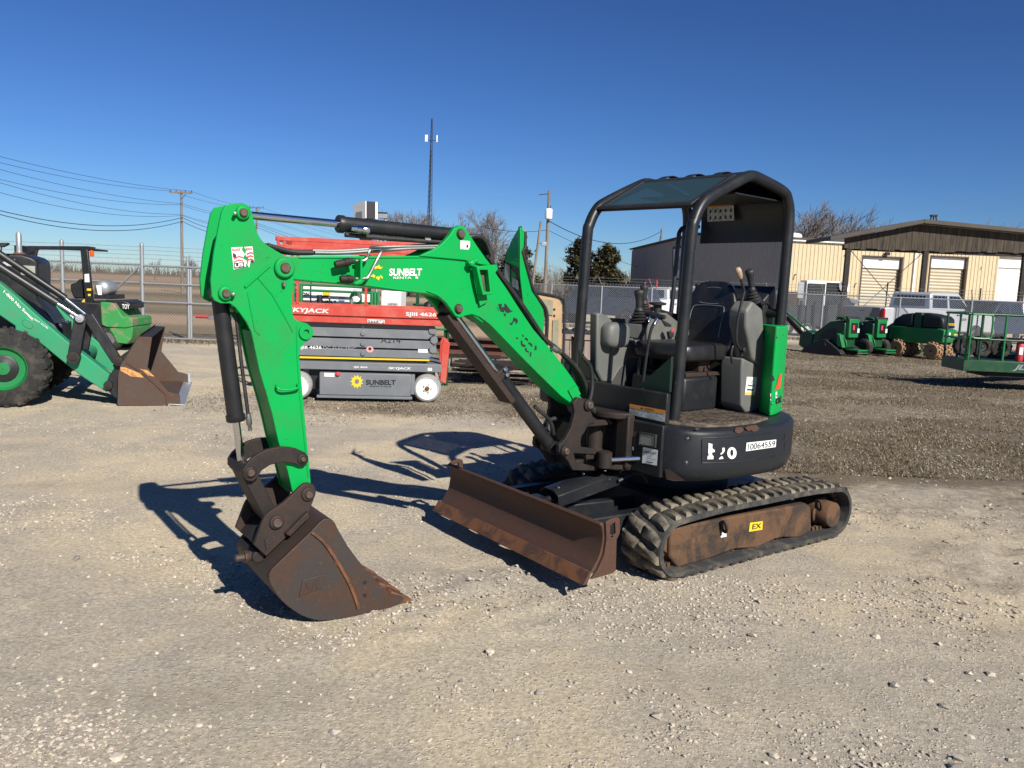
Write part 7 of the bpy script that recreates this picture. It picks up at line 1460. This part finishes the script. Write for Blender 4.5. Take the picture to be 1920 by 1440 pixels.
# arm
arm_px = [(424, 384), (433, 382), (441, 381), (454, 380), (464, 384), (470, 391), (473, 400), (476, 414), (483, 438), (489, 448), (497, 457), (516, 469), (532, 478), (546, 488), (552, 500), (551, 530), (548, 560), (549, 590), (553, 598), (561, 603), (575, 606), (583, 612), (586.6, 622), (583, 635), (571, 643), (564, 652), (561, 664), (564, 697), (576, 829), (583, 904), (585, 935), (575, 941), (560, 937), (549, 925), (540, 885), (522, 828), (510, 775), (498, 733), (487, 697), (471, 622), (462, 604), (452, 590), (442, 577), (431, 569), (414, 569), (403, 564), (397, 555), (395, 525), (401, 473), (411, 419), (416, 396)]
arm_az = bp(arm_px, .10)
AR = obj('arm', M().plate(B, arm_az, .10, .082), GREEN, EX, bevel=.003)
obj('arm_plate', M().plate(B, arm_az, -.10, -.082), GREEN, AR, bevel=.003)
inn = bp([(475, 622), (500, 606), (545, 596), (558, 610), (571, 640), (558, 664), (562, 697), (573.5, 829), (580, 900), (570, 925), (552, 925), (542, 885), (524, 828), (512, 775), (500, 733), (489.5, 697)], .10)
obj('arm_box', M().plate(B, inn, .082, -.082), GREEN, AR, bevel=.002)
cap = bp([(424, 386), (412, 420), (403, 473), (398, 525), (402, 525), (407, 473), (416, 420), (428, 387)], .10)
obj('arm_web', M().plate(B, bp([(480, 440), (500, 462), (520, 474), (500, 520), (470, 560), (450, 588), (446, 580), (470, 540), (488, 500)], .10), .082, -.082), GREEN, AR, bevel=.002)
pin(B, None, (454.4, 399), .10, .031, .018, .018, GREEN, AR); pin(B, None, (422, 550), .10, .031, .018, .018, GREEN, AR); pin(B, None, (532, 502), .10, .046, .022, .023, GREEN, AR)
a, _, z = B.lat(573, 623, .10); ringp = [(cos(t_), sin(t_)) for t_ in [2*pi*i/20 for i in range(20)]]
for sg in (1, -1):
    m = M().holed([B.P(a+.034*x, sg*.10, z+.034*y) for x, y in ringp], [B.P(a+.013*x, sg*.10, z+.013*y) for x, y in ringp], B.l*(sg*.012)); obj('eye_ring', m, GREEN, AR, bevel=.002)
m = M().bar(B.P(*B.lat(459, 538, .103)), B.P(*B.lat(506, 497, .103)), .010, .010)
m.tube([B.P(*B.lat(u, v, .101)) for u, v in ((464, 548), (478, 620), (487, 628))], .003, 6); m.tube([B.P(*B.lat(u, v, .101)) for u, v in ((484, 522), (510, 552), (540, 605), (549, 622))], .003, 6); m.tube([B.P(*B.lat(u, v, .101)) for u, v in ((556, 610), (557, 664), (562, 740), (578, 895))], .003, 6)
obj('weld_bead', m, GREEN, AR)
m = M().tube(spline([B.P(*B.lat(u, v, l_)) for u, v, l_ in ((518, 722, .10), (520, 727, .125), (530, 731, .13), (552, 729, .13), (560, 726, .125), (557, 720, .10))], 5), .0055, 8); obj('hose_loop', m, GREEN, AR)
m = M()
for px in ((438, 552), (533, 528), (441, 401)):
    p = B.P(*B.lat(*px, .115)); m = M().lathe(p, B.f*.4+B.l if px[0] != 533 else V((0, 0, -1)), [(0, .009), (.02, .008), (.022, .001)], 6, False); obj('bolt', m, STEEL, AR)
def aq(px): return [B.P(*B.lat(u, v, .1012)) for u, v in px]
st = decal(aq(((433.5, 464), (455, 463), (453, 468), (459, 477), (455, 484), (463, 490), (460, 500), (438, 505.5), (437, 495), (435, 480))), OFFW, AR)
st2 = decal(aq(((458, 463), (473, 462), (476.5, 490), (473, 493), (470, 487), (467, 502), (464, 497), (466, 485), (460, 478), (461, 470))), OFFW, AR)
decal(aq(((435, 466.5), (450, 465.5), (450, 469.5), (435.5, 470.5))), REDD, AR, 'red_band', .003); decal(aq(((460, 465), (471.5, 464.2), (472, 468.5), (460.5, 469.5))), REDD, AR, 'red_band', .003)
for k_ in range(2): decal(aq(((437.5, 484+k_*6.5), (448, 479.5+k_*6.5), (456, 482+k_*6.5), (455.5, 484.5+k_*6), (448, 482+k_*6.5), (437.8, 487+k_*6))), REDD, AR, 'red_stripe', .003)
for k_ in range(3): decal(aq(((462, 475+k_*6), (470, 472+k_*6), (474.5, 474+k_*6), (474.8, 477+k_*6), (470, 475+k_*6), (462.5, 478+k_*6))), REDD, AR, 'red_stripe', .003)
decal(aq(((436, 474), (442, 477), (443, 483), (437, 482.5))), NAVY, AR, 'star_field', .003); decal(aq(((438, 493.5), (457, 491), (458, 500), (439, 503.8))), NAVY, AR, 'dark_band', .003); decal(aq(((469, 489), (475.5, 487), (475.5, 492), (473, 492))), NAVY, AR, 'dark_band', .003)
q = aq(((440, 502), (456, 499), (439.5, 495))); text('US', q[0], q[1], q[2], OFFW, AR, bold=.03, lift=.0045)
q = aq(((437, 470), (448, 469.2), (437, 467))); text('MADE', q[0], q[1], q[2], OFFW, AR, lift=.0045); q = aq(((461.5, 468.8), (470.5, 468), (461.4, 466))); text('THE', q[0], q[1], q[2], OFFW, AR, lift=.0045)
# bucket cylinder and linkage
ka, kz = [(x[0], x[2]) for x in (B.lat(422, 550, .10),)][0]; ja, jz = [(x[0], x[2]) for x in (B.lat(469.6, 886, .13),)][0]
p0 = B.P(ka, 0, kz); p1 = B.P(ja, 0, jz); KC = cylinder('bucket_cylinder', p0, p1, .0375, .0175, .73, EX)
d_ = (p1-p0).normalized(); bk_ = -B.f; m = M().tube([p0+d_*.05+bk_*.055+B.l*.03, p0+d_*.30+bk_*.05+B.l*.03, p0+d_*.62+bk_*.05+B.l*.03], .009, 8); obj('cylinder_line', m, HOSE, KC)
m = M().lathe(p0+d_*.55+bk_*.05+B.l*.03, d_, [(0, .010), (.02, .013), (.05, .013), (.055, .009), (.08, .009)], 10); obj('line_elbow', M().lathe(p0+d_*.03+bk_*.045+B.l*.05, d_, [(0, .012), (.03, .012)], 8), STEEL, KC); obj('line_fitting', m, STEEL, KC)
lk = bp([(456, 880), (464, 868), (474, 858), (486, 850), (499.4, 843.5), (514, 839.5), (528, 838), (544, 839), (557, 841.7), (573, 849), (578.5, 857), (578, 867), (571, 874), (562.6, 874), (550, 869), (528, 867), (507, 872), (490.4, 883), (484, 895), (475, 903), (464, 902), (456, 893)], .13)
LK = obj('guide_link', M().plate(B, lk, .13, .106), IRON, EX, bevel=.004); obj('link_plate', M().plate(B, lk, -.13, -.106), IRON, LK, bevel=.004)
pin(B, None, (567, 860.6), .13, .026, .008, .012, IRON, LK); pin(B, None, (469.6, 886), .13, .028, .008, .017, IRON, LK)
ga_, gz2 = [(x[0], x[2]) for x in (B.lat(518, 979, .145),)][0]
e_ = (V((ga_, gz2, 0))-V((ja, jz, 0))); L_ = e_.length; e_.normalize(); nrm = V((-e_.y, e_.x, 0))
def lp(s, w): return (ja+e_.x*s+nrm.x*w, jz+e_.y*s+nrm.y*w)
m = M().plate(B, [lp(-.02, .03), lp(-.02, -.03), lp(L_*.35, -.034), lp(L_, -.032), lp(L_+.03, 0), lp(L_, .032), lp(L_*.35, .034)], .095, -.095); obj('bucket_link', m, IRON, EX, bevel=.006)
m = M().lathe(B.P(ja, -.105, jz), B.l, [(0, .036), (.21, .036)], 18); obj('link_tube', m, IRON, LK)
# coupler ears
ear = bp([(579, 905.7), (586, 908), (590, 912), (592.5, 919), (592.4, 926), (579, 962.6), (564.4, 982.5), (541, 1004), (499.4, 1043.8), (476, 1022), (492, 979), (497, 968), (506.6, 959), (532, 942.7), (550, 926), (564, 912), (571, 907)], .155)
QC = obj('bucket_coupler', M().plate(B, ear, .155, .13), IRON2, EX, bevel=.004); obj('coupler_ear', M().plate(B, ear, -.155, -.13), IRON2, QC, bevel=.004)
pin(B, None, (577.5, 926.5), .155, .034, .012, .018, IRON2, QC); pin(B, None, (518, 979), .155, .034, .014, .021, IRON2, QC)
for sg in (1, -1):
    m = M().prism([B.P(x[0], sg*.156, x[2]) for x in [B.lat(u, v, .156) for u, v in ((532, 998), (540, 1003), (576, 968), (574, 957), (568, 962))]], B.l*(sg*.03)); obj('ear_block', m, IRON2, QC, bevel=.004)
m = M().prism([B.P(*B.lat(u, v, .1555)) for u, v in ((499, 1032), (495, 1012), (514, 998), (517, 1003), (515, 1014))], B.l*.005); obj('emboss_plate', m, IRON2, QC, bevel=.001)
q = [B.P(*B.lat(u, v, .161)) for u, v in ((500, 1027), (516, 1011), (497, 1013))]; text('X16', q[0], q[1], q[2], BUCKET, QC, bold=.01)
m = M(); wz = bp([(480, 1024), (499, 1042), (545, 1000), (520, 990), (500, 1000)], .13); m.plate(B, wz, .125, -.125); m.lathe(B.P(*B.lat(470, 1030, .0))-B.l*.12, B.l, [(0, .028), (.24, .028)], 14); m.lathe(B.P(*B.lat(485, 1010, .0))-B.l*.12, B.l, [(0, .02), (.24, .02)], 14); obj('coupler_body', m, IRON, QC, bevel=.004)
m = M().lathe(B.P(*B.lat(466, 1043, .08)), B.f, [(-.03, .026), (.0, .026), (.005, .03), (.02, .03), (.022, .018), (.06, .018)], 8); obj('wedge_bolt', m, BUCKET, QC)
# bucket
bk_px = [(607.6, 980.8), (617, 980), (624, 983), (628, 988), (633, 999), (653.6, 1033.8), (671, 1057), (688, 1077), (709, 1100), (722, 1112), (731, 1119), (745, 1124), (757, 1128), (752, 1138), (731.7, 1146.6), (705, 1153), (680, 1158.8), (658, 1164), (636, 1168), (618, 1170.6), (601.5, 1171.5), (588, 1169.5), (575.5, 1165.7), (562, 1159.5), (549.4, 1151.8), (538, 1143), (527, 1132.7), (519, 1123), (513, 1113.6), (507, 1103), (504.3, 1093), (505, 1085), (508, 1078), (515, 1070), (534, 1052), (553, 1033.8), (584, 1004), (598, 988.6)]
HWB = .255
side = bp(bk_px, HWB); mz = min(z for a, z in side); side = [(a, max(z-mz+.004, .004)) for a, z in side]
BK_ = obj('bucket', M().plate(B, side, HWB, HWB-.016), BUCKET, EX, bevel=.003)
obj('side_plate', M().plate(B, side, -HWB, -HWB+.016), BUCKET, BK_, bevel=.003)
shell = side[12:]+side[:3]            # lip, bottom, back, top
cx_ = sum(a for a, z in side)/len(side); cz_ = sum(z for a, z in side)/len(side)
shin = [(a+(cx_-a)*.05, z+(cz_-z)*.05+.002) for a, z in shell]
m = M(); n = len(shell); vs = [B.P(a, HWB-.017, z) for a, z in shell]+[B.P(a, HWB-.017, z) for a, z in shin]+[B.P(a, -HWB+.017, z) for a, z in shell]+[B.P(a, -HWB+.017, z) for a, z in shin]
fs = []
for i in range(n-1): fs += [(i, i+1, 2*n+i+1, 2*n+i), (n+i, 3*n+i, 3*n+i+1, n+i+1)]
fs += [(0, 2*n, 3*n, n), (n-1, 2*n-1, 4*n-1, 3*n-1)]; obj('shell', m.add(vs, fs), BUCKET, BK_, smooth=40)
m = M(); rp_ = bp([(582, 1007), (601.5, 1023), (617, 1043), (631, 1065), (643, 1086), (653.6, 1107), (662, 1128), (669, 1150)], HWB); rp_ = [(a, z-mz+.004) for a, z in sp2(rp_, 3)]
m.prism([B.P(a, HWB, z) for a, z in rp_]+[B.P(a-.014, HWB, z+.006) for a, z in reversed(rp_)], B.l*.010); m.prism([B.P(a, HWB, z) for a, z in bp([(615, 1022), (620, 1027), (634, 1060), (629, 1060)], HWB)], B.l*.004); obj('wear_strip', m, EDGEM, BK_, bevel=.002)
q = [(a, z-mz+.004) for a, z in bp([(560, 1126), (567, 1095), (612, 1082), (602, 1108)], HWB)]; m = M().prism([B.P(a, HWB, z) for a, z in q], B.l*.006); obj('emboss_plate', m, BUCKET, BK_, bevel=.002)
q3 = [B.P(a, HWB+.0065, z) for a, z in q]; text('X16', q3[0].lerp(q3[3], .12).lerp(q3[1].lerp(q3[2], .12), .2), q3[0].lerp(q3[3], .85).lerp(q3[1].lerp(q3[2], .85), .2), q3[0].lerp(q3[3], .12).lerp(q3[1].lerp(q3[2], .12), .82), BUCKET, BK_, bold=.015, lift=.004)
for px in ((684, 1098), (684, 1122)): x = B.lat(*px, HWB+.001); obj('bolt_hole', M().lathe(B.P(x[0], HWB, x[2]-mz), B.l, [(0, .010), (.002, .010), (.002, .001)], 14, False), NAVY, BK_)
la_, lz_ = side[12]; lr = side[14]; tz0 = bp([(757, 1130), (731, 1122)], HWB)
tdir = V((tz0[0][0]-tz0[1][0], tz0[0][1]-tz0[1][1], 0)).normalized()
for k in range(4):
    b_ = HWB-.05-k*(2*HWB-.10)/3
    def tp(s, w): return (la_+tdir.x*s-tdir.y*w, max(.006, lz_-.004+tdir.y*s+tdir.x*w))
    m = M().plate(B, [tp(-.08, .020), tp(-.05, .040), tp(-.01, .046), tp(.035, .034), tp(.066, .012), tp(.07, -.002), tp(.0, -.014), tp(-.07, -.012)], b_+.034, b_-.034); obj('tooth', m, EDGEM, BK_, bevel=.008)
m = M().plate(B, [(la_-tdir.x*.10, lz_+.002), (la_+tdir.x*.004, lz_+.006), (la_+tdir.x*.004, max(.004, lz_-.012)), (la_-tdir.x*.10, max(.004, lz_-.016))], HWB-.018, -HWB+.018); obj('lip', m, EDGEM, BK_, bevel=.003)
# ---------------- open side hood on the far side
def hp(px, b): return [H.P(*H.lat(u, v, b)) for u, v in px]
edge = [(975, 424), (984, 433), (982.5, 462), (978, 473), (985, 500), (997, 545), (1012, 568), (1019, 580), (1021, 596), (1018, 640), (1018, 690), (1000, 690), (990, 620), (982.5, 580), (975, 515)]
m = M().prism(hp(edge, -.40), H.l*-.02); HD = obj('side_hood', m, GREEN, EX, bevel=.004)
dark = [(975, 424), (967, 437), (960, 450), (954, 463), (950, 476), (946, 492), (945, 505), (945, 520), (960, 560), (982, 600), (982.5, 580), (975, 515)]
A_ = hp([(975, 424), (975, 470), (975, 515), (982.5, 580), (990, 640)], -.40); Bq = hp([(974, 425), (956, 458), (946, 500), (948, 560), (958, 620)], -.56)
A2 = spline(A_, 4); B2 = spline(Bq, 4); m = M(); n = len(A2); th = H.f*-.015
m.add(A2+B2+[p+th for p in A2]+[p+th for p in B2], [(i, i+1, n+i+1, n+i) for i in range(n-1)]+[(2*n+i, 3*n+i, 3*n+i+1, 2*n+i+1) for i in range(n-1)]+[(n+i, n+i+1, 3*n+i+1, 3*n+i) for i in range(n-1)]+[(0, n, 3*n, 2*n)]); obj('hood_shell', m, GREEN, HD)
def hs(u, v): k_ = v*(n-1); i = min(int(k_), n-2); f_ = k_-i; return A2[i].lerp(A2[i+1], f_).lerp(B2[i].lerp(B2[i+1], f_), u)+H.f*.004
decal([hs(.03, .68), hs(.95, .68), hs(.95, .44), hs(.03, .44)], NAVY, HD, 'dark_panel_sticker', .003); decal([hs(.60, .60), hs(.92, .60), hs(.92, .46), hs(.60, .46)], GREYPR, HD, 'grey_sticker', .006); decal([hs(.08, .62), hs(.45, .62), hs(.45, .55), hs(.08, .55)], PALEPR, HD, 'pale_sticker', .006)
m = M().tube(spline(hp([(984, 434), (984, 463), (980, 473), (988, 500), (1000, 545), (1016, 568), (1024, 582), (1026, 600), (1024, 650), (1023, 690)], -.405), 4), .012, 8); obj('rubber_seal', m, HOSE, HD)
inn_ = [(1003, 549), (1040, 557), (1050, 562), (1055, 572), (1054, 640), (1052, 695), (1026, 695), (1027, 600), (1018, 576)]
m = M().prism(hp(inn_, -.46), H.l*-.03); IH = obj('hood_liner', m, BEIGE, HD, bevel=.008)
m = M().prism(hp([(1008, 560), (1036, 563), (1036, 592), (1024, 588)], -.455), H.l*.004); m.prism(hp([(1036, 600), (1047, 600), (1045, 690), (1034, 690)], -.455), H.l*.004); obj('liner_plate', m, paint('zinc_plate', (.33, .32, .22), .4, .3, dirt=(.2, .15, .08), amt=.6, dscale=14), HD)
m = M()
for px in ((1039, 580), (1039, 592)): m.lathe(H.P(*H.lat(*px, -.458)), H.l, [(0, .008), (.006, .007), (.007, .001)], 8, False)
obj('bolt', m, NAVY, HD)
m = M().tube(spline(hp([(1003, 548), (1040, 555), (1052, 560), (1058, 572), (1057, 640), (1055, 695)], -.455), 4), .009, 8); obj('liner_seal', m, HOSE, HD)
obj('hood_latch', M().cyl(H.P(*H.lat(984, 433, -.42)), H.P(*H.lat(988, 445, -.50)), .006), BEIGE, HD)
sun_gear(sun_c[0], sun_c[1], sun_c[2], YEL, SL_, 11, None, (.34, .72, 1.0))
